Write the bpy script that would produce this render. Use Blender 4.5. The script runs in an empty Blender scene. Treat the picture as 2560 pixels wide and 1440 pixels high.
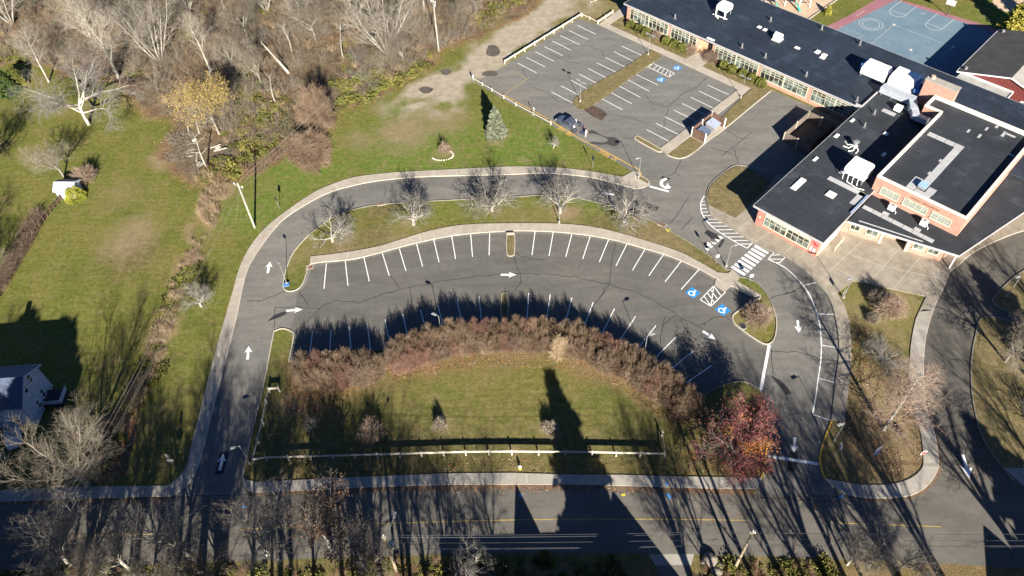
import bpy, bmesh, math, random
import numpy as np
from mathutils import Vector, Matrix
from mathutils.geometry import tessellate_polygon
R = math.radians
SC = bpy.context.scene
COL = SC.collection

# ------------------------------------------------------------------ camera, sky, sun, exposure
CF, CPI, CRO, CH = 1933.9, R(49.42), R(-2.33), 91.6       # focal length in photo pixels, pitch, roll, height
cam = bpy.data.cameras.new('camera'); camo = bpy.data.objects.new('camera', cam); COL.objects.link(camo)
cam.sensor_fit = 'HORIZONTAL'; cam.sensor_width = 36.0; cam.lens = 36.0 * CF / 2560.0
cam.clip_start = 1.0; cam.clip_end = 9000.0
camo.matrix_world = Matrix.Translation((0, 0, CH)) @ Matrix.Rotation(R(90) - CPI, 4, 'X') @ Matrix.Rotation(CRO, 4, 'Z')
SC.camera = camo
SUN_EL, SUN_AZ = R(24.0), R(170.0)                        # azimuth clockwise from +Y
W = bpy.data.worlds.new('World'); SC.world = W; W.use_nodes = True
wn = W.node_tree.nodes; wl = W.node_tree.links
sky = wn.new('ShaderNodeTexSky'); sky.sky_type = 'NISHITA'; sky.sun_disc = False
sky.sun_elevation = SUN_EL; sky.sun_rotation = SUN_AZ; sky.altitude = 50; sky.air_density = 0.45; sky.dust_density = 0.0; sky.ozone_density = 6.0
bg = wn['Background']; bg.inputs['Strength'].default_value = 0.05
wl.new(sky.outputs['Color'], bg.inputs['Color'])
sl = bpy.data.lights.new('sun', 'SUN'); sl.energy = 5.0; sl.angle = R(0.5); sl.color = (1.0, 0.93, 0.82)
so = bpy.data.objects.new('sun', sl); COL.objects.link(so); so.location = (40, -60, 120)
sd = Vector((math.sin(SUN_AZ) * math.cos(SUN_EL), math.cos(SUN_AZ) * math.cos(SUN_EL), math.sin(SUN_EL)))
so.rotation_euler = sd.to_track_quat('Z', 'Y').to_euler()
SC.view_settings.view_transform = 'Standard'; SC.view_settings.look = 'None'
SC.view_settings.exposure = 1.62; SC.view_settings.gamma = 1.0
SC.cycles.max_bounces = 4; SC.cycles.diffuse_bounces = 2; SC.cycles.glossy_bounces = 2; SC.cycles.transparent_max_bounces = 4

# ------------------------------------------------------------------ measuring: a point of the ground (or of height z) seen at a photo pixel
_c, _s = math.cos(CRO), math.sin(CRO); _cp, _sp = math.cos(CPI), math.sin(CPI)
def G(px, py, z=0.0):
    x = (px - 1280) / CF; y = -(py - 720) / CF
    x, y = _c * x - _s * y, _s * x + _c * y
    rx, ry, rz = x, _cp + y * _sp, -_sp + y * _cp
    t = (z - CH) / rz
    return Vector((rx * t, ry * t, z))
def GP(pts, z=0.0): return [G(x, y, z) for x, y in pts]
SHD = Vector((-math.sin(SUN_AZ), -math.cos(SUN_AZ), 0))    # the way shadows fall on the ground

# ------------------------------------------------------------------ materials
def _mat(name):
    m = bpy.data.materials.new(name); m.use_nodes = True
    return m, m.node_tree.nodes, m.node_tree.links, m.node_tree.nodes['Principled BSDF']
def _noise(n, l, scale, detail=3, rough=0.55, vec=None):
    t = n.new('ShaderNodeTexNoise'); t.inputs['Scale'].default_value = scale
    t.inputs['Detail'].default_value = detail; t.inputs['Roughness'].default_value = rough
    if vec is not None: l.new(vec, t.inputs['Vector'])
    return t.outputs['Fac']
def _ramp(n, l, fac, stops):
    r = n.new('ShaderNodeValToRGB'); e = r.color_ramp.elements
    while len(e) < len(stops): e.new(0.5)
    for i, (p, c) in enumerate(stops):
        e[i].position = p; e[i].color = (c[0], c[1], c[2], 1) if hasattr(c, '__len__') else (c, c, c, 1)
    l.new(fac, r.inputs['Fac']); return r.outputs['Color']
def _mix(n, l, fac, a, b, mode='MIX'):
    m = n.new('ShaderNodeMix'); m.data_type = 'RGBA'; m.blend_type = mode
    for k, v in ((0, fac), (6, a), (7, b)):
        if hasattr(v, 'default_value') or hasattr(v, 'is_linked'): l.new(v, m.inputs[k])
        elif k == 0: m.inputs[0].default_value = v
        else: m.inputs[k].default_value = (v[0], v[1], v[2], 1)
    return m.outputs[2]
def _pos(n): return n.new('ShaderNodeNewGeometry').outputs['Position']
def noisy(name, stops, scale=0.3, fine=6.0, famt=0.25, rough=0.85, spec=0.3, metal=0.0, mid=None, bump=0.0, obj=False):
    """base colour from a coarse noise ramp times a fine grain"""
    m, n, l, p = _mat(name)
    vec = n.new('ShaderNodeTexCoord').outputs['Object'] if obj else _pos(n)
    c = _ramp(n, l, _noise(n, l, scale, 4, 0.6, vec), stops)
    if mid: c = _mix(n, l, 1.0, c, _ramp(n, l, _noise(n, l, mid[0], 3, 0.6, vec), [(0.3, 1 - mid[1]), (0.7, 1 + mid[1])]), 'MULTIPLY')
    f = _noise(n, l, fine, 3, 0.7, vec)
    c = _mix(n, l, 1.0, c, _ramp(n, l, f, [(0.25, 1 - famt), (0.75, 1 + famt)]), 'MULTIPLY')
    l.new(c, p.inputs['Base Color'])
    p.inputs['Roughness'].default_value = rough; p.inputs['Specular IOR Level'].default_value = spec; p.inputs['Metallic'].default_value = metal
    if bump:
        b = n.new('ShaderNodeBump'); b.inputs['Strength'].default_value = bump; b.inputs['Distance'].default_value = 0.05
        l.new(f, b.inputs['Height']); l.new(b.outputs['Normal'], p.inputs['Normal'])
    return m
def flat(name, c, rough=0.6, spec=0.4, metal=0.0, var=0.12, sc=2.0):
    a = tuple(max(0, x * (1 - var)) for x in c); b = tuple(min(1, x * (1 + var)) for x in c)
    return noisy(name, [(0.35, a), (0.65, b)], sc, sc * 8, 0.06, rough, spec, metal)
def twigmat(name, c1, c2, sc=1.5):
    m, n, l, p = _mat(name)
    oi = n.new('ShaderNodeObjectInfo')
    c = _ramp(n, l, _noise(n, l, sc, 2, 0.6, _pos(n)), [(0.35, c1), (0.65, c2)])
    c = _mix(n, l, 1.0, c, _ramp(n, l, oi.outputs['Random'], [(0.0, 0.8), (1.0, 1.2)]), 'MULTIPLY')
    l.new(c, p.inputs['Base Color']); p.inputs['Roughness'].default_value = 0.9; p.inputs['Specular IOR Level'].default_value = 0.15
    return m
def brick(name, c1, c2, mortar):
    m, n, l, p = _mat(name)
    tc = n.new('ShaderNodeTexCoord').outputs['Object']
    sx = n.new('ShaderNodeSeparateXYZ'); l.new(tc, sx.inputs[0])
    ad = n.new('ShaderNodeMath'); ad.operation = 'ADD'; l.new(sx.outputs[0], ad.inputs[0]); l.new(sx.outputs[1], ad.inputs[1])
    cx = n.new('ShaderNodeCombineXYZ'); l.new(ad.outputs[0], cx.inputs[0]); l.new(sx.outputs[2], cx.inputs[1])
    b = n.new('ShaderNodeTexBrick'); l.new(cx.outputs[0], b.inputs['Vector'])
    b.inputs['Scale'].default_value = 1.0; b.inputs['Brick Width'].default_value = 0.24; b.inputs['Row Height'].default_value = 0.085
    b.inputs['Mortar Size'].default_value = 0.009
    for k, c in (('Color1', c1), ('Color2', c2), ('Mortar', mortar)): b.inputs[k].default_value = (*c, 1)
    c = _mix(n, l, 1.0, b.outputs['Color'], _ramp(n, l, _noise(n, l, 0.9, 4, 0.65, tc), [(0.3, 0.82), (0.7, 1.15)]), 'MULTIPLY')
    l.new(c, p.inputs['Base Color']); p.inputs['Roughness'].default_value = 0.9
    return m
def roofmat(name, c, seam, sx=2.0):
    """membrane roofing: rolls with faint seams, dust and ponding stains"""
    m, n, l, p = _mat(name)
    tc = n.new('ShaderNodeTexCoord').outputs['Object']
    col = _ramp(n, l, _noise(n, l, 0.16, 5, 0.65, tc), [(0.3, tuple(x * 0.75 for x in c)), (0.7, tuple(x * 1.35 for x in c))])
    mp = n.new('ShaderNodeMapping'); mp.inputs['Scale'].default_value = (0.25, 3.0, 1); l.new(tc, mp.inputs[0])
    col = _mix(n, l, 1.0, col, _ramp(n, l, _noise(n, l, 1.2, 3, 0.6, mp.outputs[0]), [(0.3, 0.8), (0.7, 1.2)]), 'MULTIPLY')
    col = _mix(n, l, 1.0, col, _ramp(n, l, _noise(n, l, 9, 2, 0.7, tc), [(0.3, 0.75), (0.7, 1.25)]), 'MULTIPLY')
    dust = _noise(n, l, 0.32, 6, 0.7, tc)
    col = _mix(n, l, _ramp(n, l, dust, [(0.55, 0.0), (0.72, 0.45)]), col, tuple(x * 2.6 + .012 for x in c))
    bt = n.new('ShaderNodeTexBrick'); l.new(tc, bt.inputs['Vector']); bt.inputs['Scale'].default_value = 1.0
    bt.inputs['Brick Width'].default_value = 15.0; bt.inputs['Row Height'].default_value = sx; bt.inputs['Mortar Size'].default_value = 0.035
    bt.offset = 0.37
    bt.inputs['Color1'].default_value = bt.inputs['Color2'].default_value = (0, 0, 0, 1); bt.inputs['Mortar'].default_value = (1, 1, 1, 1)
    k = n.new('ShaderNodeMath'); k.operation = 'MULTIPLY'; k.inputs[1].default_value = 0.55; l.new(bt.outputs['Color'], k.inputs[0])
    col = _mix(n, l, k.outputs[0], col, seam)
    l.new(col, p.inputs['Base Color']); p.inputs['Roughness'].default_value = 0.75; p.inputs['Specular IOR Level'].default_value = 0.35
    return m
def asphalt(name, c, warm):
    m, n, l, p = _mat(name)
    v = _pos(n)
    col = _ramp(n, l, _noise(n, l, 0.07, 4, 0.6, v), [(0.3, c), (0.7, warm)])
    mp = n.new('ShaderNodeMapping'); mp.inputs['Rotation'].default_value = (0, 0, R(46)); mp.inputs['Scale'].default_value = (0.35, 1.6, 1); l.new(v, mp.inputs[0])
    col = _mix(n, l, 1.0, col, _ramp(n, l, _noise(n, l, 0.5, 4, 0.6, mp.outputs[0]), [(0.3, 0.9), (0.7, 1.1)]), 'MULTIPLY')
    col = _mix(n, l, 1.0, col, _ramp(n, l, _noise(n, l, 1.1, 4, 0.65, v), [(0.25, 0.86), (0.75, 1.12)]), 'MULTIPLY')
    col = _mix(n, l, 1.0, col, _ramp(n, l, _noise(n, l, 14, 2, 0.8, v), [(0.25, 0.8), (0.75, 1.2)]), 'MULTIPLY')
    st = _noise(n, l, 0.55, 2, 0.5, v)
    col = _mix(n, l, _ramp(n, l, st, [(0.68, 0.0), (0.78, 0.35)]), col, tuple(x * 0.6 for x in c))
    oil = _noise(n, l, 1.15, 1, 0.5, v)
    col = _mix(n, l, _ramp(n, l, oil, [(0.70, 0.0), (0.76, 0.4)]), col, tuple(x * 0.45 for x in c))
    mp2 = n.new('ShaderNodeMapping'); mp2.inputs['Rotation'].default_value = (0, 0, R(-20)); mp2.inputs['Scale'].default_value = (0.10, 0.42, 1); l.new(v, mp2.inputs[0])
    col = _mix(n, l, 1.0, col, _ramp(n, l, _noise(n, l, 1.0, 5, 0.6, mp2.outputs[0]), [(0.3, 0.87), (0.7, 1.13)]), 'MULTIPLY')
    l.new(col, p.inputs['Base Color']); p.inputs['Roughness'].default_value = 0.92; p.inputs['Specular IOR Level'].default_value = 0.25
    return m
M = {}
M['asphalt_drive'] = asphalt('asphalt_drive', (0.132, 0.128, 0.116), (0.172, 0.162, 0.143))
M['asphalt_lot'] = asphalt('asphalt_lot', (0.102, 0.098, 0.087), (0.124, 0.117, 0.103))
M['asphalt_street'] = asphalt('asphalt_street', (0.105, 0.098, 0.086), (0.140, 0.128, 0.108))
M['patch'] = noisy('dark_patch', [(0.3, (0.022, 0.023, 0.026)), (0.7, (0.032, 0.033, 0.036))], 0.8, 10, 0.2)
M['stain'] = noisy('wet_asphalt', [(0.3, (0.048, 0.046, 0.042)), (0.7, (0.062, 0.06, 0.055))], 0.8, 10, 0.2, 0.5)
M['crack'] = flat('crack_filler', (0.02, 0.02, 0.022), 0.7)
M['concrete'] = noisy('concrete', [(0.3, (0.30, 0.265, 0.215)), (0.7, (0.385, 0.345, 0.285))], 0.25, 9, 0.12, 0.9, 0.25, mid=(1.3, 0.1))
M['concrete_grey'] = noisy('concrete_grey', [(0.3, (0.27, 0.25, 0.215)), (0.7, (0.35, 0.325, 0.28))], 0.25, 9, 0.12, 0.9, 0.25, mid=(1.3, 0.1))
M['plaza'] = noisy('plaza_concrete', [(0.3, (0.225, 0.195, 0.15)), (0.7, (0.31, 0.275, 0.22))], 0.2, 9, 0.12, 0.9, 0.25, mid=(0.8, 0.12))
M['joint'] = flat('concrete_joint', (0.46, 0.43, 0.37), 0.9)
M['jointd'] = flat('concrete_joint_dark', (0.20, 0.185, 0.16), 0.9)
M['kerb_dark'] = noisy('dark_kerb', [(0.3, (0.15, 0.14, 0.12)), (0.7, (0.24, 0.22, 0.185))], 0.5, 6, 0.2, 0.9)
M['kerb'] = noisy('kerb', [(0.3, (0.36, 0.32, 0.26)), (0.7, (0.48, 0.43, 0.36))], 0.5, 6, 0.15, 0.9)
M['paint'] = noisy('white_paint', [(0.3, (0.70, 0.70, 0.68)), (0.7, (0.84, 0.84, 0.82))], 0.9, 12, 0.1, 0.7)
def wear(m_, amount, under):
    n, l, p = m_.node_tree.nodes, m_.node_tree.links, m_.node_tree.nodes['Principled BSDF']
    src = p.inputs['Base Color'].links[0].from_socket; v = _pos(n)
    f = _ramp(n, l, _noise(n, l, 2.3, 6, 0.75, v), [(0.54, 0.0), (0.70, amount)])
    l.new(_mix(n, l, f, src, under), p.inputs['Base Color'])
wear(M['paint'], 0.75, (0.26, 0.25, 0.23))
M['worn_paint'] = noisy('worn_white_paint', [(0.3, (0.42, 0.41, 0.38)), (0.7, (0.62, 0.6, 0.56))], 1.5, 12, 0.2, 0.8)
M['yellow'] = noisy('yellow_paint', [(0.3, (0.52, 0.30, 0.035)), (0.7, (0.66, 0.40, 0.06))], 1.0, 10, 0.15, 0.7)
M['yellow_worn'] = noisy('worn_yellow_paint', [(0.3, (0.30, 0.215, 0.075)), (0.7, (0.42, 0.30, 0.10))], 1.0, 10, 0.2, 0.8)
M['bluepaint'] = flat('blue_paint', (0.03, 0.22, 0.52), 0.6, var=.25, sc=3)
M['markblue'] = flat('utility_mark_blue', (0.05, 0.25, 0.55), 0.8)
M['markyellow'] = flat('utility_mark_yellow', (0.45, 0.40, 0.03), 0.8)
M['court'] = noisy('court_blue', [(0.3, (0.105, 0.165, 0.215)), (0.7, (0.145, 0.205, 0.245))], 0.2, 8, 0.08, 0.85, mid=(0.9, 0.07))
M['courtpink'] = noisy('court_pink', [(0.3, (0.24, 0.105, 0.125)), (0.7, (0.30, 0.14, 0.155))], 0.4, 8, 0.1, 0.85)
M['sand'] = noisy('playground_chips', [(0.3, (0.40, 0.29, 0.19)), (0.7, (0.52, 0.39, 0.27))], 0.35, 7, 0.2, 0.95)
M['brick'] = brick('school_brick', (0.36, 0.17, 0.118), (0.44, 0.225, 0.16), (0.40, 0.30, 0.245))
M['brickred'] = brick('dark_red_brick', (0.36, 0.115, 0.085), (0.44, 0.16, 0.12), (0.38, 0.26, 0.21))
M['cream'] = flat('cream_frame', (0.54, 0.49, 0.37), 0.6)
M['fascia'] = flat('fascia_metal', (0.36, 0.355, 0.365), 0.5)
M['cap'] = flat('parapet_cap', (0.72, 0.64, 0.54), 0.6)
M['roofA'] = roofmat('roof_membrane_blue_black', (0.015, 0.023, 0.037), (0.05, 0.06, 0.07))
M['roofB'] = roofmat('roof_membrane_grey_black', (0.026, 0.030, 0.036), (0.022, 0.022, 0.024))
M['white'] = flat('white_metal', (0.82, 0.81, 0.79), 0.45, var=0.04)
M['galv'] = flat('galvanised_metal', (0.28, 0.285, 0.29), 0.4, 0.5, 0.3)
M['duct'] = flat('duct_metal', (0.42, 0.45, 0.49), 0.45, 0.5, 0.2)
M['pad'] = noisy('walkway_pad', [(0.3, (0.33, 0.33, 0.33)), (0.7, (0.42, 0.42, 0.42))], 0.6, 10, 0.1)
M['mint'] = flat('mint_green_metal', (0.52, 0.66, 0.56), 0.5)
M['dark'] = flat('dark_metal', (0.03, 0.03, 0.035), 0.5)
M['black'] = flat('black_rubber', (0.015, 0.015, 0.016), 0.8)
M['bluemetal'] = flat('blue_tarp', (0.06, 0.16, 0.40), 0.6)
m, n, l, p = _mat('window_glass'); M['glass'] = m
c = _ramp(n, l, _noise(n, l, 0.7, 2, 0.5, _pos(n)), [(0.42, (0.02, 0.024, 0.02)), (0.5, (0.075, 0.095, 0.085)), (0.6, (0.15, 0.19, 0.17))])
l.new(c, p.inputs['Base Color']); p.inputs['Roughness'].default_value = 0.12; p.inputs['Specular IOR Level'].default_value = 0.7
M['blind'] = flat('window_blind', (0.20, 0.24, 0.215), 0.4, 0.6)
M['wood_white'] = noisy('weathered_white_rail', [(0.3, (0.38, 0.345, 0.275)), (0.7, (0.56, 0.515, 0.42))], 0.9, 8, 0.2, 0.85)
M['wood_brown'] = noisy('brown_fence_boards', [(0.3, (0.085, 0.05, 0.036)), (0.7, (0.13, 0.08, 0.058))], 0.9, 6, 0.2, 0.85)
M['pole_wood'] = noisy('utility_pole_wood', [(0.3, (0.25, 0.235, 0.19)), (0.7, (0.36, 0.335, 0.28))], 0.7, 7, 0.15, 0.9)
M['pole_brown'] = noisy('brown_pole_wood', [(0.3, (0.25, 0.20, 0.13)), (0.7, (0.36, 0.29, 0.19))], 0.7, 7, 0.15, 0.9)
M['wire'] = flat('wire', (0.27, 0.25, 0.21), 0.6)
M['wire_dark'] = flat('dark_wire', (0.085, 0.088, 0.095), 0.7, .1)
M['barnred'] = noisy('barn_red', [(0.3, (0.105, 0.022, 0.02)), (0.7, (0.145, 0.034, 0.03))], 0.5, 6, 0.1, 0.8)
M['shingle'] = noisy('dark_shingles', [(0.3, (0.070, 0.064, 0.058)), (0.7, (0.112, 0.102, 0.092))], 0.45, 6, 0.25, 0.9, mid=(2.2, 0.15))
M['shingle_sunlit'] = noisy('sunlit_shingles', [(0.3, (0.23, 0.22, 0.20)), (0.7, (0.30, 0.285, 0.26))], 0.45, 6, 0.2, 0.9)  # lighter copy of the shingles for the barn slope facing the sun
M['siding'] = flat('pale_siding', (0.42, 0.455, 0.50), 0.7)
M['bluegrey_roof'] = flat('slate_roof', (0.06, 0.08, 0.125), 0.8)
BK = {}
BK['pale'] = twigmat('pale_bark', (0.25, 0.228, 0.19), (0.39, 0.36, 0.305), 0.8)
BK['grey'] = twigmat('grey_bark', (0.20, 0.18, 0.15), (0.32, 0.295, 0.25), 0.8)
BK['white'] = twigmat('white_bark', (0.25, 0.232, 0.195), (0.38, 0.355, 0.305), 0.8)
BK['brown'] = twigmat('brown_bark', (0.12, 0.09, 0.07), (0.20, 0.16, 0.13), 0.8)
TW = {}
TW['pale'] = twigmat('pale_twigs', (0.205, 0.175, 0.135), (0.325, 0.285, 0.225))
TW['forest'] = twigmat('forest_twigs', (0.255, 0.225, 0.178), (0.40, 0.36, 0.295))
TW['silver'] = twigmat('silver_twigs', (0.165, 0.148, 0.13), (0.265, 0.245, 0.22))
TW['grey'] = twigmat('grey_twigs', (0.16, 0.135, 0.10), (0.255, 0.22, 0.17))
TW['brown'] = twigmat('brown_twigs', (0.14, 0.10, 0.07), (0.22, 0.165, 0.12))
TW['red'] = twigmat('reddish_twigs', (0.17, 0.095, 0.07), (0.26, 0.16, 0.12))
TW['pink'] = twigmat('pinkish_twigs', (0.24, 0.17, 0.125), (0.35, 0.265, 0.205))
TW['tan'] = twigmat('tan_twigs', (0.30, 0.22, 0.135), (0.42, 0.32, 0.21))
TW['hedge'] = twigmat('hedge_twigs', (0.155, 0.105, 0.07), (0.27, 0.195, 0.135), 0.6)
LF = {}
LF['yellow'] = twigmat('yellow_leaves', (0.30, 0.215, 0.055), (0.45, 0.335, 0.10), 0.8)
LF['olive'] = twigmat('olive_leaves', (0.07, 0.076, 0.018), (0.18, 0.168, 0.045), 0.5)
LF['boxwood'] = twigmat('boxwood_leaves', (0.075, 0.085, 0.02), (0.165, 0.165, 0.04), 1.4)
LF['spruce'] = twigmat('blue_spruce_needles', (0.085, 0.098, 0.062), (0.20, 0.212, 0.15), 0.9)
LF['gold'] = twigmat('golden_evergreen', (0.17, 0.165, 0.03), (0.33, 0.29, 0.06), 0.7)
LF['dark'] = twigmat('dark_evergreen', (0.02, 0.04, 0.012), (0.06, 0.085, 0.02), 0.7)
LF['lime'] = twigmat('lime_evergreen', (0.20, 0.215, 0.03), (0.30, 0.30, 0.05), 0.9)
LF['red'] = twigmat('red_leaves', (0.085, 0.026, 0.03), (0.22, 0.072, 0.066), 0.9)
LF['orange'] = twigmat('orange_leaves', (0.22, 0.07, 0.025), (0.42, 0.17, 0.035), 0.9)
LF['oak'] = twigmat('brown_oak_leaves', (0.13, 0.072, 0.04), (0.27, 0.165, 0.10), 0.9)

# ------------------------------------------------------------------ object helpers
def put(o, label=None, cat=None, group=None, kind=None):
    if label: o['label'] = label
    if cat: o['category'] = cat
    if group: o['group'] = group
    if kind: o['kind'] = kind
    return o
def link(name, me, mats, parent=None, loc=None, rotz=0.0):
    o = bpy.data.objects.new(name, me); COL.objects.link(o)
    for mm in (mats if isinstance(mats, (list, tuple)) else [mats]): me.materials.append(mm)
    if parent: o.parent = parent
    if loc is not None: o.location = loc
    if rotz: o.rotation_euler = (0, 0, rotz)
    return o
def empty(name, loc, rotz=0.0, label=None, cat=None, group=None):
    o = bpy.data.objects.new(name, None); COL.objects.link(o); o.location = loc; o.rotation_euler = (0, 0, rotz)
    o.empty_display_size = 0.3
    return put(o, label, cat, group)
def struct(o): o['kind'] = 'structure'; return o
def copytree(o, loc=None, rotz=None, label=None, group=None, scale=None):
    def rec(s, par):
        c = s.copy(); COL.objects.link(c); c.parent = par
        for ch in s.children: rec(ch, c)
        return c
    r = rec(o, None)
    if loc is not None: r.location = loc
    if rotz is not None: r.rotation_euler = (0, 0, rotz)
    if scale is not None: r.scale = scale if hasattr(scale, '__len__') else (scale,) * 3
    if label: r['label'] = label
    if group: r['group'] = group
    return r
class MB:
    """collects boxes, prisms and tubes into one mesh"""
    def __init__(s): s.v = []; s.f = []; s.mi = []; s.cur = 0
    def add(s, vs, fs):
        b = len(s.v); s.v += [tuple(x) for x in vs]
        s.f += [tuple(b + i for i in f) for f in fs]; s.mi += [s.cur] * len(fs); return s
    def box(s, x0, x1, y0, y1, z0, z1):
        vs = [(x, y, z) for z in (z0, z1) for y in (y0, y1) for x in (x0, x1)]
        return s.add(vs, [(0, 2, 3, 1), (4, 5, 7, 6), (0, 1, 5, 4), (2, 6, 7, 3), (0, 4, 6, 2), (1, 3, 7, 5)])
    def bar(s, a, b, w, h=None):
        """square bar from a to b, width w (across), height h"""
        h = h or w; a = Vector(a); b = Vector(b); d = (b - a).normalized()
        up = Vector((0, 0, 1)) if abs(d.z) < 0.95 else Vector((1, 0, 0))
        sx = d.cross(up).normalized() * (w / 2); sy = sx.normalized().cross(d).normalized() * (h / 2)
        vs = [q + i * sx + j * sy for q in (a, b) for i, j in ((-1, -1), (1, -1), (1, 1), (-1, 1))]
        return s.add(vs, [(0, 3, 2, 1), (4, 5, 6, 7)] + [(i, (i + 1) % 4, 4 + (i + 1) % 4, 4 + i) for i in range(4)])
    def tube(s, pts, rad, k=8, caps=True):
        pts = [Vector(p) for p in pts]; rad = rad if hasattr(rad, '__len__') else [rad] * len(pts); b = len(s.v)
        for i, p in enumerate(pts):
            d = (pts[min(i + 1, len(pts) - 1)] - pts[max(i - 1, 0)]).normalized()
            up = Vector((0, 0, 1)) if abs(d.z) < 0.9 else Vector((1, 0, 0))
            x = d.cross(up).normalized(); y = x.cross(d)
            for j in range(k):
                a = 2 * math.pi * j / k; s.v.append(tuple(p + rad[i] * (math.cos(a) * x + math.sin(a) * y)))
        for i in range(len(pts) - 1):
            for j in range(k):
                s.f.append((b + i * k + j, b + i * k + (j + 1) % k, b + (i + 1) * k + (j + 1) % k, b + (i + 1) * k + j)); s.mi.append(s.cur)
        if caps:
            s.f.append(tuple(b + j for j in range(k))[::-1]); s.f.append(tuple(b + (len(pts) - 1) * k + j for j in range(k))); s.mi += [s.cur] * 2
        return s
    def prism(s, poly, z0, z1, top=True):
        n = len(poly); vs = [(p[0], p[1], z0) for p in poly] + [(p[0], p[1], z1) for p in poly]
        fs = [(i, (i + 1) % n, n + (i + 1) % n, n + i) for i in range(n)]
        if top: fs += [tuple(n + i for i in t) for t in tessellate_polygon([[Vector((p[0], p[1], 0)) for p in poly]])]
        return s.add(vs, fs)
    def poly(s, pts, z=None):
        P = [Vector(p) if z is None else Vector((p[0], p[1], z)) for p in pts]
        return s.add(P, [tuple(t) for t in tessellate_polygon([P])])
    def mesh(s, name, smooth=False):
        me = bpy.data.meshes.new(name); me.from_pydata(s.v, [], s.f)
        bm = bmesh.new(); bm.from_mesh(me); bmesh.ops.recalc_face_normals(bm, faces=bm.faces)
        if smooth:
            for f in bm.faces: f.smooth = True
        bm.to_mesh(me); bm.free()
        if any(s.mi): me.polygons.foreach_set('material_index', s.mi)
        return me
    def build(s, name, mats, parent=None, loc=None, rotz=0.0, smooth=False):
        return link(name, s.mesh(name, smooth), mats, parent, loc, rotz)
def sheet(name, loops, z, mat):
    """flat ground sheet with holes, facing up"""
    L = [[Vector((p[0], p[1], 0)) for p in lp] for lp in loops]; flatv = [v for lp in L for v in lp]
    tr = tessellate_polygon(L); fs = []
    for a, b, c in tr:
        A, B, C_ = flatv[a], flatv[b], flatv[c]
        fs.append((a, b, c) if (B - A).cross(C_ - A).z > 0 else (a, c, b))
    me = bpy.data.meshes.new(name); me.from_pydata([(v.x, v.y, z) for v in flatv], [], fs)
    return struct(link(name, me, mat))
def smooth(pts, closed=False, sub=5):
    """Catmull-Rom through pixel points"""
    n = len(pts); out = []; P = [np.array(p, float) for p in pts]
    for i in range(n if closed else n - 1):
        g = (lambda k: P[k % n]) if closed else (lambda k: P[min(max(k, 0), n - 1)])
        a, b, c, d = g(i - 1), g(i), g(i + 1), g(i + 2)
        for j in range(sub):
            t = j / sub
            out.append(tuple(0.5 * (2 * b + (c - a) * t + (2 * a - 5 * b + 4 * c - d) * t * t + (3 * b - a - 3 * c + d) * t ** 3)))
    if not closed: out.append(tuple(P[-1]))
    return out
def offset_line(pts, w):
    """left and right edges of a strip of width w along world points"""
    L, Rr = [], []
    for i, p in enumerate(pts):
        d = (pts[min(i + 1, len(pts) - 1)] - pts[max(i - 1, 0)]); d.z = 0; d.normalize(); nrm = Vector((-d.y, d.x, 0))
        L.append(p + nrm * w / 2); Rr.append(p - nrm * w / 2)
    return L, Rr
def strip_mesh(mb, pts, w, z0, z1=None):
    L, Rr = offset_line(pts, w); n = len(pts)
    if z1 is None:
        vs = [(p.x, p.y, z0) for p in L] + [(p.x, p.y, z0) for p in Rr]
        return mb.add(vs, [(i, n + i, n + i + 1, i + 1) for i in range(n - 1)])
    vs = [(p.x, p.y, z) for z in (z0, z1) for q in (L, Rr) for p in q]; fs = []
    for i in range(n - 1):
        fs += [(2 * n + i, 3 * n + i, 3 * n + i + 1, 2 * n + i + 1), (i, 2 * n + i, 2 * n + i + 1, i + 1), (n + i, n + i + 1, 3 * n + i + 1, 3 * n + i)]
    fs += [(0, n, 3 * n, 2 * n), (n - 1, 3 * n - 1, 4 * n - 1, 2 * n - 1)]
    return mb.add(vs, fs)
def kerb(pts_px, mat='kerb', w=0.16, h=0.13, closed=False, name='kerb', sub=4):
    P = GP(smooth(pts_px, closed, sub))
    if closed: P.append(P[0].copy())
    return struct(strip_mesh(MB(), P, w, -0.02, h).build(name, M[mat]))
def paint_line(a, b, w=0.11, z=0.018, mat='paint', name='parking_line'):
    return struct(strip_mesh(MB(), [G(*a), G(*b)], w, z).build(name, M[mat]))
def paint_poly(pts_px, z=0.018, mat='paint', name='painted_marking'):
    return struct(MB().poly(GP(pts_px), z).build(name, M[mat]))
# ================================================================== GROUND: one sheet to the horizon with masks of what grows or lies on it
WOODS = [(-500, 60), (-120, 190), (40, 150), (150, 190), (230, 185), (315, 215), (330, 270), (420, 300), (440, 330), (408, 362), (425, 410), (470, 470), (505, 470), (600, 440), (690, 402), (765, 350), (830, 293), (870, 275), (965, 235), (1045, 190), (1092, 143), (1150, 108), (1240, 75), (1310, 40), (1375, -15), (1500, -120), (1600, -700), (-900, -700)]
DITCH = [(500, 465), (585, 455), (555, 520), (525, 620), (490, 700), (455, 770), (430, 850), (400, 940), (360, 1010), (320, 1080), (265, 1170), (190, 1180), (225, 1090), (280, 1020), (330, 950), (370, 860), (400, 780), (440, 690), (470, 610), (495, 540)]
DIRT = [(1395, -20), (1330, 30), (1262, 72), (1200, 110), (1150, 165), (1060, 205), (1010, 235), (1040, 250), (1120, 225), (1180, 205), (1260, 180), (1290, 130), (1360, 75), (1420, 20), (1460, -20)]
DIRTSOFT = [(1190, 110), (1090, 190), (1000, 230), (955, 270), (990, 300), (1080, 285), (1140, 265), (1190, 215), (1260, 185), (1380, 90), (1480, 30), (1500, -20), (1400, -20)]
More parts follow.
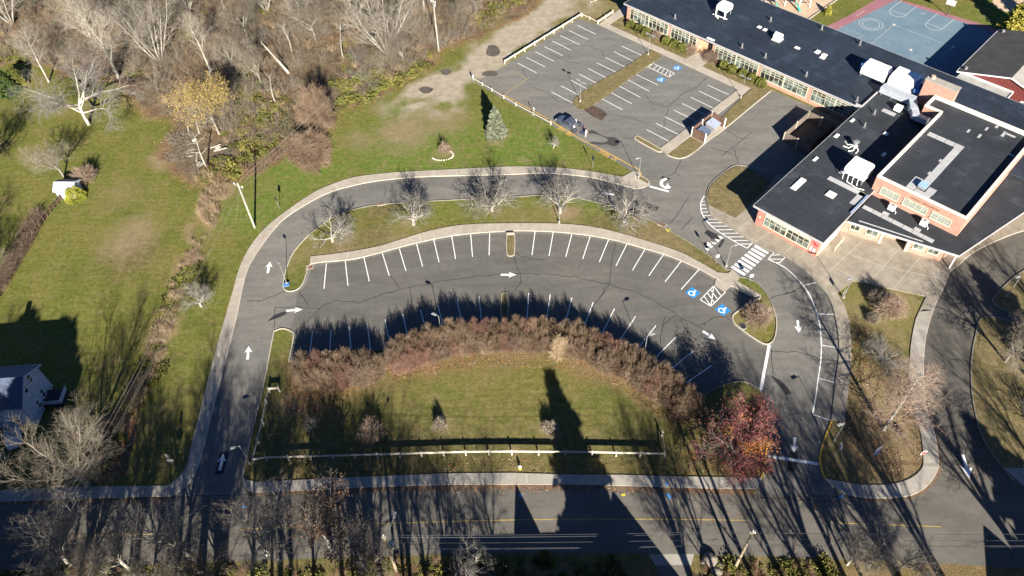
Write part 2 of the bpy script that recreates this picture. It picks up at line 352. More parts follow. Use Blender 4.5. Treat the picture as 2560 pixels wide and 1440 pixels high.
HEDGELIT = [(705, 985), (735, 900), (960, 885), (1010, 868), (1150, 830), (1290, 810), (1420, 822), (1540, 862), (1650, 930), (1745, 1005), (1800, 1060), (1690, 1070), (1620, 1020), (1530, 960), (1420, 925), (1290, 915), (1120, 925), (1000, 960), (880, 975), (800, 1030), (720, 1040)]
ISLEAF = [(2120, 780), (2200, 850), (2260, 900), (2310, 960), (2330, 1100), (2310, 1190), (2230, 1210), (2150, 1150), (2110, 1060), (2126, 960), (2125, 860)]
LEFTBARE = [(240, 600), (330, 580), (400, 590), (390, 660), (320, 680), (250, 650)]
LEFTLEAF = [(255, 1080), (330, 1010), (345, 1080), (310, 1190), (240, 1200)]
SITE_S = [(-400, 1160), (400, 1180), (560, 1000), (640, 900), (960, 1000), (1700, 1060), (1920, 1000), (2700, 900), (2700, 1700), (-400, 1700)]
xs = np.unique(np.concatenate([np.linspace(-3500, -150, 14), np.arange(-150, 150.1, 0.55), np.linspace(150, 3500, 14)]))
ys = np.unique(np.concatenate([np.linspace(-800, 14, 8), np.arange(14, 205, 0.55), np.linspace(206, 5200, 16)]))
GX, GY = np.meshgrid(xs, ys)
def _hash2(ix, iy, s):
    h = (ix * 374761393 + iy * 668265263 + s * 974634777) & 0x7fffffff
    h = ((h ^ (h >> 13)) * 1274126177) & 0x7fffffff
    return (h & 0xffff) / 65535.0
def vnoise(x, y, s):
    x0 = np.floor(x).astype(np.int64); y0 = np.floor(y).astype(np.int64); fx = x - x0; fy = y - y0
    fx = fx * fx * (3 - 2 * fx); fy = fy * fy * (3 - 2 * fy)
    return (_hash2(x0, y0, s) * (1 - fx) + _hash2(x0 + 1, y0, s) * fx) * (1 - fy) + (_hash2(x0, y0 + 1, s) * (1 - fx) + _hash2(x0 + 1, y0 + 1, s) * fx) * fy
def fbm(x, y, s): return 0.55 * vnoise(x, y, s) + 0.3 * vnoise(x * 2.1, y * 2.1, s + 1) + 0.15 * vnoise(x * 4.3, y * 4.3, s + 2)
JX = GX + 5 * (fbm(GX / 5, GY / 5, 3) - 0.5); JY = GY + 5 * (fbm(GX / 5, GY / 5, 17) - 0.5)
def sdf(poly_px, X, Y):
    """signed distance (positive inside) to a pixel polygon laid on the ground"""
    P = np.array([G(*p)[:2] for p in poly_px]); best = np.full(X.shape, 1e9); ins = np.zeros(X.shape, bool)
    for (x0, y0), (x1, y1) in zip(P, np.roll(P, -1, 0)):
        dx, dy = x1 - x0, y1 - y0; t = np.clip(((X - x0) * dx + (Y - y0) * dy) / (dx * dx + dy * dy + 1e-9), 0, 1)
        best = np.minimum(best, np.hypot(X - x0 - t * dx, Y - y0 - t * dy))
        c = (y0 > Y) != (y1 > Y); ins ^= c & (X < (x1 - x0) * (Y - y0) / (y1 - y0 + 1e-12) + x0)
    return np.where(ins, best, -best)
def soft(d, w): return np.clip(d / w + 0.5, 0, 1)
def blob(px, py, r):
    c = G(px, py); return np.clip(1.4 - np.hypot(JX - c.x, JY - c.y) / r, 0, 1)
dw = sdf(WOODS, JX, JY)
m_wood = soft(dw, 1.2)
m_ditch = soft(sdf(DITCH, JX, JY), 1.2) * np.clip(fbm(GX / 2.2, GY / 2.2, 61) * 2.8 - 0.95, 0.08, .9)
m_dirt = np.maximum(soft(sdf(DIRT, JX, JY), 1.6), soft(sdf(DIRTSOFT, JX, JY), 6) * np.clip(fbm(GX / 3, GY / 3, 5) * 3 - 1.1, 0, 1))
m_litter = np.clip(1 - np.abs(dw - 0.2) / 1.0, 0, 1) * 0.75
m_litter = np.maximum(m_litter, soft(sdf(HEDGELIT, JX, JY), 3.5) * np.clip(fbm(GX / 3, GY / 3, 19) * 2 - .1, .5, 1))
m_litter = np.maximum(m_litter, soft(sdf(ISLEAF, JX, JY), 6) * np.clip(fbm(GX / 4, GY / 4, 15) * 1.8 - .55, 0, .5))
m_litter = np.maximum(m_litter, soft(sdf(LEFTLEAF, JX, JY), 3) * 0.9)
m_litter = np.maximum(m_litter, m_wood * np.clip(fbm(GX / 4, GY / 4, 77) * 3 - 1.6, 0, 0.45))
m_dry = soft(sdf(SITE_S, JX, JY), 22)
m_dry = np.maximum(m_dry, np.where(JY < 37.5, 1, 0)); SHADE_S = soft(34.2 + 0 * JX - JY, 3) * .5; m_litter = np.maximum(m_litter, SHADE_S)  # litter tint south of the street painted in for the shade lying there
for px, py, r in ((330, 640, 5), (860, 620, 4), (930, 590, 3), (1490, 590, 6), (1620, 610, 7), (1730, 660, 6), (950, 530, 3)): m_dry = np.maximum(m_dry, blob(px, py, r))
m_bare = np.zeros_like(m_dry)
for px, py, r, k in ((1240, 345, 2.2, .9), (1030, 560, 1.3, .8), (1228, 528, 1.4, .8), (1402, 530, 2.1, .9), (1560, 548, 1.4, .8), (330, 590, 4.5, .7), (1005, 330, 5, .75), (1100, 300, 5, .6), (2220, 735, 5, .5), (2165, 800, 5, .45), (2240, 830, 4, .3), (1890, 760, 3, .5), (1860, 810, 2.5, .4), (1000, 610, 4, .45), (870, 640, 3, .5), (760, 640, 3, .4), (1650, 610, 5, .4), (1320, 545, 4, .25), (2200, 1000, 7, .5), (2210, 1130, 6, .6), (2180, 920, 5, .35), (2500, 1000, 9, .3), (900, 350, 3, .45), (1378, 1075, 1.5, .7), (1098, 1068, 1.3, .7), (1110, 385, 2, .4), (1310, 400, .9, .7), (300, 480, 4, .3), (1840, 550, 3, .5), (1700, 125, 4, .6), (1560, 220, 2.5, .9), (420, 395, 3.2, .9), (470, 380, 3.0, .9), (500, 420, 3, .7), (1290, 1150, .8, .8), (720, 1010, 2, .6), (1830, 540, 3, .5), (620, 790, 1.4, .5), (570, 880, 1.4, .5), (1480, 25, 8, .5), (1390, 90, 5, .5)): m_bare = np.maximum(m_bare, blob(px, py, r) * k)
m_green = np.zeros_like(m_dry)
for px, py, r in ((1050, 380, 14), (1300, 370, 12), (760, 430, 9), (1230, 510, 3), (1480, 540, 4), (640, 520, 6), (690, 1090, 3), (700, 960, 3), (2540, 60, 9), (1750, 610, 3)): m_green = np.maximum(m_green, blob(px, py, r))
nx, ny = len(xs), len(ys)
GZ = np.zeros_like(GX)
bump = m_wood * (fbm(GX / 3, GY / 3, 9) - 0.5) * 0.5
GZ += np.where((np.abs(GX) < 149) & (GY < 204), bump, 0)
me = bpy.data.meshes.new('ground')
co = np.stack([GX.ravel(), GY.ravel(), GZ.ravel()], 1).astype(np.float32)
idx = np.arange(nx * ny).reshape(ny, nx)
q = np.stack([idx[:-1, :-1], idx[:-1, 1:], idx[1:, 1:], idx[1:, :-1]], -1).reshape(-1, 4).astype(np.int32)
me.vertices.add(len(co)); me.vertices.foreach_set('co', co.ravel()); me.loops.add(q.size); me.loops.foreach_set('vertex_index', q.ravel())
me.polygons.add(len(q)); me.polygons.foreach_set('loop_start', np.arange(0, q.size, 4, dtype=np.int32)); me.update(calc_edges=True)
def attr(name, a, b, c):
    at_ = me.attributes.new(name, 'FLOAT_COLOR', 'POINT')
    at_.data.foreach_set('color', np.stack([a.ravel(), b.ravel(), c.ravel(), np.ones(a.size)], 1).astype(np.float32).ravel())
attr('cover_a', m_wood, m_dirt, m_litter); attr('cover_b', m_dry, m_bare, m_green); attr('cover_c', m_ditch, m_ditch, m_ditch)
m, n, l, p = _mat('grass_ground'); M['grass'] = m
v = _pos(n)
def _att(name):
    a = n.new('ShaderNodeAttribute'); a.attribute_name = name; s_ = n.new('ShaderNodeSeparateColor'); l.new(a.outputs['Color'], s_.inputs[0]); return s_.outputs
aw, ad, al = _att('cover_a')[:3]; bd, bb, bgn = _att('cover_b')[:3]; cd = _att('cover_c')[0]
def mulf(a, b):
    k = n.new('ShaderNodeMath'); k.operation = 'MULTIPLY'; l.new(a, k.inputs[0]); l.new(b, k.inputs[1]); return k.outputs[0]
n_big = _noise(n, l, 0.11, 4, 0.6, v); n_mid = _noise(n, l, 0.7, 4, 0.65, v); n_fine = _noise(n, l, 5.0, 3, 0.75, v); n_leaf = _noise(n, l, 3.2, 2, 0.7, v)
green = _ramp(n, l, n_big, [(0.3, (0.086, 0.104, 0.023)), (0.5, (0.116, 0.122, 0.028)), (0.72, (0.150, 0.130, 0.044))])
green = _mix(n, l, bgn, green, _ramp(n, l, n_mid, [(0.3, (0.084, 0.132, 0.022)), (0.7, (0.128, 0.150, 0.038))]))
dry = _ramp(n, l, n_mid, [(0.3, (0.082, 0.083, 0.028)), (0.5, (0.120, 0.104, 0.042)), (0.7, (0.155, 0.122, 0.062))])
col = _mix(n, l, bd, green, dry)
col = _mix(n, l, _ramp(n, l, n_mid, [(0.48, 0.0), (0.72, 0.6)]), col, (0.170, 0.138, 0.058))
n_str = n.new('ShaderNodeMapping'); n_str.inputs['Scale'].default_value = (0.25, 2.2, 1); l.new(v, n_str.inputs[0])
col = _mix(n, l, 1.0, col, _ramp(n, l, _noise(n, l, 1.0, 3, 0.6, n_str.outputs[0]), [(0.3, 0.88), (0.7, 1.12)]), 'MULTIPLY')
n_pt = _noise(n, l, 0.33, 6, 0.72, v)
col = _mix(n, l, _ramp(n, l, n_pt, [(0.52, 0.0), (0.66, 0.5)]), col, (0.185, 0.145, 0.07))
n_clump = _noise(n, l, 1.5, 5, 0.7, v)
col = _mix(n, l, 1.0, col, _ramp(n, l, n_clump, [(0.3, 0.7), (0.7, 1.32)]), 'MULTIPLY')
col = _mix(n, l, bb, col, _ramp(n, l, n_mid, [(0.3, (0.20, 0.145, 0.085)), (0.7, (0.27, 0.205, 0.13))]))
dirtc = _ramp(n, l, n_mid, [(0.3, (0.25, 0.21, 0.155)), (0.7, (0.37, 0.325, 0.25))])
col = _mix(n, l, ad, col, dirtc)
woodc = _ramp(n, l, n_mid, [(0.25, (0.06, 0.045, 0.03)), (0.45, (0.115, 0.085, 0.055)), (0.6, (0.15, 0.12, 0.078)), (0.8, (0.105, 0.095, 0.045))])
col = _mix(n, l, aw, col, woodc)
col = _mix(n, l, cd, col, _ramp(n, l, n_leaf, [(0.3, (0.15, 0.105, 0.055)), (0.7, (0.30, 0.225, 0.13))]))
leafc = _ramp(n, l, n_leaf, [(0.3, (0.12, 0.072, 0.04)), (0.5, (0.20, 0.122, 0.068)), (0.72, (0.29, 0.19, 0.115))])
col = _mix(n, l, mulf(al, _ramp(n, l, n_fine, [(0.3, 0.35), (0.62, 1.0)])), col, leafc)
col = _mix(n, l, 1.0, col, _ramp(n, l, n_fine, [(0.25, 0.55), (0.75, 1.45)]), 'MULTIPLY')
l.new(col, p.inputs['Base Color']); p.inputs['Roughness'].default_value = 1.0; p.inputs['Specular IOR Level'].default_value = 0.05
b = n.new('ShaderNodeBump'); b.inputs['Strength'].default_value = 0.5; b.inputs['Distance'].default_value = 0.12
l.new(n_fine, b.inputs['Height']); l.new(b.outputs['Normal'], p.inputs['Normal'])
struct(link('ground', me, M['grass']))

# ================================================================== ASPHALT
SW_IN = [(433, 1240), (470, 1210), (493, 1173), (513, 1102), (548, 960), (587, 813), (613, 693), (640, 635), (700, 557), (767, 510), (827, 480), (880, 465), (940, 453), (1040, 443), (1160, 439), (1280, 436), (1363, 433), (1467, 442), (1533, 457), (1590, 473)]
SW_OUT = [(418, 1215), (443, 1197), (465, 1167), (482, 1102), (518, 960), (552, 833), (582, 730), (597, 677), (615, 635), (640, 597), (673, 562), (723, 523), (788, 480), (840, 458), (890, 443), (973, 433), (1073, 427), (1173, 422), (1280, 417), (1380, 419), (1467, 428), (1557, 443)]
NORTH_ISLE = [(723, 729), (708, 717), (717, 670), (737, 627), (773, 587), (807, 560), (847, 537), (893, 522), (947, 512), (1023, 506), (1140, 500), (1280, 493), (1353, 489), (1440, 495), (1513, 512), (1563, 527), (1613, 545), (1663, 570), (1713, 600), (1757, 628), (1790, 652), (1813, 673), (1832, 676), (1848, 692), (1865, 695), (1897, 711), (1920, 742), (1933, 770), (1941, 800), (1938, 840), (1926, 858), (1907, 859), (1873, 838), (1840, 813), (1832, 798), (1836, 785), (1876, 757), (1900, 740), (1827, 715), (1793, 698), (1747, 672), (1680, 643), (1613, 622), (1547, 603), (1480, 590), (1413, 582), (1347, 578), (1268, 578), (1140, 588), (1040, 608), (957, 630), (890, 647), (840, 653), (778, 660), (767, 682), (758, 707), (745, 723)]
BIG_ISLE_N = [(607, 1190), (617, 1147), (633, 1070), (660, 960), (683, 840), (688, 828), (707, 822), (728, 829), (734, 842), (722, 905), (774, 886), (825, 882), (877, 876), (926, 878), (975, 869), (1021, 853), (1067, 833), (1111, 829), (1157, 817), (1204, 810), (1262, 803), (1318, 800), (1366, 806), (1412, 814), (1459, 821), (1505, 836), (1548, 856), (1591, 878), (1632, 903), (1673, 929), (1712, 961), (1748, 995), (1813, 961), (1862, 955), (1898, 975), (1915, 1010), (1922, 1060), (1918, 1110), (1912, 1150), (1905, 1195), (1893, 1226)]
WEST_PATCH = [(1767, 517), (1766, 490), (1773, 463), (1800, 437), (1843, 412), (1900, 428), (1960, 440), (1990, 470), (1950, 600), (1880, 604), (1863, 595), (1803, 555), (1773, 535)]
EAST_KERB = [(1863, 595), (1893, 613), (1920, 625), (1963, 643), (2007, 673), (2040, 707), (2067, 738), (2083, 773), (2095, 830), (2098, 880), (2093, 927), (2088, 960), (2085, 993), (2079, 1050)]
YELLOW_E = [(2079, 1053), (2057, 1110), (2049, 1147), (2053, 1172), (2061, 1196)]
ISLE_OUT = [(2061, 1196), (2080, 1213), (2110, 1233), (2153, 1243), (2220, 1245), (2280, 1237), (2320, 1212), (2342, 1177), (2345, 1147), (2335, 1083), (2317, 1027), (2309, 960), (2308, 897), (2315, 837), (2333, 773), (2357, 723), (2373, 683), (2397, 662), (2440, 627), (2520, 590), (2570, 574)]
hole_big = smooth(BIG_ISLE_N, sub=3)
lot_outer = smooth(SW_IN, sub=4) + [(1622, 463), (1608, 440), (1580, 428), (1447, 351), (1377, 311), (1280, 261), (1187, 205), (1212, 192), (1262, 165), (1448, 46), (1497, 62), (1930, 225), (2060, 280), (2180, 330), (2180, 640), (2068, 735), (2086, 785), (2095, 830), (2098, 880), (2093, 927), (2088, 960), (2082, 1050), (2058, 1110), (2050, 1147), (2054, 1172), (2062, 1196), (2085, 1222), (2095, 1250), (1880, 1250)] + hole_big[::-1] + [(613, 1225), (640, 1250), (430, 1250)]
sheet('drive_asphalt', [GP(lot_outer), GP(smooth(NORTH_ISLE, True, 3))], 0.004, M['asphalt_drive'])
lot_poly = [(742, 735), (765, 712), (780, 668), (840, 659), (890, 653), (957, 636), (1040, 614), (1140, 594), (1268, 585), (1347, 584), (1413, 588), (1480, 597), (1547, 610), (1613, 629), (1680, 650), (1747, 680), (1793, 705), (1827, 724), (1893, 742), (1868, 757), (1830, 786), (1826, 800), (1835, 815), (1870, 842), (1905, 864), (1922, 864), (1899, 978)]
i0 = min(range(len(hole_big)), key=lambda i: abs(hole_big[i][0] - 734) + abs(hole_big[i][1] - 842)); i1 = min(range(len(hole_big)), key=lambda i: abs(hole_big[i][0] - 1862) + abs(hole_big[i][1] - 955))
lot_poly = lot_poly + [(x, y) for x, y in hole_big[i0:i1 + 1][::-1]] + [(722, 826), (735, 800)]
sheet('parking_lot_asphalt', [GP(lot_poly)], 0.008, M['asphalt_lot'])
ul = [(1262, 167), (1448, 48), (1497, 64), (1845, 226), (1650, 372), (1588, 346), (1500, 300), (1440, 250), (1380, 232), (1330, 216), (1278, 190)]
sheet('upper_parking_lot_asphalt', [GP(ul)], 0.008, asphalt('asphalt_upper', (0.138, 0.137, 0.126), (0.162, 0.158, 0.143)))
STREET_N = [(-900, 1330), (0, 1262), (167, 1250), (430, 1242), (640, 1243), (973, 1227), (1280, 1223), (1557, 1227), (1847, 1234), (2110, 1243), (2220, 1250), (2330, 1215), (2700, 1260), (3400, 1330)]
STREET_S = [(3400, 1470), (2353, 1409), (2187, 1402), (1913, 1391), (1620, 1384), (1280, 1382), (1133, 1385), (840, 1394), (0, 1425), (-900, 1500)]
sheet('street', [GP(STREET_N + STREET_S)], 0.012, M['asphalt_street'])
bus = [(2075, 1200)] + ISLE_OUT[1:] + [(2900, 520), (2900, 1330), (2075, 1260)]
sheet('bus_drive_asphalt', [GP([(2085, 1222)] + smooth(ISLE_OUT[1:], sub=3) + [(2900, 480), (2900, 1330), (2085, 1300)])], 0.008, asphalt('asphalt_bus', (0.086, 0.080, 0.068), (0.120, 0.110, 0.092)))
sheet('driveway', [GP([(1622, 1386), (1735, 1385), (1722, 1440), (1700, 1560), (1640, 1560), (1655, 1440)])], 0.016, M['concrete_grey'])
sheet('driveway_asphalt', [GP([(1640, 1414), (1728, 1413), (1718, 1470), (1700, 1600), (1630, 1600), (1652, 1450)])], 0.022, M['asphalt_street'])

M['patch_soil'] = noisy('dark_mulch', [(.3, (.045, .032, .026)), (.7, (.11, .075, .055))], 1.3, 5, .4, .95)
# grassed islands and planting strips that sit on the asphalt, as low raised beds with kerbs round them
def raised(name, pts_px, closed=True, h=0.11, mat='grass', kerbmat='kerb', sub=3, k=True, dry=.9, bare=.3):
    P = GP(smooth(pts_px, True, sub)) if sub > 1 else GP(pts_px)
    o = struct(MB().prism(P, -0.02, h).build(name, M[mat])); at_ = o.data.attributes.new('cover_b', 'FLOAT_COLOR', 'POINT'); at_.data.foreach_set('color', np.tile([dry, bare, 0, 1], len(o.data.vertices)).astype(np.float32))
    if k: kerb(pts_px, kerbmat, closed=True, sub=max(sub, 2), h=h + 0.025)
raised('grass_bed', [(1771, 515), (1769, 490), (1777, 466), (1803, 440), (1843, 416), (1890, 432), (1915, 450), (1924, 464), (1866, 520), (1838, 546)], sub=2, k=False)
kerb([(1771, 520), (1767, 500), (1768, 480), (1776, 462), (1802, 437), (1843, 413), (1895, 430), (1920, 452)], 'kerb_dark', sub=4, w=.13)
raised('grass_bed', [(1432, 255), (1446, 240), (1480, 215), (1560, 170), (1620, 130), (1632, 127), (1655, 140), (1640, 152), (1575, 196), (1520, 238), (1481, 264), (1470, 270), (1450, 275)], sub=2, k=False)
raised('mulch_bed', [(1450, 268), (1482, 264), (1505, 275), (1519, 286), (1504, 302), (1480, 290)], sub=1, mat='patch_soil', k=False, h=.085)
raised('grass_bed', [(1586, 345), (1592, 341), (1600, 344), (1652, 374), (1645, 380), (1595, 353)], sub=2)
raised('grass_bed', [(1668, 387), (1682, 374), (1735, 340), (1800, 298), (1875, 226), (1912, 214), (1928, 226), (1895, 252), (1812, 322), (1758, 360), (1738, 382), (1712, 394), (1688, 395)], sub=1, k=False)
kerb([(1668, 388), (1690, 396), (1713, 394), (1740, 378), (1760, 360), (1812, 322), (1870, 274), (1928, 227)], sub=3)
raised('grass_bed', [(1497, 62), (1540, 40), (1570, 52), (1746, 135), (1936, 225), (1905, 240), (1880, 222), (1700, 145), (1640, 118)], sub=1, k=False, h=0.09)
raised('grass_bed', [(1586, 445), (1600, 440), (1618, 450), (1623, 460), (1612, 460), (1590, 450)], sub=2)
raised('grass_nub', [(1267, 585), (1286, 585), (1286, 632), (1282, 640), (1271, 640), (1267, 632)], sub=1, kerbmat='concrete')
raised('grass_nub', [(1253, 800), (1254, 740), (1258, 734), (1265, 734), (1270, 741), (1269, 800)], sub=1, kerbmat='concrete')
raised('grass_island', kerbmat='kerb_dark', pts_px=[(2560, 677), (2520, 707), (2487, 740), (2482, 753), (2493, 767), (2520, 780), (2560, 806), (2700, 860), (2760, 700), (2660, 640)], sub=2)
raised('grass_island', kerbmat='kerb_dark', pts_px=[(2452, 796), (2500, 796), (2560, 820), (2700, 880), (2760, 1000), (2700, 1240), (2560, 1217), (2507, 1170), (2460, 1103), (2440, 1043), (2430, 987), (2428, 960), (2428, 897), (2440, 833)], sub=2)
sheet('sidewalk', [GP([(2507, 1170), (2560, 1172), (2700, 1190), (2760, 1262), (2560, 1217)])], 0.135, M['concrete_grey'])

# ================================================================== PAVEMENTS
def walk(name, pts_px, mat='concrete', h=0.12):
    return struct(MB().prism(GP(pts_px), -0.02, h).build(name, M[mat]))
so_ = smooth(SW_OUT, sub=4); si_ = smooth(SW_IN, sub=4)
walk('sidewalk', si_ + [(1610, 470), (1623, 463), (1611, 455), (1592, 446), (1602, 434), (1583, 428), (1557, 443)] + so_[::-1][1:])
walk('sidewalk', [(-300, 1245), (0, 1226), (160, 1219), (300, 1216), (418, 1215), (433, 1241), (167, 1249), (0, 1256), (-300, 1276)], 'concrete_grey')
FS_T = [(607, 1190), (612, 1198), (640, 1206), (800, 1198), (973, 1190), (1133, 1184), (1280, 1183), (1407, 1187), (1557, 1188), (1710, 1192), (1905, 1195)]
FS_B = [(607, 1192), (609, 1213), (618, 1226), (632, 1232), (740, 1227), (940, 1218), (1133, 1212), (1280, 1212), (1407, 1212), (1560, 1215), (1713, 1220), (1847, 1223), (1893, 1222), (1905, 1197)]
walk('sidewalk', FS_T + FS_B[::-1], 'concrete_grey')
MW_T = [(777, 642), (853, 633), (940, 618), (1007, 598), (1073, 578), (1157, 563), (1273, 559), (1397, 560), (1480, 568), (1547, 583), (1613, 602), (1697, 630), (1747, 655), (1793, 682), (1820, 684), (1832, 674), (1850, 692), (1843, 704), (1870, 720), (1901, 738)]
MW_B = [(775, 660), (840, 653), (890, 647), (957, 630), (1040, 608), (1140, 588), (1268, 579), (1347, 578), (1413, 582), (1480, 590), (1547, 603), (1613, 622), (1680, 643), (1747, 672), (1790, 697), (1786, 713), (1811, 730), (1828, 715), (1880, 744)]
walk('sidewalk', smooth(MW_T[:14], sub=3) + MW_T[14:] + MW_B[14:][::-1] + smooth(MW_B[:14], sub=3)[::-1])
# right of the loop: front walk of the school, plaza, both walks of the tear-shaped island
PZ_IN = [(2112, 1057), (2120, 980), (2123, 960), (2127, 913), (2129, 857), (2123, 803), (2110, 763), (2092, 733), (2133, 703), (2160, 708), (2315, 742)]
plaza = [(1768, 512), (1775, 538), (1803, 556)] + smooth(EAST_KERB, sub=3) + PZ_IN + [(2297, 780), (2333, 777), (2357, 723), (2373, 683), (2397, 662), (2440, 627), (2520, 590), (2570, 574), (2640, 545), (2560, 500), (2200, 440), (2100, 420), (1940, 440), (1925, 463), (1868, 520), (1838, 546)]
walk('plaza_paving', plaza, 'plaza')
IS_IN = [(2333, 777), (2297, 780), (2280, 840), (2274, 897), (2274, 960), (2278, 993), (2290, 1043), (2303, 1093), (2308, 1147), (2303, 1173), (2273, 1198), (2220, 1212), (2153, 1212), (2107, 1205), (2063, 1197)]
walk('sidewalk', smooth(ISLE_OUT[:16], sub=3) + smooth(IS_IN, sub=3), 'concrete_grey')
# walks of the upper lot
walk('sidewalk', [(1497, 62), (1541, 30), (1558, 40), (1524, 63), (1875, 221), (1668, 388), (1650, 372), (1846, 224)])
walk('sidewalk', [(1714, 148), (1752, 128), (1790, 140), (1745, 175)], h=.116)
walk('sidewalk', [(1524, 44), (1541, 30), (1590, -8), (1605, 0), (1560, 40)], h=.112)
# kerbs
kerb([(447, 1228)] + SW_IN[1:], sub=4)
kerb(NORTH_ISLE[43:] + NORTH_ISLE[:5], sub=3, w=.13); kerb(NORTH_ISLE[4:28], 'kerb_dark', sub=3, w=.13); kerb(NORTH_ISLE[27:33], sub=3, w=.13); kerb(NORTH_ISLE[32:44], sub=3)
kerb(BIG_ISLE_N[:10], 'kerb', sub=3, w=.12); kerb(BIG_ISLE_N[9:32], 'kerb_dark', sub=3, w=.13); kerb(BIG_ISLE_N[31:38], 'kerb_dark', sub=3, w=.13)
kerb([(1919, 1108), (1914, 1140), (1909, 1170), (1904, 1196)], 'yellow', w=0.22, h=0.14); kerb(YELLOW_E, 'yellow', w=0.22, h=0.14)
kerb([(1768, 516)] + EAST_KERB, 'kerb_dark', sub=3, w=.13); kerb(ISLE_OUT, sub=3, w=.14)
# joints in the concrete
J = MB()
def joints(a, b, step, z=0.124, w=0.035):
    A, B = GP(smooth(a, sub=6)), GP(smooth(b, sub=6)); tot = 0.0
    cum = [0]
    for i in range(1, len(A)): cum.append(cum[-1] + (A[i] - A[i - 1]).length)
    s_ = step
    while s_ < cum[-1]:
        i = next(k for k in range(1, len(cum)) if cum[k] >= s_); t = (s_ - cum[i - 1]) / (cum[i] - cum[i - 1] + 1e-9); a_ = A[i - 1].lerp(A[i], t)
        b_ = min(B, key=lambda q_: (q_ - a_).length); j = B.index(b_)
        best = b_
        for k in range(max(0, j - 1), min(len(B) - 1, j + 1)):
            d_ = B[k + 1] - B[k]; tt = max(0, min(1, (a_ - B[k]).dot(d_) / max(d_.length_squared, 1e-9))); c_ = B[k] + d_ * tt
            if (c_ - a_).length < (best - a_).length: best = c_
        d = (best - a_); strip_mesh(J, [a_ + d * 0.04, best - d * 0.06], w, z); s_ += step
joints(SW_OUT, SW_IN, 9.0, w=0.09); joints(MW_T[:14], MW_B[:14], 6.0, w=0.07); joints([(-300, 1245), (0, 1226), (160, 1219), (300, 1216), (418, 1215)], [(-300, 1276), (0, 1256), (167, 1249), (433, 1241)], 3.2)
joints(FS_T[1:], FS_B[3:], 4.6, w=0.07); joints(ISLE_OUT[1:16], IS_IN[::-1], 9, w=0.08)
for a, b in (((2040, 712), (2085, 668)), ((2085, 668), (2170, 590)), ((2180, 700), (2250, 620)), ((2235, 720), (2300, 645)), ((1990, 650), (2060, 610)), ((2085, 668), (2150, 705)), ((2078, 738), (2095, 732)), ((2097, 830), (2124, 803)), ((2098, 900), (2128, 900)), ((1840, 582), (1880, 545)), ((1890, 605), (1925, 580)), ((1960, 636), (1985, 612)), ((2130, 640), (2200, 665)), ((2200, 665), (2360, 700)), ((1790, 540), (1815, 530)), ((1700, 150), (1720, 165)), ((1610, 98), (1590, 112)), ((1790, 190), (1812, 210))):
    strip_mesh(J, GP([a, b]), 0.06, 0.124)
struct(J.build('concrete_joints', M['joint']))
J = MB()
joints(SW_OUT, SW_IN, 1.6, w=0.025); joints(MW_T[:14], MW_B[:14], 1.6, w=0.025); joints(FS_T[1:], FS_B[3:], 1.55, w=0.025); joints(ISLE_OUT[1:16], IS_IN[::-1], 1.6, w=0.025)
for k in range(14): strip_mesh(J, GP([(1800 + 30 * k, 556 + 14 * k), (1845 + 26 * k, 528 + 8 * k)]), 0.025, 0.124)
for k in range(8): strip_mesh(J, GP([(2040 + 34 * k, 690 + 6 * k), (2120 + 34 * k, 610 + 9 * k)]), 0.025, 0.124)
struct(J.build('concrete_joints', M['jointd']))

# ================================================================== PAINTED MARKINGS
ROWS = [[(488,190,628,257),(427,228,568,297),(363,267,508,336),(303,308,443,377),(243,350,381,418),(174,388,315,460),(109,432,248,502),(43,474,184,547)],
 [(826,348,975,417),(765,388,915,462),(700,430,853,505),(635,471,790,547),(570,513,724,593),(503,556,656,635),(438,600,590,682),(367,644,523,725),(297,690,452,772)],
 [(932,560,1095,638),(870,600,1030,685),(803,645,963,731),(736,692,897,777),(668,738,830,824)],
 [(1465,637,1628,712),(1402,682,1572,765),(1340,730,1508,810),(1276,777,1445,858),(1212,825,1385,910),(1146,875,1315,960),(1078,924,1250,1010),(1010,973,1182,1062)]]
for r in ROWS:
    for a, b, c, d in r: paint_line((a / 3 + 1280, b / 3), (c / 3 + 1280, d / 3), 0.12)
LO = [(528,535,510,725),(670,517,690,704),(810,493,850,670),(948,460,1000,628),(1075,425,1125,592),(1205,390,1249,558),(1333,357,1373,527),(1468,332,1497,503),(1610,316,1624,487),(1753,303,1748,475),
 (425,1045,402,1210),(562,1030,554,1200),(698,1010,712,1183),(835,987,858,1187),(968,957,1006,1160),(1102,918,1143,1110),(1232,882,1281,1053),(1364,850,1413,1041),(1507,811,1552,1006),(1673,779,1692,983)]
for a, b, c, d in LO: paint_line((a / 3 + 640, b / 3 + 480), (c / 3 + 640, d / 3 + 480), 0.13)
LO2 = [(173,297,150,473),(309,303,278,479),(449,317,403,487),(586,334,530,503),(724,358,655,526),(861,392,779,556),(997,430,904,587),(1136,469,1026,629),(1270,518,1147,675),(1405,578,1268,732),
 (125,760,113,955),(287,770,257,972),(449,793,397,996),(609,828,538,1018),(769,875,676,1062),(926,933,804,1122),(1079,1003,933,1187),(1227,1090,1057,1262),(1362,1191,1178,1342),(1500,1300,1297,1438)]
for a, b, c, d in LO2: paint_line((a / 3 + 1280, b / 3 + 480), (c / 3 + 1280, d / 3 + 480), 0.13)
paint_line((1923, 862), (1902, 975), 0.42, name='stop_line'); paint_line((1921, 1140), (2046, 1160), 0.42, name='stop_line'); paint_line((1624, 466), (1672, 479), 0.4, name='stop_line')
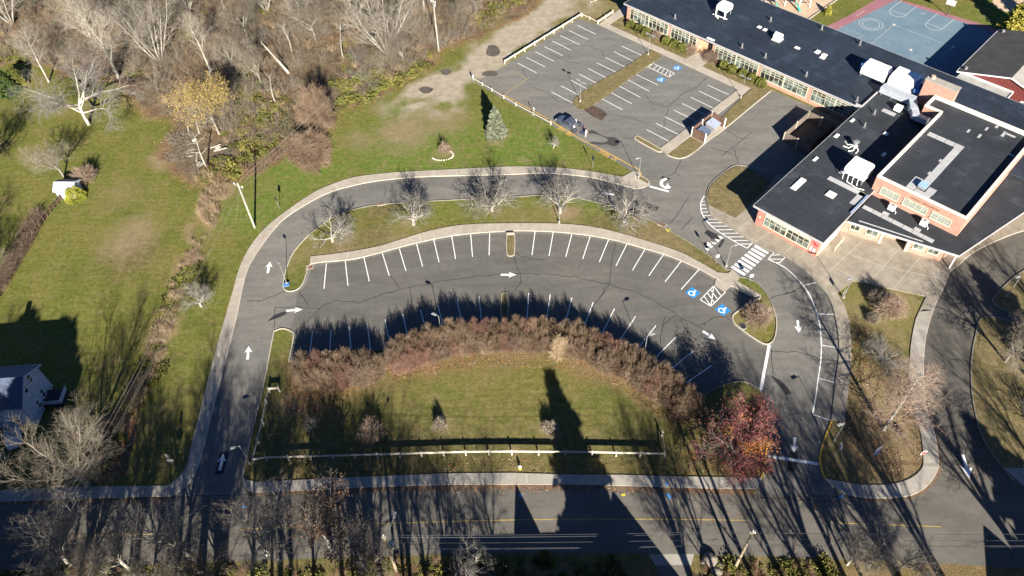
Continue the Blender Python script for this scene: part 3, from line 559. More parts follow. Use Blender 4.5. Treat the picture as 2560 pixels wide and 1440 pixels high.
# access aisles
def hatch(quad, bars, w=0.12):
    for i in range(len(quad)): paint_line(quad[i], quad[(i + 1) % len(quad)], w, name='access_aisle_marking') if quad[i] and quad[(i + 1) % len(quad)] else None
    for a, b in bars: paint_line(a, b, w, name='access_aisle_marking')
z1 = lambda x, y: (x / 6 + 1560, y / 6)
hatch([z1(430, 948), z1(757, 1098), z1(677, 1157), z1(348, 1000)], [(z1(430, 948), z1(380, 1000)), (z1(500, 982), z1(440, 1040)), (z1(555, 1005), z1(500, 1068)), (z1(610, 1030), z1(560, 1095)), (z1(665, 1055), z1(615, 1122)), (z1(700, 1072), z1(677, 1157))])
z7 = lambda x, y: (x / 9 + 1700, y / 9 + 680)
hatch([z7(758, 313), z7(455, 625), z7(695, 775)], [(z7(695, 775), z7(1028, 448)), (z7(765, 325), z7(918, 530)), (z7(690, 400), z7(840, 610)), (z7(620, 475), z7(770, 685)), (z7(545, 550), z7(695, 770))], 0.13)
def wheelchair(cx, cy, ax, ay, s=1.0):
    """access symbol painted white on a blue square; ax, ay: photo pixel towards the top of the symbol"""
    c = G(cx, cy); up = (G(ax, ay) - c); up.z = 0; up.normalize(); rt = Vector((up.y, -up.x, 0)); L2 = lambda x, y: c + rt * x * s + up * y * s
    o = struct(MB().poly([L2(-.75, -.75), L2(.75, -.75), L2(.75, .75), L2(-.75, .75)], 0.020).build('access_symbol', M['bluepaint']))
    mb = MB(); ring = [L2(-.08 + .36 * math.cos(a), -.22 + .36 * math.sin(a)) for a in [R(x) for x in range(75, 380, 18)]]
    strip_mesh(mb, ring, .13 * s, 0.024)
    for a, b, w in (((-.02, .40), (.0, .0), .17), ((0, .02), (.34, .0), .14), ((.34, .0), (.50, -.40), .14), ((.0, .26), (.3, .2), .1)): strip_mesh(mb, [L2(*a), L2(*b)], w * s, 0.0242 if w > .13 else 0.0248)
    mb.poly([L2(-.0 + .12 * math.cos(R(a)), .54 + .12 * math.sin(R(a))) for a in range(0, 360, 30)], 0.0254)
    struct(mb.build('access_symbol', M['paint']))
wheelchair(1693, 170, 1712, 158); wheelchair(1652, 199, 1671, 187); wheelchair(1732, 732, 1752, 716, 1.12); wheelchair(1807, 775, 1827, 760, 1.12)
# crosswalk, yield teeth, hatched kerb zone
z3 = lambda x, y: (x / 6 + 1600, y / 6 + 480)
for a, b in (((1763, 765), (1968, 875)), ((1720, 808), (1920, 920)), ((1672, 850), (1872, 965)), ((1625, 895), (1825, 1012)), ((1575, 938), (1778, 1060)), ((1524, 985), (1728, 1108)), ((1474, 1030), (1680, 1155)), ((1424, 1078), (1630, 1200)), ((1374, 1120), (1580, 1245))): paint_line(z3(*a), z3(*b), 0.55, name='crosswalk_bar')
for t in (((968, 835), (1048, 857), (1015, 888)), ((1015, 788), (1098, 812), (1065, 845)), ((1063, 742), (1148, 768), (1113, 800)), ((1112, 700), (1200, 723), (1165, 755)), ((1162, 652), (1250, 680), (1215, 713))): paint_poly([z3(*q_) for q_ in t], name='yield_tooth')
ZC = smooth([z3(965, 60), z3(920, 140), z3(910, 210), z3(920, 290), z3(960, 380), z3(1030, 470), z3(1130, 560), z3(1300, 670), z3(1450, 760), z3(1605, 845)], sub=4)
struct(strip_mesh(MB(), GP(ZC), 0.16, 0.018).build('edge_line', M['paint']))
paint_line(z3(1605, 845), z3(1727, 728), 0.15)
for a, b in (((935, 143), (970, 140)), ((917, 196), (983, 194)), ((920, 250), (998, 248)), ((935, 302), (1025, 300)), ((958, 355), (1053, 354)), ((985, 410), (1150, 407)), ((1030, 462), (1243, 461)), ((1080, 513), (1337, 513)), ((1140, 567), (1435, 566)), ((1220, 620), (1533, 619)), ((1310, 675), (1632, 674)), ((1410, 728), (1725, 727)), ((1500, 782), (1665, 781))): paint_line(z3(*a), z3(*b), 0.13, name='hatch_bar')
# kerb-side bays on the right
EB = smooth([(1920, 648), (1945, 660), (1972, 676), (2008, 714), (2030, 750), (2047, 800), (2053, 850), (2052, 900), (2045, 950), (2038, 1000), (2031, 1036)], sub=4)
struct(strip_mesh(MB(), GP(EB), 0.16, 0.018).build('edge_line', M['paint']))
for a, b in (((1920, 648), (1938, 628)), ((1920, 648), (1954, 648)), ((1945, 661), (1963, 643)), ((1926, 638), (1954, 637)), ((1938, 657), (1948, 656)), ((2008, 714), (2039, 707)), ((2044, 785), (2084, 786)), ((2054, 863), (2096, 870)), ((2046, 945), (2088, 958)), ((2031, 1036), (2077, 1051))): paint_line(a, b, 0.13, name='bay_line')
# yellow lines
paint_line((1280, 176), (1318, 197), 0.12, mat='yellow_worn', name='yellow_line'); paint_line((1318, 197), (1262, 236), 0.12, mat='yellow_worn', name='yellow_line')
struct(strip_mesh(MB(), GP(smooth([(1230, 222), (1282, 250), (1380, 304), (1450, 347), (1520, 382), (1575, 413), (1593, 421), (1600, 430), (1603, 440)], sub=4)), 0.16, 0.018).build('fire_lane_line', M['yellow']))
for seg in (((-60, 1350), (0, 1346), (350, 1336), (430, 1334)), ((600, 1324), (640, 1322), (960, 1309), (1280, 1300), (1600, 1298), (1872, 1301)), ((2080, 1307), (2200, 1311), (2353, 1317))):
    struct(strip_mesh(MB(), GP(smooth(seg, sub=3)), 0.12, 0.024).build('centre_line', M['yellow_worn']))
# arrows: dark patches below, mostly blacked-out old markings, white arrow above
def arrow(tail, tip, L=None, mat='paint', z=0.020):
    a, b = G(*tail), G(*tip); d = (b - a); Ln = d.length; d.normalize(); r_ = Vector((d.y, -d.x, 0)); P = lambda x, y: a + d * x + r_ * y
    hw = min(0.72, Ln * 0.24)
    pts = [P(0, -.19), P(Ln * .60, -.19), P(Ln * .50, -hw), P(Ln, 0), P(Ln * .50, hw), P(Ln * .60, .19), P(0, .19)]
    struct(MB().poly(pts, z).build('painted_arrow', M[mat]))
for a, b in (((669, 683), (675, 654)), ((619, 899), (622, 865)), ((549, 1176), (559, 1134)), ((716, 777), (756, 774)), ((1252, 687), (1291, 687)), ((1757, 828), (1789, 849)), ((1994, 800), (1997, 832)), ((1987, 1093), (1984, 1132)), ((2407, 1137), (2424, 1197)), ((1535, 487), (1503, 482))): arrow(a, b)
ta = GP(smooth([(1667, 447), (1655, 452), (1654, 463), (1664, 469), (1670, 469)], sub=4)); struct(strip_mesh(MB(), ta, 0.55, 0.022).build('painted_arrow', M['paint']))
paint_poly([(1668, 458), (1678, 470), (1662, 473)], 0.0225, name='painted_arrow')
for pl in (((1610, 503), (1648, 518), (1640, 528), (1603, 514)), ((1769, 575), (1798, 588), (1807, 595), (1786, 602), (1760, 582)), ((1655, 440), (1676, 446), (1668, 453), (1652, 449)), ((550, 1131), (573, 1131), (557, 1186), (537, 1186)), ((1974, 1128), (1996, 1128), (1989, 1178), (1967, 1178)), ((1925, 938), (1948, 949), (1968, 967), (1979, 985), (1966, 988), (1950, 968)), ((667, 804), (685, 788), (705, 780), (716, 779), (716, 785), (700, 793), (683, 799)), ((1793, 618), (1806, 598), (1812, 600), (1800, 620))):
    paint_poly(pl, 0.014, 'patch', 'dark_patch')
# utility-mark paint
for pts_, mm in (([(1665, 1237), (1672, 1233), (1679, 1246), (1672, 1248)], 'markblue'), ([(1663, 1206), (1670, 1206), (1670, 1214), (1664, 1214)], 'markblue'), ([(1552, 1236), (1562, 1233), (1564, 1240), (1556, 1241)], 'markyellow'), ([(1297, 1238), (1306, 1236), (1305, 1243), (1298, 1243)], 'markblue'), ([(605, 1267), (616, 1264), (616, 1269), (606, 1270)], 'markblue'), ([(2096, 1240), (2108, 1238), (2108, 1244), (2097, 1245)], 'markblue'), ([(1663, 573), (1676, 571), (1678, 577), (1668, 580)], 'markyellow')):
    paint_poly(pts_, 0.13 if pts_[0][1] == 1206 else 0.026, mm, 'utility_mark')
# wet run-off behind the pickup
def wet(pts_): struct(MB().poly(GP(smooth(pts_, True, 3)), 0.0135).build('wet_patch', M['stain']))
wet([(1479, 325), (1500, 336), (1520, 343), (1535, 343), (1549, 352), (1548, 360), (1535, 366), (1518, 361), (1500, 362), (1476, 359), (1466, 360), (1480, 355), (1508, 357), (1519, 352), (1515, 345), (1498, 338), (1482, 334), (1468, 334)])
for c_, rx, ry in (((1232, 127), 17, 16), ((1115, 180), 14, 7), ((1065, 225), 18, 8), ((1225, 184), 20, 8)):
    struct(MB().poly(GP([(c_[0] + rx * math.cos(a) * (1 + .12 * math.sin(3 * a + c_[0])), c_[1] + ry * math.sin(a) * (1 + .1 * math.sin(2 * a + c_[1]))) for a in np.linspace(0, 6.28, 25)[:-1]]), 0.02).build('puddle_patch', noisy('damp_dirt', [(0.3, (0.075, 0.062, 0.05)), (0.7, (0.115, 0.097, 0.078))], 0.9, 8, 0.15, 0.6)))
# cracks
rc = random.Random(4)
def crack(pts_, w=0.085, z=0.0160, jit=0.16):
    P = []; Q = GP(pts_)
    for a, b in zip(Q, Q[1:]):
        k = max(2, int((b - a).length / 0.9))
        for i in range(k):
            q_ = a.lerp(b, i / k); P.append(q_ + Vector((rc.uniform(-jit, jit), rc.uniform(-jit, jit), 0)))
    P.append(Q[-1]); strip_mesh(CR, P, w, z)
CR = MB()
for c_ in ([(690, 768), (745, 768), (800, 770), (840, 752), (897, 757), (950, 737), (1025, 718), (1120, 700), (1200, 690), (1280, 684), (1360, 686), (1440, 692), (1520, 710), (1590, 730), (1650, 760), (1700, 792), (1760, 822)], [(735, 828), (770, 800), (800, 772)], [(975, 690), (1000, 722)], [(1022, 718), (1030, 760), (1040, 830)], [(1540, 605), (1526, 660), (1522, 710), (1500, 745), (1485, 760), (1470, 815)], [(1508, 716), (1510, 732), (1498, 748)], [(1290, 628), (1300, 642), (1360, 650)], [(1285, 640), (1300, 682), (1302, 705), (1285, 730)], [(747, 727), (772, 765)], [(640, 757), (690, 740), (715, 727)], [(687, 765), (685, 820)], [(620, 750), (650, 752)], [(1660, 792), (1654, 825), (1650, 900)], [(1745, 815), (1785, 795), (1815, 793), (1830, 805)], [(1690, 790), (1655, 815)],
    [(1720, 495), (1690, 540), (1672, 560)], [(1730, 545), (1705, 575)], [(1925, 745), (1960, 738), (2000, 720)], [(1930, 880), (1990, 880), (2040, 893), (2048, 905)], [(1930, 870), (1932, 935)], [(1928, 985), (1935, 965)], [(1960, 735), (1990, 728)],
    [(1768, 192), (1740, 218), (1700, 240), (1670, 268), (1658, 318)], [(1612, 237), (1635, 262), (1668, 268)], [(1520, 287), (1580, 295), (1645, 322), (1690, 338)], [(1473, 113), (1500, 125), (1513, 143)], [(1370, 132), (1420, 155), (1500, 168), (1530, 180)], [(1335, 218), (1370, 232), (1392, 252), (1430, 258)], [(1306, 172), (1319, 198)], [(1705, 400), (1688, 432), (1700, 440)], [(1688, 432), (1672, 440)], [(1800, 390), (1830, 372), (1880, 330)], [(1835, 372), (1845, 410)], [(1780, 370), (1830, 385), (1850, 395)], [(1815, 325), (1858, 348)], [(1555, 345), (1590, 347)],
    [(960, 495), (962, 465)], [(1280, 452), (1290, 455)], [(1520, 487), (1560, 500)], [(430, 1242), (640, 1236)], [(2000, 1235), (2105, 1243)], [(1895, 1245), (2100, 1255)], [(470, 1238), (465, 1260), (480, 1268)]): crack(c_)
for x_, y_, n_, sx, sy in ((2395, 1150, 46, 55, 60), (2395, 1020, 30, 45, 40), (2440, 1080, 18, 40, 40), (2460, 700, 20, 30, 35), (2420, 760, 14, 45, 30)):
    for k in range(n_):
        a = (x_ + rc.gauss(0, sx * .55), y_ + rc.gauss(0, sy * .55)); t_ = rc.uniform(0, 6.3); pts_ = [a]
        for j in range(4): t_ += rc.uniform(-.9, .9); pts_.append((pts_[-1][0] + 9 * math.cos(t_), pts_[-1][1] + 7 * math.sin(t_)))
        crack(pts_, 0.06, 0.0170 + k * 1e-5, 0.08)
crack([(2345, 1070), (2370, 1066), (2420, 1060), (2450, 1075)]); crack([(2335, 790), (2370, 800), (2440, 830)]); crack([(2330, 870), (2360, 895), (2430, 905)])
for k in range(90):
    a = (rc.uniform(0, 2560), rc.uniform(1240, 1380)); crack([a, (a[0] + rc.uniform(-50, 50), a[1] + rc.uniform(-10, 10))], 0.03, 0.0262) if k % 3 == 0 else None
struct(CR.build('asphalt_cracks', M['crack']))
# litter of leaves in the gutters
for pts_, w_ in (([(2088, 1222), (2153, 1247), (2220, 1249), (2285, 1240), (2325, 1215), (2347, 1180), (2349, 1147), (2340, 1083), (2322, 1027)], 0.35), ([(2435, 990), (2447, 1050), (2470, 1110)], .4), ([(0, 1260), (200, 1250), (420, 1244)], .45), ([(640, 1236), (900, 1224), (1133, 1218), (1400, 1218), (1700, 1226), (1880, 1230)], .7)):
    struct(strip_mesh(MB(), GP(smooth(pts_, sub=8)), w_, 0.027).build('gutter_leaves', noisy('gutter_litter', [(0.3, (0.09, 0.065, 0.045)), (0.6, (0.17, 0.11, 0.07))], 1.2, 7, 0.5, 0.95)))
# court, playground
court = [(2060, 70), (2128, 35), (2225, -22), (2300, 14), (2440, 50), (2485, 62), (2580, 90), (2700, 200), (2400, 260), (2300, 190)]
sheet('court_border', [GP([(2058, 70), (2120, 40), (2205, -10), (2290, 10), (2420, 50), (2490, 70), (2700, 200), (2400, 250), (2150, 110)])], 0.006, M['courtpink'])
sheet('court_surface', [GP([(2083, 79), (2150, 45), (2240, 0), (2300, 22), (2412, 57), (2478, 78), (2690, 205), (2400, 250), (2165, 115)])], 0.010, M['court'])
z6 = lambda x, y: (x / 5.142 + 2130, y / 5.142)
CL = MB()
def cl(pts_, w=0.09): strip_mesh(CL, GP(pts_), w, 0.014 + 0.00002 * len(CL.v))
cl(smooth([z6(650, 0), z6(520, 100), z6(485, 130), z6(490, 165), z6(540, 205), z6(620, 218), z6(680, 205), z6(720, 170), z6(840, 75)], sub=3)); cl([z6(490, 128), z6(690, 192)])
cl(smooth([z6(1108, 168), z6(990, 268), z6(950, 305), z6(955, 340), z6(1010, 378), z6(1090, 390), z6(1150, 378), z6(1180, 355), z6(1320, 243)], sub=3)); cl([z6(955, 295), z6(1165, 372)])
for rx, ry in ((154, 76), (112, 57)): cl([z6(245 + rx * math.cos(a) , 313 + ry * math.sin(a) + rx * .1 * math.cos(a)) for a in np.linspace(0, 6.2832, 40)])
cl([z6(245, 565), z6(540, 320)], .06); cl([z6(540, 320), z6(1290, 605)], .06); cl([z6(1290, 605), z6(1010, 860)], .06); cl([z6(0, 395), z6(135, 455)], .05); cl([z6(135, 455), z6(78, 497)], .05); cl([(2090, 78), (2103, 66), (2130, 77)], .05)
for x_, y_ in ((540, 318), (757, 645), (1297, 603)): CL.poly(GP([z6(x_ - 22, y_ - 12), z6(x_ + 10, y_ - 12), z6(x_ + 24, y_ + 12), z6(x_ - 8, y_ + 12)]), 0.017)
for k in range(7): cl([z6(40 + 18 * k, 215 - 12 * k), z6(75 + 18 * k, 190 - 9 * k)], .05)
for k in range(4): cl([z6(870 + 16 * k, 175 - 4 * k), z6(915 + 16 * k, 190 - 6 * k)], .06)
struct(CL.build('court_lines', M['worn_paint']))
sheet('playground_surface', [GP([(1700, -20), (1900, 0), (2022, 48), (2095, -2), (2200, -70), (2000, -120), (1700, -120)])], 0.006, M['sand'])
sheet('playground_surface', [GP([(2480, 5), (2500, 25), (2560, 40), (2680, 60), (2680, -60), (2520, -50)])], 0.006, M['sand'])
struct(strip_mesh(MB(), GP([(2022, 48), (2095, -2), (2200, -70)]), 0.25, -0.02, 0.2).build('playground_edging', M['concrete']))
# ================================================================== SCHOOL: one building on one grid (u along the front eaves, v to the back)
UO = Vector((26.594, 154.171, 0)); UA = R(-45.99)
def S(u, v, z=0.0): return UO + Vector((math.cos(UA) * u - math.sin(UA) * v, math.sin(UA) * u + math.cos(UA) * v, z))
sch = empty('school_building', UO, UA, 'long one storey red brick school with dark flat roofs and a taller hall block', 'school')
w = MB(); w.box(0.5, 94.5, 1.9, 19.6, 0, 4.1); w.box(0.5, 19.0, 0.7, 1.9, 0, 4.1); w.box(22.6, 56.0, 0.7, 1.9, 0, 4.1); w.build('classroom_wall', M['brick'], sch)
MB().box(0, 95, 0, 20.3, 4.1, 4.3).build('roof', M['roofA'], sch)
f_ = MB(); f_.box(-0.05, 55, -0.06, 0, 4.0, 4.32); f_.box(-0.06, 0, 0, 20.3, 4.0, 4.32); f_.box(0, 95, 20.3, 20.36, 4.0, 4.32)
f_.box(55.0, 55.14, 0.02, 7.8, 4.3, 4.75); f_.box(53.9, 55.0, 0.02, 0.16, 4.3, 4.7); f_.build('fascia', M['fascia'], sch)
w = MB(); w.box(55.7, 66.8, -34.3, 0.69, 0, 4.1); w.build('classroom_wall', M['brickred'], sch)
MB().box(55.0, 67.4, -35.1, 9.0, 4.12, 4.36).build('roof', M['roofB'], sch)
f_ = MB(); f_.box(54.94, 67.46, -35.16, -35.1, 4.02, 4.39); f_.box(54.94, 55.0, -35.1, 0.0, 4.02, 4.39); f_.box(67.4, 67.46, -35.1, -18.95, 4.02, 4.39); f_.build('fascia', M['fascia'], sch)
CP = [(66.9, -18.9), (81.5, -18.9), (81.5, 8.0), (64.1, 8.0), (64.1, 3.8), (66.9, 3.8)]
MB().prism(CP, 0, 7.0, top=False).build('hall_wall', M['brick'], sch)
CI = [(67.25, -18.55), (81.15, -18.55), (81.15, 7.65), (64.45, 7.65), (64.45, 4.15), (67.25, 4.15)]
MB().poly([(a, b, 6.65) for a, b in CI]).build('roof', M['roofB'], sch)
pc = MB(); n_ = 6
vs = [(a, b, 7.0) for a, b in CP] + [(a, b, 7.3) for a, b in CP] + [(a, b, 7.3) for a, b in CI] + [(a, b, 6.6) for a, b in CI]
pc.add(vs, [(i + 6 * k, (i + 1) % 6 + 6 * k, (i + 1) % 6 + 6 * (k + 1), i + 6 * (k + 1)) for k in range(3) for i in range(6)]).build('parapet', M['cap'], sch)
# low entrance block
DP = [(67.47, -27.3), (83.5, -22.7), (87.0, -6.1), (87.4, 9), (81.6, 9), (81.6, -19.0), (67.47, -19.0)]
MB().prism(DP, 3.2, 3.45).build('roof', M['roofB'], sch)
f_ = MB()
for a, b in (((67.47, -27.33), (83.52, -22.74)), ((83.55, -22.7), (87.05, -6.1)), ((87.05, -6.1), (87.45, 9))): f_.bar((a[0], a[1], 3.34), (b[0], b[1], 3.34), 0.1, 0.36)
f_.build('fascia', M['fascia'], sch)
def dl(t, off=0.0):  # along the slanted entrance front
    return Vector((66.8 + (82.4 - 66.8) * t + off * -0.286, -26.45 + (-21.75 + 26.45) * t + off * 0.958, 0))
t0, t1 = 0.375, 0.62
dw_ = MB()
dw_.prism([dl(0), dl(t0), dl(t0, 1.8), dl(t1, 1.8), dl(t1), dl(0.93), (84.6, -8), (84.6, 8.8), (81.7, 8.8), (81.7, -18.0), (66.8, -18.0)], 0, 3.2, top=False).build('entrance_wall', M['brick'], sch)
for t_, nn in ((t0, 'entrance_jamb'), (t1, 'entrance_jamb')):
    a, b = dl(t_, -.12), dl(t_, 1.8); MB().bar((a.x, a.y, 1.6), (b.x, b.y, 1.6), 0.35, 3.2).build(nn, M['cream'], sch)
def win(fr, u0, u1, z0, z1, v, cols, rows, axis=None, glass=None, sillw=0.14, mull=()):
    """a window band: frame with mullions; the panes behind it are its sub-part.  fr: (u, off) -> point along the wall"""
    mb = MB(); t = 0.10
    P = fr or (lambda u, off: (u, v - off))
    def bx(ua, ub, za, zb, o0, o1):
        q = [P(ua, o0), P(ub, o0), P(ub, o1), P(ua, o1)]
        mb.prism([(a, b) for a, b in q], za, zb); mb.poly([(q[k][0], q[k][1], za) for k in (3, 2, 1, 0)])
    bx(u0, u1, z0 - .1, z0 + .03, 0.0, sillw); bx(u0, u1, z1 - t, z1, 0.0, .09)
    bx(u0, u0 + t, z0 + .03, z1 - t, 0, .09); bx(u1 - t, u1, z0 + .03, z1 - t, 0, .09)
    for i in range(1, cols):
        uu = u0 + (u1 - u0) * i / cols; k = .11 if i in mull else .028; bx(uu - k, uu + k, z0 + .03, z1 - t, 0.0, .08)
    for r_ in rows: bx(u0 + t, u1 - t, z0 + (z1 - z0) * r_ - .028, z0 + (z1 - z0) * r_ + .028, 0.0, .075)
    o = mb.build('window', M['cream'], sch)
    g = MB(); a, b = P(u0 + .03, .03), P(u1 - .03, .03)
    g.add([(a[0], a[1], z0), (b[0], b[1], z0), (b[0], b[1], z1 - .05), (a[0], a[1], z1 - .05)], [(0, 1, 2, 3)]).build('pane', glass or M['glass'], o)
    return o
for u0, u1, cn, ml in ((1.4, 11.5, 10, (5,)), (12.3, 18.75, 7, (5,)), (23.2, 33.4, 10, (5,)), (34.1, 44.3, 10, (5,)), (45.2, 55.0, 10, (5,))): win(None, u0, u1, .92, 3.4, 0.7, cn, (.56, .78), mull=ml)
o_ = win(None, 57.1, 65.25, .9, 3.25, -34.3, 8, (.46, .76), mull=(4,))
b_ = MB()
for k in range(8): b_.box(57.22 + k * 1.018, 58.12 + k * 1.018, -34.37, -34.33, 2.72, 3.12)
b_.build('blind', M['cream'], o_)
for u0, u1, cn in ((68.25, 71.35, 3), (72.1, 76.0, 4), (76.7, 79.85, 3)): win(None, u0, u1, 4.45, 5.75, -18.9, cn, (.36, .68), glass=M['blind'], sillw=.2)
for a, b in ((.07, .17), (.22, .335), (.66, .76), (.80, .905)): win(lambda u, off: (dl(u, -off).x, dl(u, -off).y), a, b, 1.3, 2.75, 0, 2, (), sillw=.25) if False else None
def slantwin(a, b, z0, z1, cols, off0=0.0, cat='window'):
    L_ = (dl(b) - dl(a)).length; d = (dl(b) - dl(a)).normalized()
    win(lambda u, off: (dl(a, off0 - off).x + d.x * u, dl(a, off0 - off).y + d.y * u), 0.0, L_, z0, z1, 0, cols, (), sillw=.25)
for a, b in ((.07, .165), (.225, .335), (.665, .76), (.80, .90)): slantwin(a, b, 1.3, 2.75, 2)
slantwin(t0 + .03, t1 - .10, 1.0, 3.0, 4, 1.8)
a, b = dl(t1 - .09, 1.74), dl(t1 - .015, 1.74); o_ = MB().bar((a.x, a.y, 1.15), (b.x, b.y, 1.15), 0.06, 2.3).build('door', M['dark'], sch)
a, b = dl(t1 - .055, 1.68), dl(t1 - .05, 1.68); MB().bar((a.x, a.y, 1.1), (b.x, b.y, 1.1), 0.05, .25).build('handle', M['galv'], o_)
o_ = MB().box(21.05, 22.45, 1.82, 1.9, 0, 2.9).build('door', flat('door_maroon', (0.09, 0.045, 0.045), .5), sch)
h_ = MB()
for i in (0, 1):
    for k in (0, 1): h_.box(21.2 + .7 * i, 21.62 + .7 * i, 1.79, 1.82, .35 + 1.25 * k, 1.3 + 1.25 * k)
h_.build('pane', M['glass'], o_); MB().box(21.72, 21.78, 1.75, 1.82, 1.0, 1.3).build('handle', M['galv'], o_)
MB().box(19.0, 21.0, 1.86, 1.9, 0.02, 4.0).build('entry_panel', flat('buff_panel', (0.5, 0.33, 0.2), .8), sch)
ch = MB().box(61.6, 67.2, 7.75, 9.3, 4.3, 9.35).build('chimney', M['brick'], sch)
MB().box(61.5, 67.3, 7.65, 9.4, 9.35, 9.5).build('chimney_cap', M['concrete_grey'], ch)
MB().tube([(62.4, 8.75, 9.5), (62.4, 8.75, 9.95)], .38, 14).build('flue', flat('clay_flue', (.5, .36, .26), .8), ch)
rr = random.Random(3); M['letter'] = flat('letter_bronze', (.24, .115, .085), .7)
for k in range(15):  # weathered metal letters over the hall windows, too worn to read
    lt = MB(); u = 72.9 + k * .31 + (.2 if k > 5 else 0); lt.box(u, u + rr.uniform(.05, .09), -18.96, -18.91, 6.12, 6.45); lt.box(u + .05, u + .2, -18.955, -18.91, *((6.12, 6.18), (6.25, 6.31), (6.39, 6.45))[k % 3]); lt.build('wall_letter', M['letter'], sch)
for p_ in ((55.78, -34.36, 3.5), (66.6, -34.36, 3.75)): MB().box(p_[0] - .15, p_[0] + .15, p_[1] - .3, p_[1], p_[2], p_[2] + .25).build('wall_lamp', M['white'], sch)
MB().box(65.55, 65.85, -34.36, -34.3, 1.0, 1.75).build('notice_board', M['white'], sch); MB().box(66.1, 66.45, -34.4, -34.3, 1.0, 1.6).build('notice_board', M['white'], sch)
sn = MB(); sn.box(65.7, 66.2, -34.34, -34.3, 2.62, 2.86); sn.box(66.0, 66.65, -34.34, -34.3, 2.3, 2.55); sn.build('wall_emblem', flat('emblem', (.35, .02, .06), .6), sch)
MB().tube([(56.25, -34.33, 1.95), (56.25, -34.37, 1.95)], .2, 16).build('wall_plaque', M['cream'], sch)
dp = MB(); dp.box(66.82, 66.9, -34.0, -27.5, .0, .9)
for k in range(5): dp.box(66.84, 66.94, -33.5 + k * 1.25, -32.5 + k * 1.25, 1.0, 2.9)
dp.build('side_window', M['cream'], sch)
MB().bar((83.2, -21.5, 1.6), (83.2, -21.5, 1.62), .2, .2).build('canopy_post', M['white'], sch) if False else MB().box(83.1, 83.3, -22.5, -22.3, 0, 3.2).build('canopy_post', M['white'], sch)
class _PD:
    def box(s, *a): MB().box(*a).build('walkway_pad', M['pad'], sch)
pd = _PD()
for k in range(7): u = 67.7 + k * 1.68; pd.box(u, u + 1.6, -22.95, -22.1, 3.45, 3.5)
pd.box(70.6, 71.6, -22.0, -21.3, 3.45, 3.5); pd.box(75.9, 76.9, -22.0, -21.3, 3.45, 3.5)
for k in range(4): u = 67.9 + k * 1.52; pd.box(u, u + 1.44, -3.0, -1.9, 6.65, 6.7)
for k in range(8): v = -3.1 - k * 1.62; pd.box(72.7, 73.9, v - 1.55, v, 6.65, 6.7)
pd.box(71.3, 72.6, -17.6, -14.2, 6.65, 6.7); pd.box(72.7, 75.2, -18.0, -16.9, 6.65, 6.7); pd.box(74.1, 75.3, -16.8, -15.2, 6.65, 6.7)
for u, v, du, dv in ((72.4, 2.2, .35, 1.0), (74.4, 4.8, .35, 1.0), (74.3, 2.0, .4, 1.2), (77.4, 6.0, 1.6, .5), (77.0, 5.0, .5, 1.6), (75.4, 6.6, .4, .8), (72.3, -8.2, .4, .7), (72.4, -12.4, .3, .8), (80.0, 1.0, .8, .4)): pd.box(u, u + du, v, v + dv, 6.65, 6.69)
for u0, v0, u1, v1 in ((60.4, -21.6, 67.2, -20.6), (61.0, -18.9, 61.9, -15.2), (65.9, -24.3, 66.9, -20.7), (60.2, 4.6, 64.0, 5.8), (58.2, 1.4, 60.6, 2.4)): pd.box(u0, u1, v0, v1, 4.36, 4.41)
MB().bar((67.25, -26.4, 4.55), (67.25, -20.8, 4.5), .2, .2).build('roof_edge_flashing', flat('blue_flashing', (.22, .30, .45), .4), sch)
MB().bar((68.8, -26.0, 3.5), (78.2, -23.6, 3.5), .14, .1).build('roof_edge_flashing', M['fascia'], sch)
ld = MB(); ld.box(66.6, 66.65, -1.0, -.95, 4.4, 8.2); ld.box(66.6, 66.65, -.4, -.35, 4.4, 8.2)
for k in range(10): ld.box(66.6, 66.65, -.95, -.4, 4.6 + .36 * k, 4.64 + .36 * k)
ld.build('ladder', M['galv'], sch)

# rooftop equipment: rests on the roof, so each is a thing of its own
def rthing(name, u, v, z, label, cat, group=None, rot=0): return empty(name, S(u, v, z), UA + rot, label, cat, group)
def hvac(u, v, z, L_, D_, H_, label, legs=.5, hood=.9, back=False):
    t = rthing('rooftop_unit', u, v, z, label, 'air handler', 'large white air handlers on the roof')
    hx, hy = L_ / 2, D_ / 2; mb = MB()
    pts = [(-hx, -hy, legs), (hx, -hy, legs), (hx, hy, legs), (-hx, hy, legs), (-hx + .25, -hy + hood * .35, H_), (hx - .35, -hy + hood * .35, H_), (hx - .35, hy - .2, H_), (-hx + .25, hy - .2, H_), (-hx, -hy, H_ - hood), (hx, -hy, H_ - hood), (hx, hy, H_ - .4), (-hx, hy, H_ - .4)]
    mb.add(pts, [(0, 1, 9, 8), (1, 2, 10, 9), (2, 3, 11, 10), (3, 0, 8, 11), (8, 9, 5, 4), (9, 10, 6, 5), (10, 11, 7, 6), (11, 8, 4, 7), (4, 5, 6, 7), (3, 2, 1, 0)])
    mb.build('casing', M['white'], t)
    MB().box(-.03, .03, -hy - .02, -hy, legs + .05, H_ - hood).build('panel_seam', M['galv'], t); MB().box(hx, hx + .02, -hy * .6, hy * .6, legs + .2, H_ - hood).build('access_panel', M['galv'], t)
    for a in (-1, 1):
        for b in (-1, 1): MB().box(a * (hx - .2) - .07, a * (hx - .2) + .07, b * (hy - .15) - .07, b * (hy - .15) + .07, 0, legs).build('leg', M['galv'], t)
    return t
t = hvac(18.3, 10.3, 4.3, 2.6, 2.2, 2.5, 'white hooded roof unit on legs near the far left end of the long roof', legs=1.2, hood=.7)
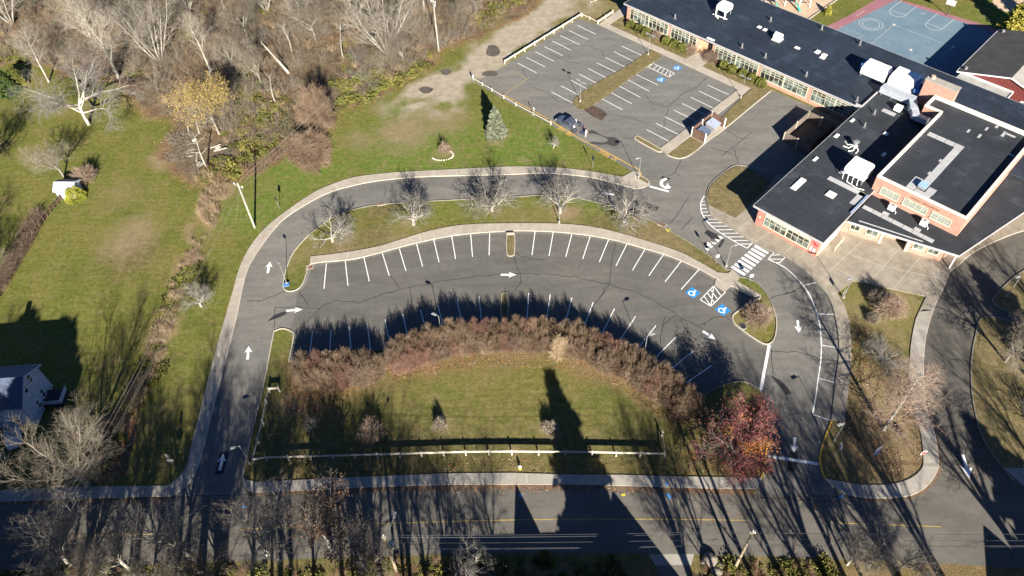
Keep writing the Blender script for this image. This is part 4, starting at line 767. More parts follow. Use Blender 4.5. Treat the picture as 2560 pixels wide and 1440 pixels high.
d = MB(); d.tube([(-.9, -1.0, 1.4), (-.9, -1.5, 1.2), (-.6, -1.9, .15), (.2, -2.2, .12)], .13, 8); d.tube([(.9, -1.0, 1.4), (1.2, -1.3, .8), (1.25, -1.6, .05)], .17, 8); d.tube([(-1.5, -1.6, .15), (1.9, -1.4, .15)], .09, 6); d.build('duct', M['white'], t)
t = hvac(52.2, 10.2, 4.3, 4.7, 2.6, 2.7, 'white boxy roof unit with blue end cap, left of the pair by the chimney', legs=.55)
MB().box(-2.75, -2.3, -.9, 1.0, 1.0, 2.3).build('end_cap', M['bluemetal'], t)
t = hvac(57.6, 10.4, 4.36, 4.7, 3.0, 3.1, 'large white roof unit with a blue side, right of the pair by the chimney', legs=.55, hood=1.1)
MB().box(2.36, 2.62, -1.2, 1.2, .7, 2.6).build('end_cap', M['bluemetal'], t)
t = hvac(63.6, -17.9, 4.36, 3.6, 2.8, 2.9, 'white roof unit beside the tall brick hall on the front wing', legs=.9)
d = MB()
for k in range(4): d.tube([(-1.5 + k * .85, -1.4, 1.5), (-1.5 + k * .85, -1.9, .9), (-1.35 + k * .85, -2.1, .15)], .06, 6)
d.tube([(-.5, -2.2, .12), (1.4, -2.6, .12), (2.6, -2.2, .12)], .08, 6); d.build('duct', M['white'], t)
t = rthing('roof_duct', 58.8, 6.3, 4.36, 'grey sheet metal duct bending across the roof below the white roof units', 'duct')
d = MB(); d.box(-3.4, 2.8, -.7, .9, .5, 1.7); d.build('duct_run', M['duct'], t)
d = MB(); d.bar((2.2, .2, 1.15), (4.0, -2.6, 1.0), 1.3, 1.1); d.bar((4.0, -2.4, 1.0), (5.0, -3.9, .95), 1.2, 1.05); d.bar((4.6, -3.7, .95), (7.9, -3.7, .95), 1.1, 1.0); d.build('duct_bend', M['duct'], t)
d = MB(); d.bar((1.5, 2.6, 1.6), (4.6, 2.0, 1.6), .8, .7); d.build('duct_branch', M['bluemetal'], t)
for k in (-3, -1, 1): MB().box(k - .06, k + .06, -.5, .6, 0, .5).build('support', M['galv'], t)
t = rthing('roof_vent_box', 31.9, 9.3, 4.3, 'pale mint green peaked ventilator standing on the long roof', 'ventilator')
d = MB(); d.add([(-.75, -.7, .3), (.75, -.7, .3), (.75, .7, .3), (-.75, .7, .3), (-.75, -.7, 1.1), (.75, -.7, 1.1), (.75, .7, 1.1), (-.75, .7, 1.1), (-.75, 0, 1.65), (.75, 0, 1.65)], [(0, 1, 5, 4), (2, 3, 7, 6), (1, 2, 6, 9, 5), (3, 0, 4, 8, 7), (4, 5, 9, 8), (6, 7, 8, 9)]); d.build('hood', M['mint'], t)
MB().box(-.9, .9, -.85, .85, 0, .3).build('base', M['pad'], t)
def stack(u, v, z, label, h=.95):
    t = rthing('roof_vent', u, v, z, label, 'vent pipe', 'vent pipes on the school roofs')
    MB().tube([(0, 0, .05), (0, 0, h)], .14, 10).build('pipe', M['galv'], t); MB().tube([(0, 0, 0), (0, 0, .08)], .42, 12).build('flashing', flat('flashing_dark', (.09, .09, .09), .7), t)
for u, v, z, lb in ((11.8, 2.2, 4.3, 'vent pipe above the shrubs at the left end of the long roof'), (27.1, 14.4, 4.3, 'vent pipe near the back eave by the playground'), (36.5, 18.5, 4.3, 'vent pipe at the back eave between playground and blue court'), (44.9, 18.5, 4.3, 'vent pipe at the back eave beside the blue court'), (28.2, 2.2, 4.3, 'vent pipe over the front eave just right of the recessed door'), (33.5, 2.3, 4.3, 'vent pipe over the front eave beyond the recessed door'), (42.6, 2.1, 4.3, 'vent pipe over the front eave near the inner corner of the wings'), (53.5, 1.2, 4.3, 'vent pipe tucked into the inner corner of the two wings'), (57.7, -.3, 4.36, 'vent pipe on the front wing roof nearest the inner corner'), (58.2, -4.9, 4.36, 'vent pipe on the front wing roof left of the hall shadow')): stack(u, v, z, lb)
def hatchbox(u, v, z, du, dv, label, mat='white', h=.22):
    t = rthing('skylight', u, v, z, label, 'skylight', 'small white roof hatches'); d = MB()
    d.add([(-du / 2, -dv / 2, 0), (du / 2, -dv / 2, 0), (du / 2, dv / 2, 0), (-du / 2, dv / 2, 0), (-du / 2 + .08, -dv / 2 + .08, h), (du / 2 - .08, -dv / 2 + .08, h), (du / 2 - .08, dv / 2 - .08, h), (-du / 2 + .08, dv / 2 - .08, h)], [(0, 1, 5, 4), (1, 2, 6, 5), (2, 3, 7, 6), (3, 0, 4, 7), (4, 5, 6, 7)]).build('dome', M[mat], t)
    MB().box(-du / 2 - .06, du / 2 + .06, -dv / 2 - .06, dv / 2 + .06, 0, .06).build('curb', M['galv'], t)
for u, v, z, du, dv, lb in ((26.7, 10.9, 4.3, .8, .7, 'small white hatch left of the mint green ventilator, first of two'), (28.1, 10.8, 4.3, .8, .8, 'small white hatch closest to the left side of the mint green ventilator'), (36.4, 9.3, 4.3, 1.0, .6, 'lone small white hatch right of the mint green ventilator'), (40.1, 10.7, 4.3, .9, 1.1, 'largest of three white hatches clustered mid roof'), (41.6, 10.6, 4.3, 1.0, .8, 'right one of three white hatches clustered mid roof'), (41.8, 9.6, 4.3, 1.0, .8, 'front one of three white hatches clustered mid roof'),
  (55.8, -4.6, 4.36, .5, 1.0, 'white hatch at the left edge of the front wing, nearest the long wing'), (55.9, -10.4, 4.36, .6, 1.1, 'white hatch midway along the left edge of the front wing'), (56.4, -18.4, 4.36, .5, 1.2, 'white hatch at the left edge of the front wing above the shaded yard'), (57.6, -25.9, 4.36, 1.0, 3.4, 'long white rectangular hatch near the front of the front wing'), (62.8, -24.6, 4.36, 1.4, 1.4, 'square white hatch right of the long white one on the front wing'), (64.3, -9.6, 4.36, .5, 1.0, 'white hatch in the shadow beside the hall, farther back'), (62.0, -13.9, 4.36, .7, .9, 'white hatch in the hall shadow just behind the roof unit'), (61.9, -4.2, 4.36, .8, .8, 'round white cap in the hall shadow on the front wing'), (21.9, .55, 4.3, 1.7, .5, 'white strip on the eave above the recessed school door')): hatchbox(u, v, z, du, dv, lb)
t = rthing('roof_fan', 59.6, -11.0, 4.36, 'silver mushroom exhaust fan with splayed pipes on the front wing roof', 'exhaust fan')
MB().tube([(0, 0, .3), (0, 0, .9), (0, 0, 1.15), (0, 0, 1.3)], [.38, .42, .62, .25], 14).build('hood', M['galv'], t)
d = MB()
for a in (200, 245, 290, 330): d.tube([(.3 * math.cos(R(a)), .3 * math.sin(R(a)), .4), (1.2 * math.cos(R(a)), 1.2 * math.sin(R(a)), .12), (1.9 * math.cos(R(a - 25)), 1.9 * math.sin(R(a - 25)), .12)], .09, 6)
d.build('pipe', M['white'], t); MB().box(-.45, .45, -.45, .45, 0, .3).build('base', M['pad'], t)
for u, v, lb in ((71.3, -20.3, 'white condenser on the entrance roof below the left hall windows'), (76.6, -20.2, 'white condenser on the entrance roof below the middle hall windows')):
    t = rthing('condenser', u, v, 3.45, lb, 'condenser', 'white condensers on the entrance roof')
    MB().box(-.5, .5, -.4, .4, .15, 1.05).build('casing', M['white'], t); MB().tube([(0, 0, 1.05), (0, 0, 1.09)], .3, 14).build('fan_grille', M['galv'], t)
    for a in (-.35, .35): MB().box(a - .06, a + .06, -.45, .45, 0, .15).build('foot', M['dark'], t)
    MB().tube([(.5, -.1, .4), (.9, -.3, .3), (.95, -.5, .05)], .05, 6).build('pipe', M['white'], t)
t = rthing('roof_hatch', 73.3, -16.0, 6.7, 'blue topped access hatch at the end of the walkway pads on the hall roof', 'roof hatch')
MB().box(-.6, .6, -.7, .7, 0, .55).build('box', M['galv'], t); MB().box(-.65, .65, -.75, .75, .55, .62).build('lid', flat('blue_lid', (.30, .45, .68), .35), t)
t = rthing('cooling_unit', 60.3, 3.3, 4.36, 'small white unit on the roof between the grey ducts and the roof edge', 'condenser')
MB().box(-.6, .6, -.5, .5, .2, 1.1).build('casing', M['white'], t); MB().box(-.5, .5, -.4, .4, 0, .2).build('foot', M['dark'], t)
t = rthing('bollard_vent', 77.9, 9.4, 4.3, 'white mushroom vent on the long roof behind the hall parapet', 'vent'); MB().tube([(0, 0, 0), (0, 0, .7)], .12, 8).build('pipe', M['galv'], t); MB().tube([(0, 0, .7), (0, 0, .95)], [.3, .18], 10).build('cap', M['white'], t)

# red barn-like hall behind, with its flat link roof
bn = empty('red_barn', S(71.8, 23.4), UA, 'dark red gabled hall with brown shingle roof behind the school', 'barn')
MB().add([(-8.6, 0, 0), (8.6, 0, 0), (8.6, 19, 0), (-8.6, 19, 0), (-8.6, 0, 3.9), (8.6, 0, 3.9), (8.6, 19, 3.9), (-8.6, 19, 3.9), (0, 0, 6.4), (0, 19, 6.4)], [(0, 1, 5, 8, 4), (2, 3, 7, 9, 6), (1, 2, 6, 5), (3, 0, 4, 7)]).build('wall', M['barnred'], bn)
for sgn, mm in ((-1, 'shingle'), (1, 'shingle_sunlit')):  # sunlight on the sunward slope is painted in as a lighter colour
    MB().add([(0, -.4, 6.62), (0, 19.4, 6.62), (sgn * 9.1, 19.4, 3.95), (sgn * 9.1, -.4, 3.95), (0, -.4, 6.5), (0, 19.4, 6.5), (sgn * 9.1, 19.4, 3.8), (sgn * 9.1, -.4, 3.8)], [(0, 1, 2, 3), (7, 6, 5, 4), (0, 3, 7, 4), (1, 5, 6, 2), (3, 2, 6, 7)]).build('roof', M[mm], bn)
tr_ = MB(); tr_.bar((0, -.44, 6.5), (-9.1, -.44, 3.85), .1, .22); tr_.bar((0, -.44, 6.5), (9.1, -.44, 3.85), .1, .22); tr_.bar((-9.16, -.4, 3.85), (-9.16, 19.4, 3.85), .1, .15); tr_.build('trim', M['white'], bn)
MB().box(-8.4, 1.3, -3.0, -.05, 3.3, 3.9).build('link_roof', noisy('weathered_metal_roof', [(.3, (.27, .27, .25)), (.7, (.42, .42, .4))], .35, 5, .12, .6), bn)
tr_ = MB(); tr_.box(-8.4, 1.4, -.3, -.06, 3.9, 4.1); tr_.box(1.3, 1.45, -3.0, -.3, 3.85, 4.08); tr_.build('trim', M['white'], bn)
o_ = MB().box(3.2, 5.2, -.06, -.01, 1.2, 2.9).build('window', M['white'], bn); MB().box(3.35, 4.15, -.09, -.06, 1.35, 2.75).build('pane', M['glass'], o_)
for y_ in (.9, 18.3): MB().tube([(-8.1, y_, 4.05), (-8.1, y_, 4.7)], .28, 10).build('roof_ventilator', M['galv'], bn)

# ================================================================== other houses
def house(name, loc, rot, L_, D_, he, hr, label, wall, roof, windows=True, cat='house', over=.35):
    """gabled house, ridge along local x, gable ends at +-L/2"""
    t = empty(name, loc, rot, label, cat); x, y = L_ / 2, D_ / 2
    MB().add([(-x, -y, 0), (x, -y, 0), (x, y, 0), (-x, y, 0), (-x, -y, he), (x, -y, he), (x, y, he), (-x, y, he), (-x, 0, hr), (x, 0, hr)], [(0, 1, 5, 4), (2, 3, 7, 6), (1, 2, 6, 9, 5), (3, 0, 4, 8, 7)]).build('wall', wall, t)
    k = (hr - he) / y
    for s_ in (-1, 1):
        ye = s_ * (y + over); ze = he - k * over
        MB().add([(-x - over, 0, hr + .16), (x + over, 0, hr + .16), (x + over, ye, ze + .16), (-x - over, ye, ze + .16), (-x - over, 0, hr + .02), (x + over, 0, hr + .02), (x + over, ye, ze + .02), (-x - over, ye, ze + .02)], [(0, 1, 2, 3), (7, 6, 5, 4), (0, 3, 7, 4), (1, 5, 6, 2), (3, 2, 6, 7)]).build('roof', roof, t)
    for e in (-1, 1):
        for s_ in (-1, 1): MB().bar((e * (x + over + .04), 0, hr + .05), (e * (x + over + .04), s_ * (y + over), he - k * over + .05), .08, .24).build('bargeboard', M['siding'], t)
    for s_ in (-1, 1): MB().bar((-x - over, s_ * (y + over + .06), he - k * over + .06), (x + over, s_ * (y + over + .06), he - k * over + .06), .1, .1).build('gutter', M['fascia'], t)
    def wd(px_, py_, pz, wx, nrm):
        o = MB(); ax = 0 if nrm[1] else 1
        def bx(a0, a1, z0, z1, o0, o1):
            if ax == 0: o_.box(px_ + a0, px_ + a1, *sorted((py_ + nrm[1] * o0, py_ + nrm[1] * o1)), pz + z0, pz + z1)
            else: o_.box(*sorted((px_ + nrm[0] * o0, px_ + nrm[0] * o1)), py_ + a0, py_ + a1, pz + z0, pz + z1)
        o_ = o; bx(-wx, wx, -.8, -.7, .01, .1); bx(-wx, wx, .7, .8, .01, .1); bx(-wx, -wx + .1, -.7, .7, .01, .1); bx(wx - .1, wx, -.7, .7, .01, .1); bx(-wx + .1, wx - .1, -.04, .04, .01, .08)
        w_ = o.build('window', M['white'], t); o_ = MB(); bx(-wx + .05, wx - .05, -.72, .72, .01, .04); o_.build('pane', M['glass'], w_)
    if windows:
        for e in (-1, 1):
            for pz in ((1.7, he + .5) if hr > 5.5 else (1.7,)):
                for yy in (-y * .28, y * .28): wd(e * x, yy, pz, .45, (e, 0))
        for s_ in (-1, 1):
            for i in range(3): wd(-x * .6 + i * x * .6, s_ * y, 1.8, .5, (0, s_))
        MB().box(-x * .3 - .5, -x * .3 + .5, -y - .06, -y, 0, 2.1).build('door', M['wood_brown'], t)
    return t
pk = G(103, 917, 7.2)
hz = house('grey_house', (pk.x - 7.6, pk.y - 1.6, 0), R(2), 10.6, 6.4, 4.9, 6.9, 'pale grey two storey house with slate blue roof half hidden by a bare tree', M['siding'], M['bluegrey_roof'])
MB().box(-1.4, -.7, 1.4, 2.1, 5.0, 8.0).build('chimney', M['brickred'], hz)
pr = empty('deck_box', G(140, 1000), R(3), 'open dark wooden deck stair box with blue shaded rails beside the grey house', 'deck')
d = MB(); d.box(-1.5, 1.5, -1.2, 1.2, 0, .9); d.build('platform', M['dark'], pr); d = MB(); d.box(-1.5, 1.6, -1.3, -1.2, .9, 1.6); d.box(1.5, 1.6, -1.2, 1.2, .9, 1.6); d.build('rail', M['siding'], pr)
bt = empty('covered_boat', G(35, 1085), R(120), 'white tarpaulin covered boat parked beside the grey house', 'boat')
d = MB(); L_ = 2.8; sec = [(-L_, .9, .9), (-1.0, 1.15, 1.25), (1.0, 1.05, 1.35), (2.2, .6, 1.2), (2.9, .08, 1.0)]
vs = []; 
for x_, hw_, ht in sec: vs += [(x_, -hw_, .55), (x_, -hw_ * .85, .9), (x_, 0, ht), (x_, hw_ * .85, .9), (x_, hw_, .55), (x_, 0, .25)]
d.add(vs, [(i * 6 + j, i * 6 + (j + 1) % 6, (i + 1) * 6 + (j + 1) % 6, (i + 1) * 6 + j) for i in range(4) for j in range(6)] + [(0, 1, 2, 3, 4, 5)]); d.build('tarp', flat('tarp_white', (.72, .68, .6), .6), bt, smooth=True)
MB().box(-2.6, .2, -.7, .7, .12, .3).build('trailer', M['galv'], bt)
for s_ in (-1, 1): MB().tube([(-1.2, s_ * .95 - .1, .3), (-1.2, s_ * .95 + .1, .3)], .3, 12).build('wheel', M['black'], bt)
sh = house('garden_shed', G(178, 483), R(-4), 3.2, 2.8, 1.8, 2.6, 'small white garden shed with grey roof behind a lime green bush', M['siding'], flat('shed_roof', (.26, .27, .29), .6), windows=False, cat='shed', over=.2)
MB().box(-.5, .5, -1.56, -1.51, 0, 1.8).build('door', M['siding'], sh)
h1 = G(1290, 1270) - SHD * (8.0 / math.tan(SUN_EL)); ry = G(1280, 1336) - SHD * (6.3 / math.tan(SUN_EL))
hh = house('brick_house', (h1.x - 1.5, ry.y, 0), 0, 16.5, 7.5, 3.6, 6.2, 'house across the street whose roof throws the gable shaped shadow on the road', M['brick'], M['shingle'])
gd = MB(); gd.add([(-.7, -2.2, 3.7), (3.7, -2.2, 3.7), (1.5, -2.2, 7.9), (-.7, 3.4, 3.7), (3.7, 3.4, 3.7), (1.5, 3.4, 7.9)], [(0, 1, 2), (5, 4, 3), (0, 2, 5, 3), (1, 4, 5, 2)]); gd.build('cross_gable', M['shingle'], hh)
h2 = G(1532, 1232) - SHD * (8.6 / math.tan(SUN_EL)); house('white_house', (h2.x, h2.y - 5, 0), R(90), 10, 9.4, 3.2, 8.4, 'house across the street by the driveway whose steep roof shades the road', M['siding'], M['shingle'])
h3 = G(2447, 1322) - SHD * (7.5 / math.tan(SUN_EL)); house('corner_house', (h3.x, h3.y - 5, 0), R(82), 10, 10, 3.0, 7.4, 'house across the street at the far right whose gable shadow crosses the kerb', M['siding'], M['shingle'])

# ================================================================== FENCES, RAILS, ENCLOSURES
def rail_fence(pts_px, label, cat='fence', h=.95, step=2.6, rails=(.82,), mat='wood_white', name='rail_fence', group=None, boards=.2, post=.17, z=0.0):
    P = GP(pts_px); t = empty(name, P[0], 0, label, cat, group); o0 = P[0]
    rl = MB(); posts = []
    for a, b in zip(P, P[1:]):
        k = max(1, round((b - a).length / step)); posts += [a.lerp(b, i / k) for i in range(k)]
        for r_ in rails: rl.bar(a - o0 + Vector((0, 0, r_)), b - o0 + Vector((0, 0, r_)), .055, boards)
    posts.append(P[-1]); rl.build('rail', M[mat], t)
    me = MB().box(-post / 2, post / 2, -post / 2, post / 2, 0, h).mesh('post')
    for i, q_ in enumerate(posts):
        o = bpy.data.objects.new('post', me); COL.objects.link(o); o.parent = t; o.location = q_ - o0
        if i == 0: me.materials.append(M[mat])
    return t
rail_fence([(1262, 160), (1453, 42)], 'long weathered wooden guard rail along the upper edge of the upper lot', rails=(.72,), h=1.0, step=3.1, boards=.38)
rail_fence([(1455, 41), (1474, 49), (1494, 60)], 'short low wooden rail at the top corner of the upper lot', rails=(.5,), h=.7, step=3)
rail_fence([(1495, 60), (1532, 35)], 'short weathered wooden rail beside the walk near the school corner', rails=(.75, .45), h=1.0, step=2.4)
rail_fence([(1183, 200), (1230, 228), (1290, 265), (1377, 312)], 'wooden guard rail between the grass slope and the fire lane', rails=(.5,), h=.75, step=3.6)
rail_fence([(636, 1157), (668, 1152), (1000, 1143), (1165, 1138), (1280, 1137), (1480, 1139), (1660, 1143)], 'long white post and rail fence along the front lawn by the sidewalk', rails=(.92,), h=1.25, step=3.15, boards=.42)
rail_fence([(1660, 1140), (1654, 1090)], 'short return of white rail fence at the right end of the lawn', rails=(.92,), h=1.25, step=3.2, boards=.42)
rail_fence([(636, 1155), (648, 1107), (660, 1060), (669, 1010), (675, 982)], 'white rail fence running up the lawn beside the entrance drive', rails=(.92,), h=1.25, step=3.4, boards=.42)
rail_fence([(676, 981), (700, 979)], 'single white rail section closing the top of the lawn fence', rails=(.92,), h=1.25, step=2.9, boards=.42)
rail_fence([(155, 500), (120, 540), (88, 590)], 'dark pickets standing in for shadow stripes of the brush behind the shed', rails=(1.0, .4), h=1.2, step=1.1, mat='wood_brown', boards=.12, name='brush_shadow_pickets')  # pickets imitate the shadow stripes of the brush, no fence stands here
# dumpster enclosure
en = empty('dumpster_enclosure', S(36.0, -19.6), UA, 'brown board enclosure with white posts around two dumpsters', 'enclosure')
for x0, x1, y0, y1 in ((-1.5, -1.4, -3.0, 3.2), (-1.4, 1.5, -3.05, -2.95), (-1.4, 1.5, 3.15, 3.25)): MB().box(x0, x1, y0, y1, .1, 2.1).build('board_panel', M['wood_brown'], en)
for x_, y_ in ((-1.45, -3.0), (-1.45, .1), (-1.45, 3.2), (1.5, -3.0), (1.5, 3.2)): MB().box(x_ - .08, x_ + .08, y_ - .08, y_ + .08, 0, 2.2).build('post', M['white'], en)
sheet('enclosure_slab', [[S(34.4, -22.8), S(37.8, -22.8), S(37.8, -16.2), S(34.4, -16.2)]], .118, M['concrete'])
for y_, lb, c_ in ((-21.2, 'dark blue lidded dumpster in the near half of the brown enclosure', 'dark'), (-18.1, 'pale grey lidded dumpster in the far half of the brown enclosure', 'galv')):
    t = empty('dumpster', S(36.1, y_, .12), UA, lb, 'dumpster', 'dumpsters in the enclosure')
    MB().add([(-.85, -1.1, .1), (.75, -1.1, .1), (.75, 1.1, .1), (-.85, 1.1, .1), (-.95, -1.1, 1.35), (.95, -1.1, 1.05), (.95, 1.1, 1.05), (-.95, 1.1, 1.35)], [(0, 1, 5, 4), (1, 2, 6, 5), (2, 3, 7, 6), (3, 0, 4, 7), (3, 2, 1, 0)]).build('bin', M[c_], t)
    for a, b in ((-1.12, -.02), (.02, 1.12)): MB().add([(-1.0, a, 1.37), (1.0, a, 1.07), (1.0, b, 1.07), (-1.0, b, 1.37), (-1.0, a, 1.43), (1.0, a, 1.13), (1.0, b, 1.13), (-1.0, b, 1.43)], [(4, 5, 6, 7), (0, 1, 5, 4), (1, 2, 6, 5), (2, 3, 7, 6), (3, 0, 4, 7)]).build('lid', flat('dumpster_lid' + c_, (.10, .13, .20) if c_ == 'dark' else (.30, .34, .42), .4), t)
    for a in (-.9, .9):
        for b in (-.6, .6): MB().tube([(b, a - .04, .09), (b, a + .04, .09)], .09, 8).build('wheel', M['black'], t)
pt = empty('yard_enclosure', S(50.3, -8.3), UA, 'weathered tall board fence enclosing a square in the shaded school yard', 'enclosure')
for x0, x1, y0, y1 in ((-2.7, -2.6, -4.2, 4.2), (-2.6, 2.7, -4.25, -4.15), (-2.6, 2.7, 4.15, 4.25), (2.6, 2.7, -4.15, 4.15)): MB().box(x0, x1, y0, y1, .05, 2.0).build('board_panel', noisy('silvered_boards', [(.3, (.10, .08, .065)), (.7, (.17, .14, .11))], .9, 6, .2, .85), pt)
for x_, y_ in ((-2.65, -4.2), (-2.65, 0), (-2.65, 4.2), (0, -4.2), (0, 4.2)): MB().box(x_ - .09, x_ + .09, y_ - .09, y_ + .09, 0, 2.1).build('post', M['wood_white'], pt)
sheet('yard_dirt', [[S(47.8, -12.4), S(52.8, -12.4), S(52.8, -4.2), S(47.8, -4.2)]], .03, noisy('yard_dirt', [(.3, (.10, .075, .055)), (.7, (.16, .13, .10))], .5, 6, .2))
# bicycle rack by the entrance
ra_, rb_ = G(2086, 628), G(2106, 604); br = empty('bicycle_rack', (ra_ + rb_) / 2 + Vector((0, 0, .12)), math.atan2(rb_.y - ra_.y, rb_.x - ra_.x), 'yellowish bicycle rack with its long barred shadow on the plaza', 'bicycle rack')
d = MB(); d.tube([(-1.7, 0, .06), (1.7, 0, .06)], .03, 6)
for k in range(6): x_ = -1.6 + k * .58; d.tube([(x_, 0, .05), (x_, 0, .85), (x_ + .08, 0, .95), (x_ + .2, 0, .95), (x_ + .28, 0, .85), (x_ + .28, 0, .05)], .03, 6)
d.build('frame', flat('rack_cream', (.66, .56, .33), .5), br)

# ================================================================== LAMPS, POLES, WIRES, SIGNS
def lamp(base, label, h=4.75, ang=None, double=False, arm=.9):
    b = G(*base); t = empty('street_lamp', b, ang if ang is not None else R(200), label, 'lamp post', 'lamp posts of the school lots')
    MB().tube([(0, 0, 0), (0, 0, .5)], .16, 12).build('footing', M['concrete_grey'], t)
    MB().tube([(0, 0, .5), (0, 0, h - .2), (0, 0, h)], [.06, .04, .04], 8).build('pole', M['galv'], t)
    for s_ in ((1, -1) if double else (1,)):
        MB().tube([(0, 0, h - .12), (s_ * arm * .5, 0, h)], .035, 6).build('arm', M['galv'], t)
        o = MB().add([(s_ * arm * .45, -.17, h - .06), (s_ * (arm + .25), -.2, h - .02), (s_ * (arm + .25), .2, h - .02), (s_ * arm * .45, .17, h - .06), (s_ * arm * .45, -.12, h + .1), (s_ * (arm + .2), -.14, h + .1), (s_ * (arm + .2), .14, h + .1), (s_ * arm * .45, .12, h + .1)], [(0, 1, 5, 4), (1, 2, 6, 5), (2, 3, 7, 6), (3, 0, 4, 7), (4, 5, 6, 7), (3, 2, 1, 0)]).build('lamp_head', M['galv'], t)
    return t
lamp((1620, 138), 'double headed lamp on the grass strip nearest the school shrubs', double=True, ang=R(-46))
lamp((1851.7, 245), 'double headed lamp on the walk corner by the clipped shrubs', double=True, ang=R(-46))
lamp((1450, 255), 'double headed lamp at the lower tip of the grass strip near the pickup', double=True, ang=R(-46))
lamp((1596, 445), 'single lamp on the small nub at the end of the fire lane')
lamp((1815, 667), 'single lamp beside the crosswalk on the tree island', ang=R(20))
lamp((2108, 745), 'single lamp at the top corner of the tear shaped lawn by the plaza')
lamp((2085, 1103), 'single lamp behind the yellow kerb of the tear shaped lawn')
lamp((1398, 558), 'single lamp behind the tree near the middle of the tree island', ang=R(90))
lamp((1610, 888), 'single lamp rising from the right half of the hedge', h=4.7, ang=R(20))
lamp((1104, 838), 'single lamp rising from the left half of the hedge', h=4.6, ang=R(150))
lamp((625, 1160), 'single lamp at the fence corner beside the entrance drive', h=4.9)
lamp((718, 712), 'single lamp at the left tip of the tree island', h=4.6, ang=R(120))
lamp((2516, 742), 'single lamp on the shaded round island at the right edge', h=4.9)
def upole(base, h, label, arms=((.3, 1.0),), mat='pole_wood', ang=0.0, r0=.19):
    b = G(*base); t = empty('utility_pole', b, ang, label, 'utility pole', 'wooden utility poles')
    MB().tube([(0, 0, 0), (0, 0, h)], [r0, r0 * .68], 10).build('pole', M[mat], t)
    for dz, hl in arms:
        MB().box(-hl, hl, -.06, .06, h - dz - .06, h - dz + .06).build('crossarm', M[mat], t)
        for s_ in (-1, 1): MB().tube([(s_ * (hl - .1), 0, h - dz + .06), (s_ * (hl - .1), 0, h - dz + .3)], .07, 8).build('insulator', M['white'], t)
    MB().tube([(0, 0, h), (0, 0, h + .28)], .07, 8).build('insulator', M['white'], t)
    return t, b
pU, bU = upole((637, 569), 9.7, 'pale utility pole with crossarm on the grass bank left of the drive', ang=R(-32))
pN, bN = upole((1096.7, 128), 12.4, 'tall utility pole at the edge of the woods beside the dirt track', arms=((1.2, .6),), ang=R(-32)); o_ = MB().tube([(.35, -.1, 10.4), (.35, -.1, 11.3)], .28, 12).build('transformer', M['galv'], pN)
p1, b1 = upole((991.7, 1428), 10.3, 'utility pole with street light and grey transformer on the near roadside', arms=((.5, .25),), mat='pole_brown'); MB().tube([(.55, .1, 6.9), (.55, .1, 8.1)], .36, 14).build('transformer', M['galv'], p1)
MB().tube([(.1, .1, 9.2), (.6, 1.4, 9.7), (.9, 2.5, 9.75)], .04, 6).build('lamp_arm', M['galv'], p1); MB().add([(.78, 2.3, 9.68), (1.08, 2.3, 9.68), (1.15, 3.0, 9.72), (.85, 3.05, 9.72), (.82, 2.3, 9.86), (1.04, 2.3, 9.86), (1.08, 2.95, 9.84), (.9, 3.0, 9.84)], [(0, 1, 5, 4), (1, 2, 6, 5), (2, 3, 7, 6), (3, 0, 4, 7), (4, 5, 6, 7)]).build('lamp_head', M['galv'], p1)
p2, b2 = upole((1838, 1417), 10.1, 'leaning brown utility pole on the near roadside by the right junction', arms=((.4, .35),), mat='pole_brown')
def wires(name, A, B, offs, sag, label, mat='wire', rad=.011):
    mb = MB()
    for oa, ob in offs:
        a, b = A + Vector(oa), B + Vector(ob); mb.tube([a.lerp(b, t) - Vector((0, 0, sag * 4 * t * (1 - t))) for t in np.linspace(0, 1, 17)], rad, 4, caps=False)
    return put(mb.build(name, M[mat]), label, 'wires', 'overhead wires')
wires('power_lines', bU, bN, [((-.8, -.5, 9.7), (-.5, -.3, 11.4)), ((0, 0, 10.0), (0, 0, 12.6)), ((.8, .5, 9.7), (.5, .3, 11.4)), ((.1, 0, 8.4), (.1, 0, 9.6))], .5, 'four thin wires from the bank pole across the woods to the tall pole')
pS = G(160, 1540)
wires('power_lines', bU, pS, [((-.8, -.5, 9.7), (-.8, -.4, 9.5)), ((0, 0, 10.0), (0, 0, 9.8)), ((.8, .5, 9.7), (.8, .4, 9.5)), ((.1, 0, 8.4), (.1, 0, 8.2))], .6, 'thin wires running down the left bank from the pale pole to the street')
wires('power_lines', b1, b2, [((.25, 0, 9.9), (.3, 0, 9.8)), ((-.25, 0, 9.9), (-.3, 0, 9.8)), ((0, 0, 10.5), (0, 0, 10.3)), ((0, 0, 8.4), (0, 0, 8.2)), ((.12, -.1, 6.9), (.12, -.1, 6.6)), ((.1, .1, 6.6), (.1, .1, 6.4))], .35, 'street side wires between the two brown roadside poles', 'wire_dark', .013)
bW = G(-300, 1470); bE = G(2900, 1420)
wires('power_lines', bW, b1, [((0, 0, 10.2), (.25, 0, 9.9)), ((0, 0, 8.3), (0, 0, 8.4)), ((0, 0, 6.8), (.12, -.1, 6.9))], .5, 'wires along the street left of the street light pole', 'wire_dark', .012)
wires('power_lines', b2, bE, [((.3, 0, 9.8), (0, 0, 10)), ((-.3, 0, 9.8), (.6, 0, 10)), ((0, 0, 8.2), (0, 0, 8.2)), ((.12, -.1, 6.6), (0, 0, 6.6)), ((.1, .1, 6.4), (0, .2, 6.4))], .4, 'wires along the street right of the leaning brown pole', 'wire_dark', .013)
wires('guy_wire', bU, G(592, 560), [((0, 0, 9.2), (0, 0, .1))], 0, 'steel guy wire with a yellow sleeve left of the pale pole', 'wire')
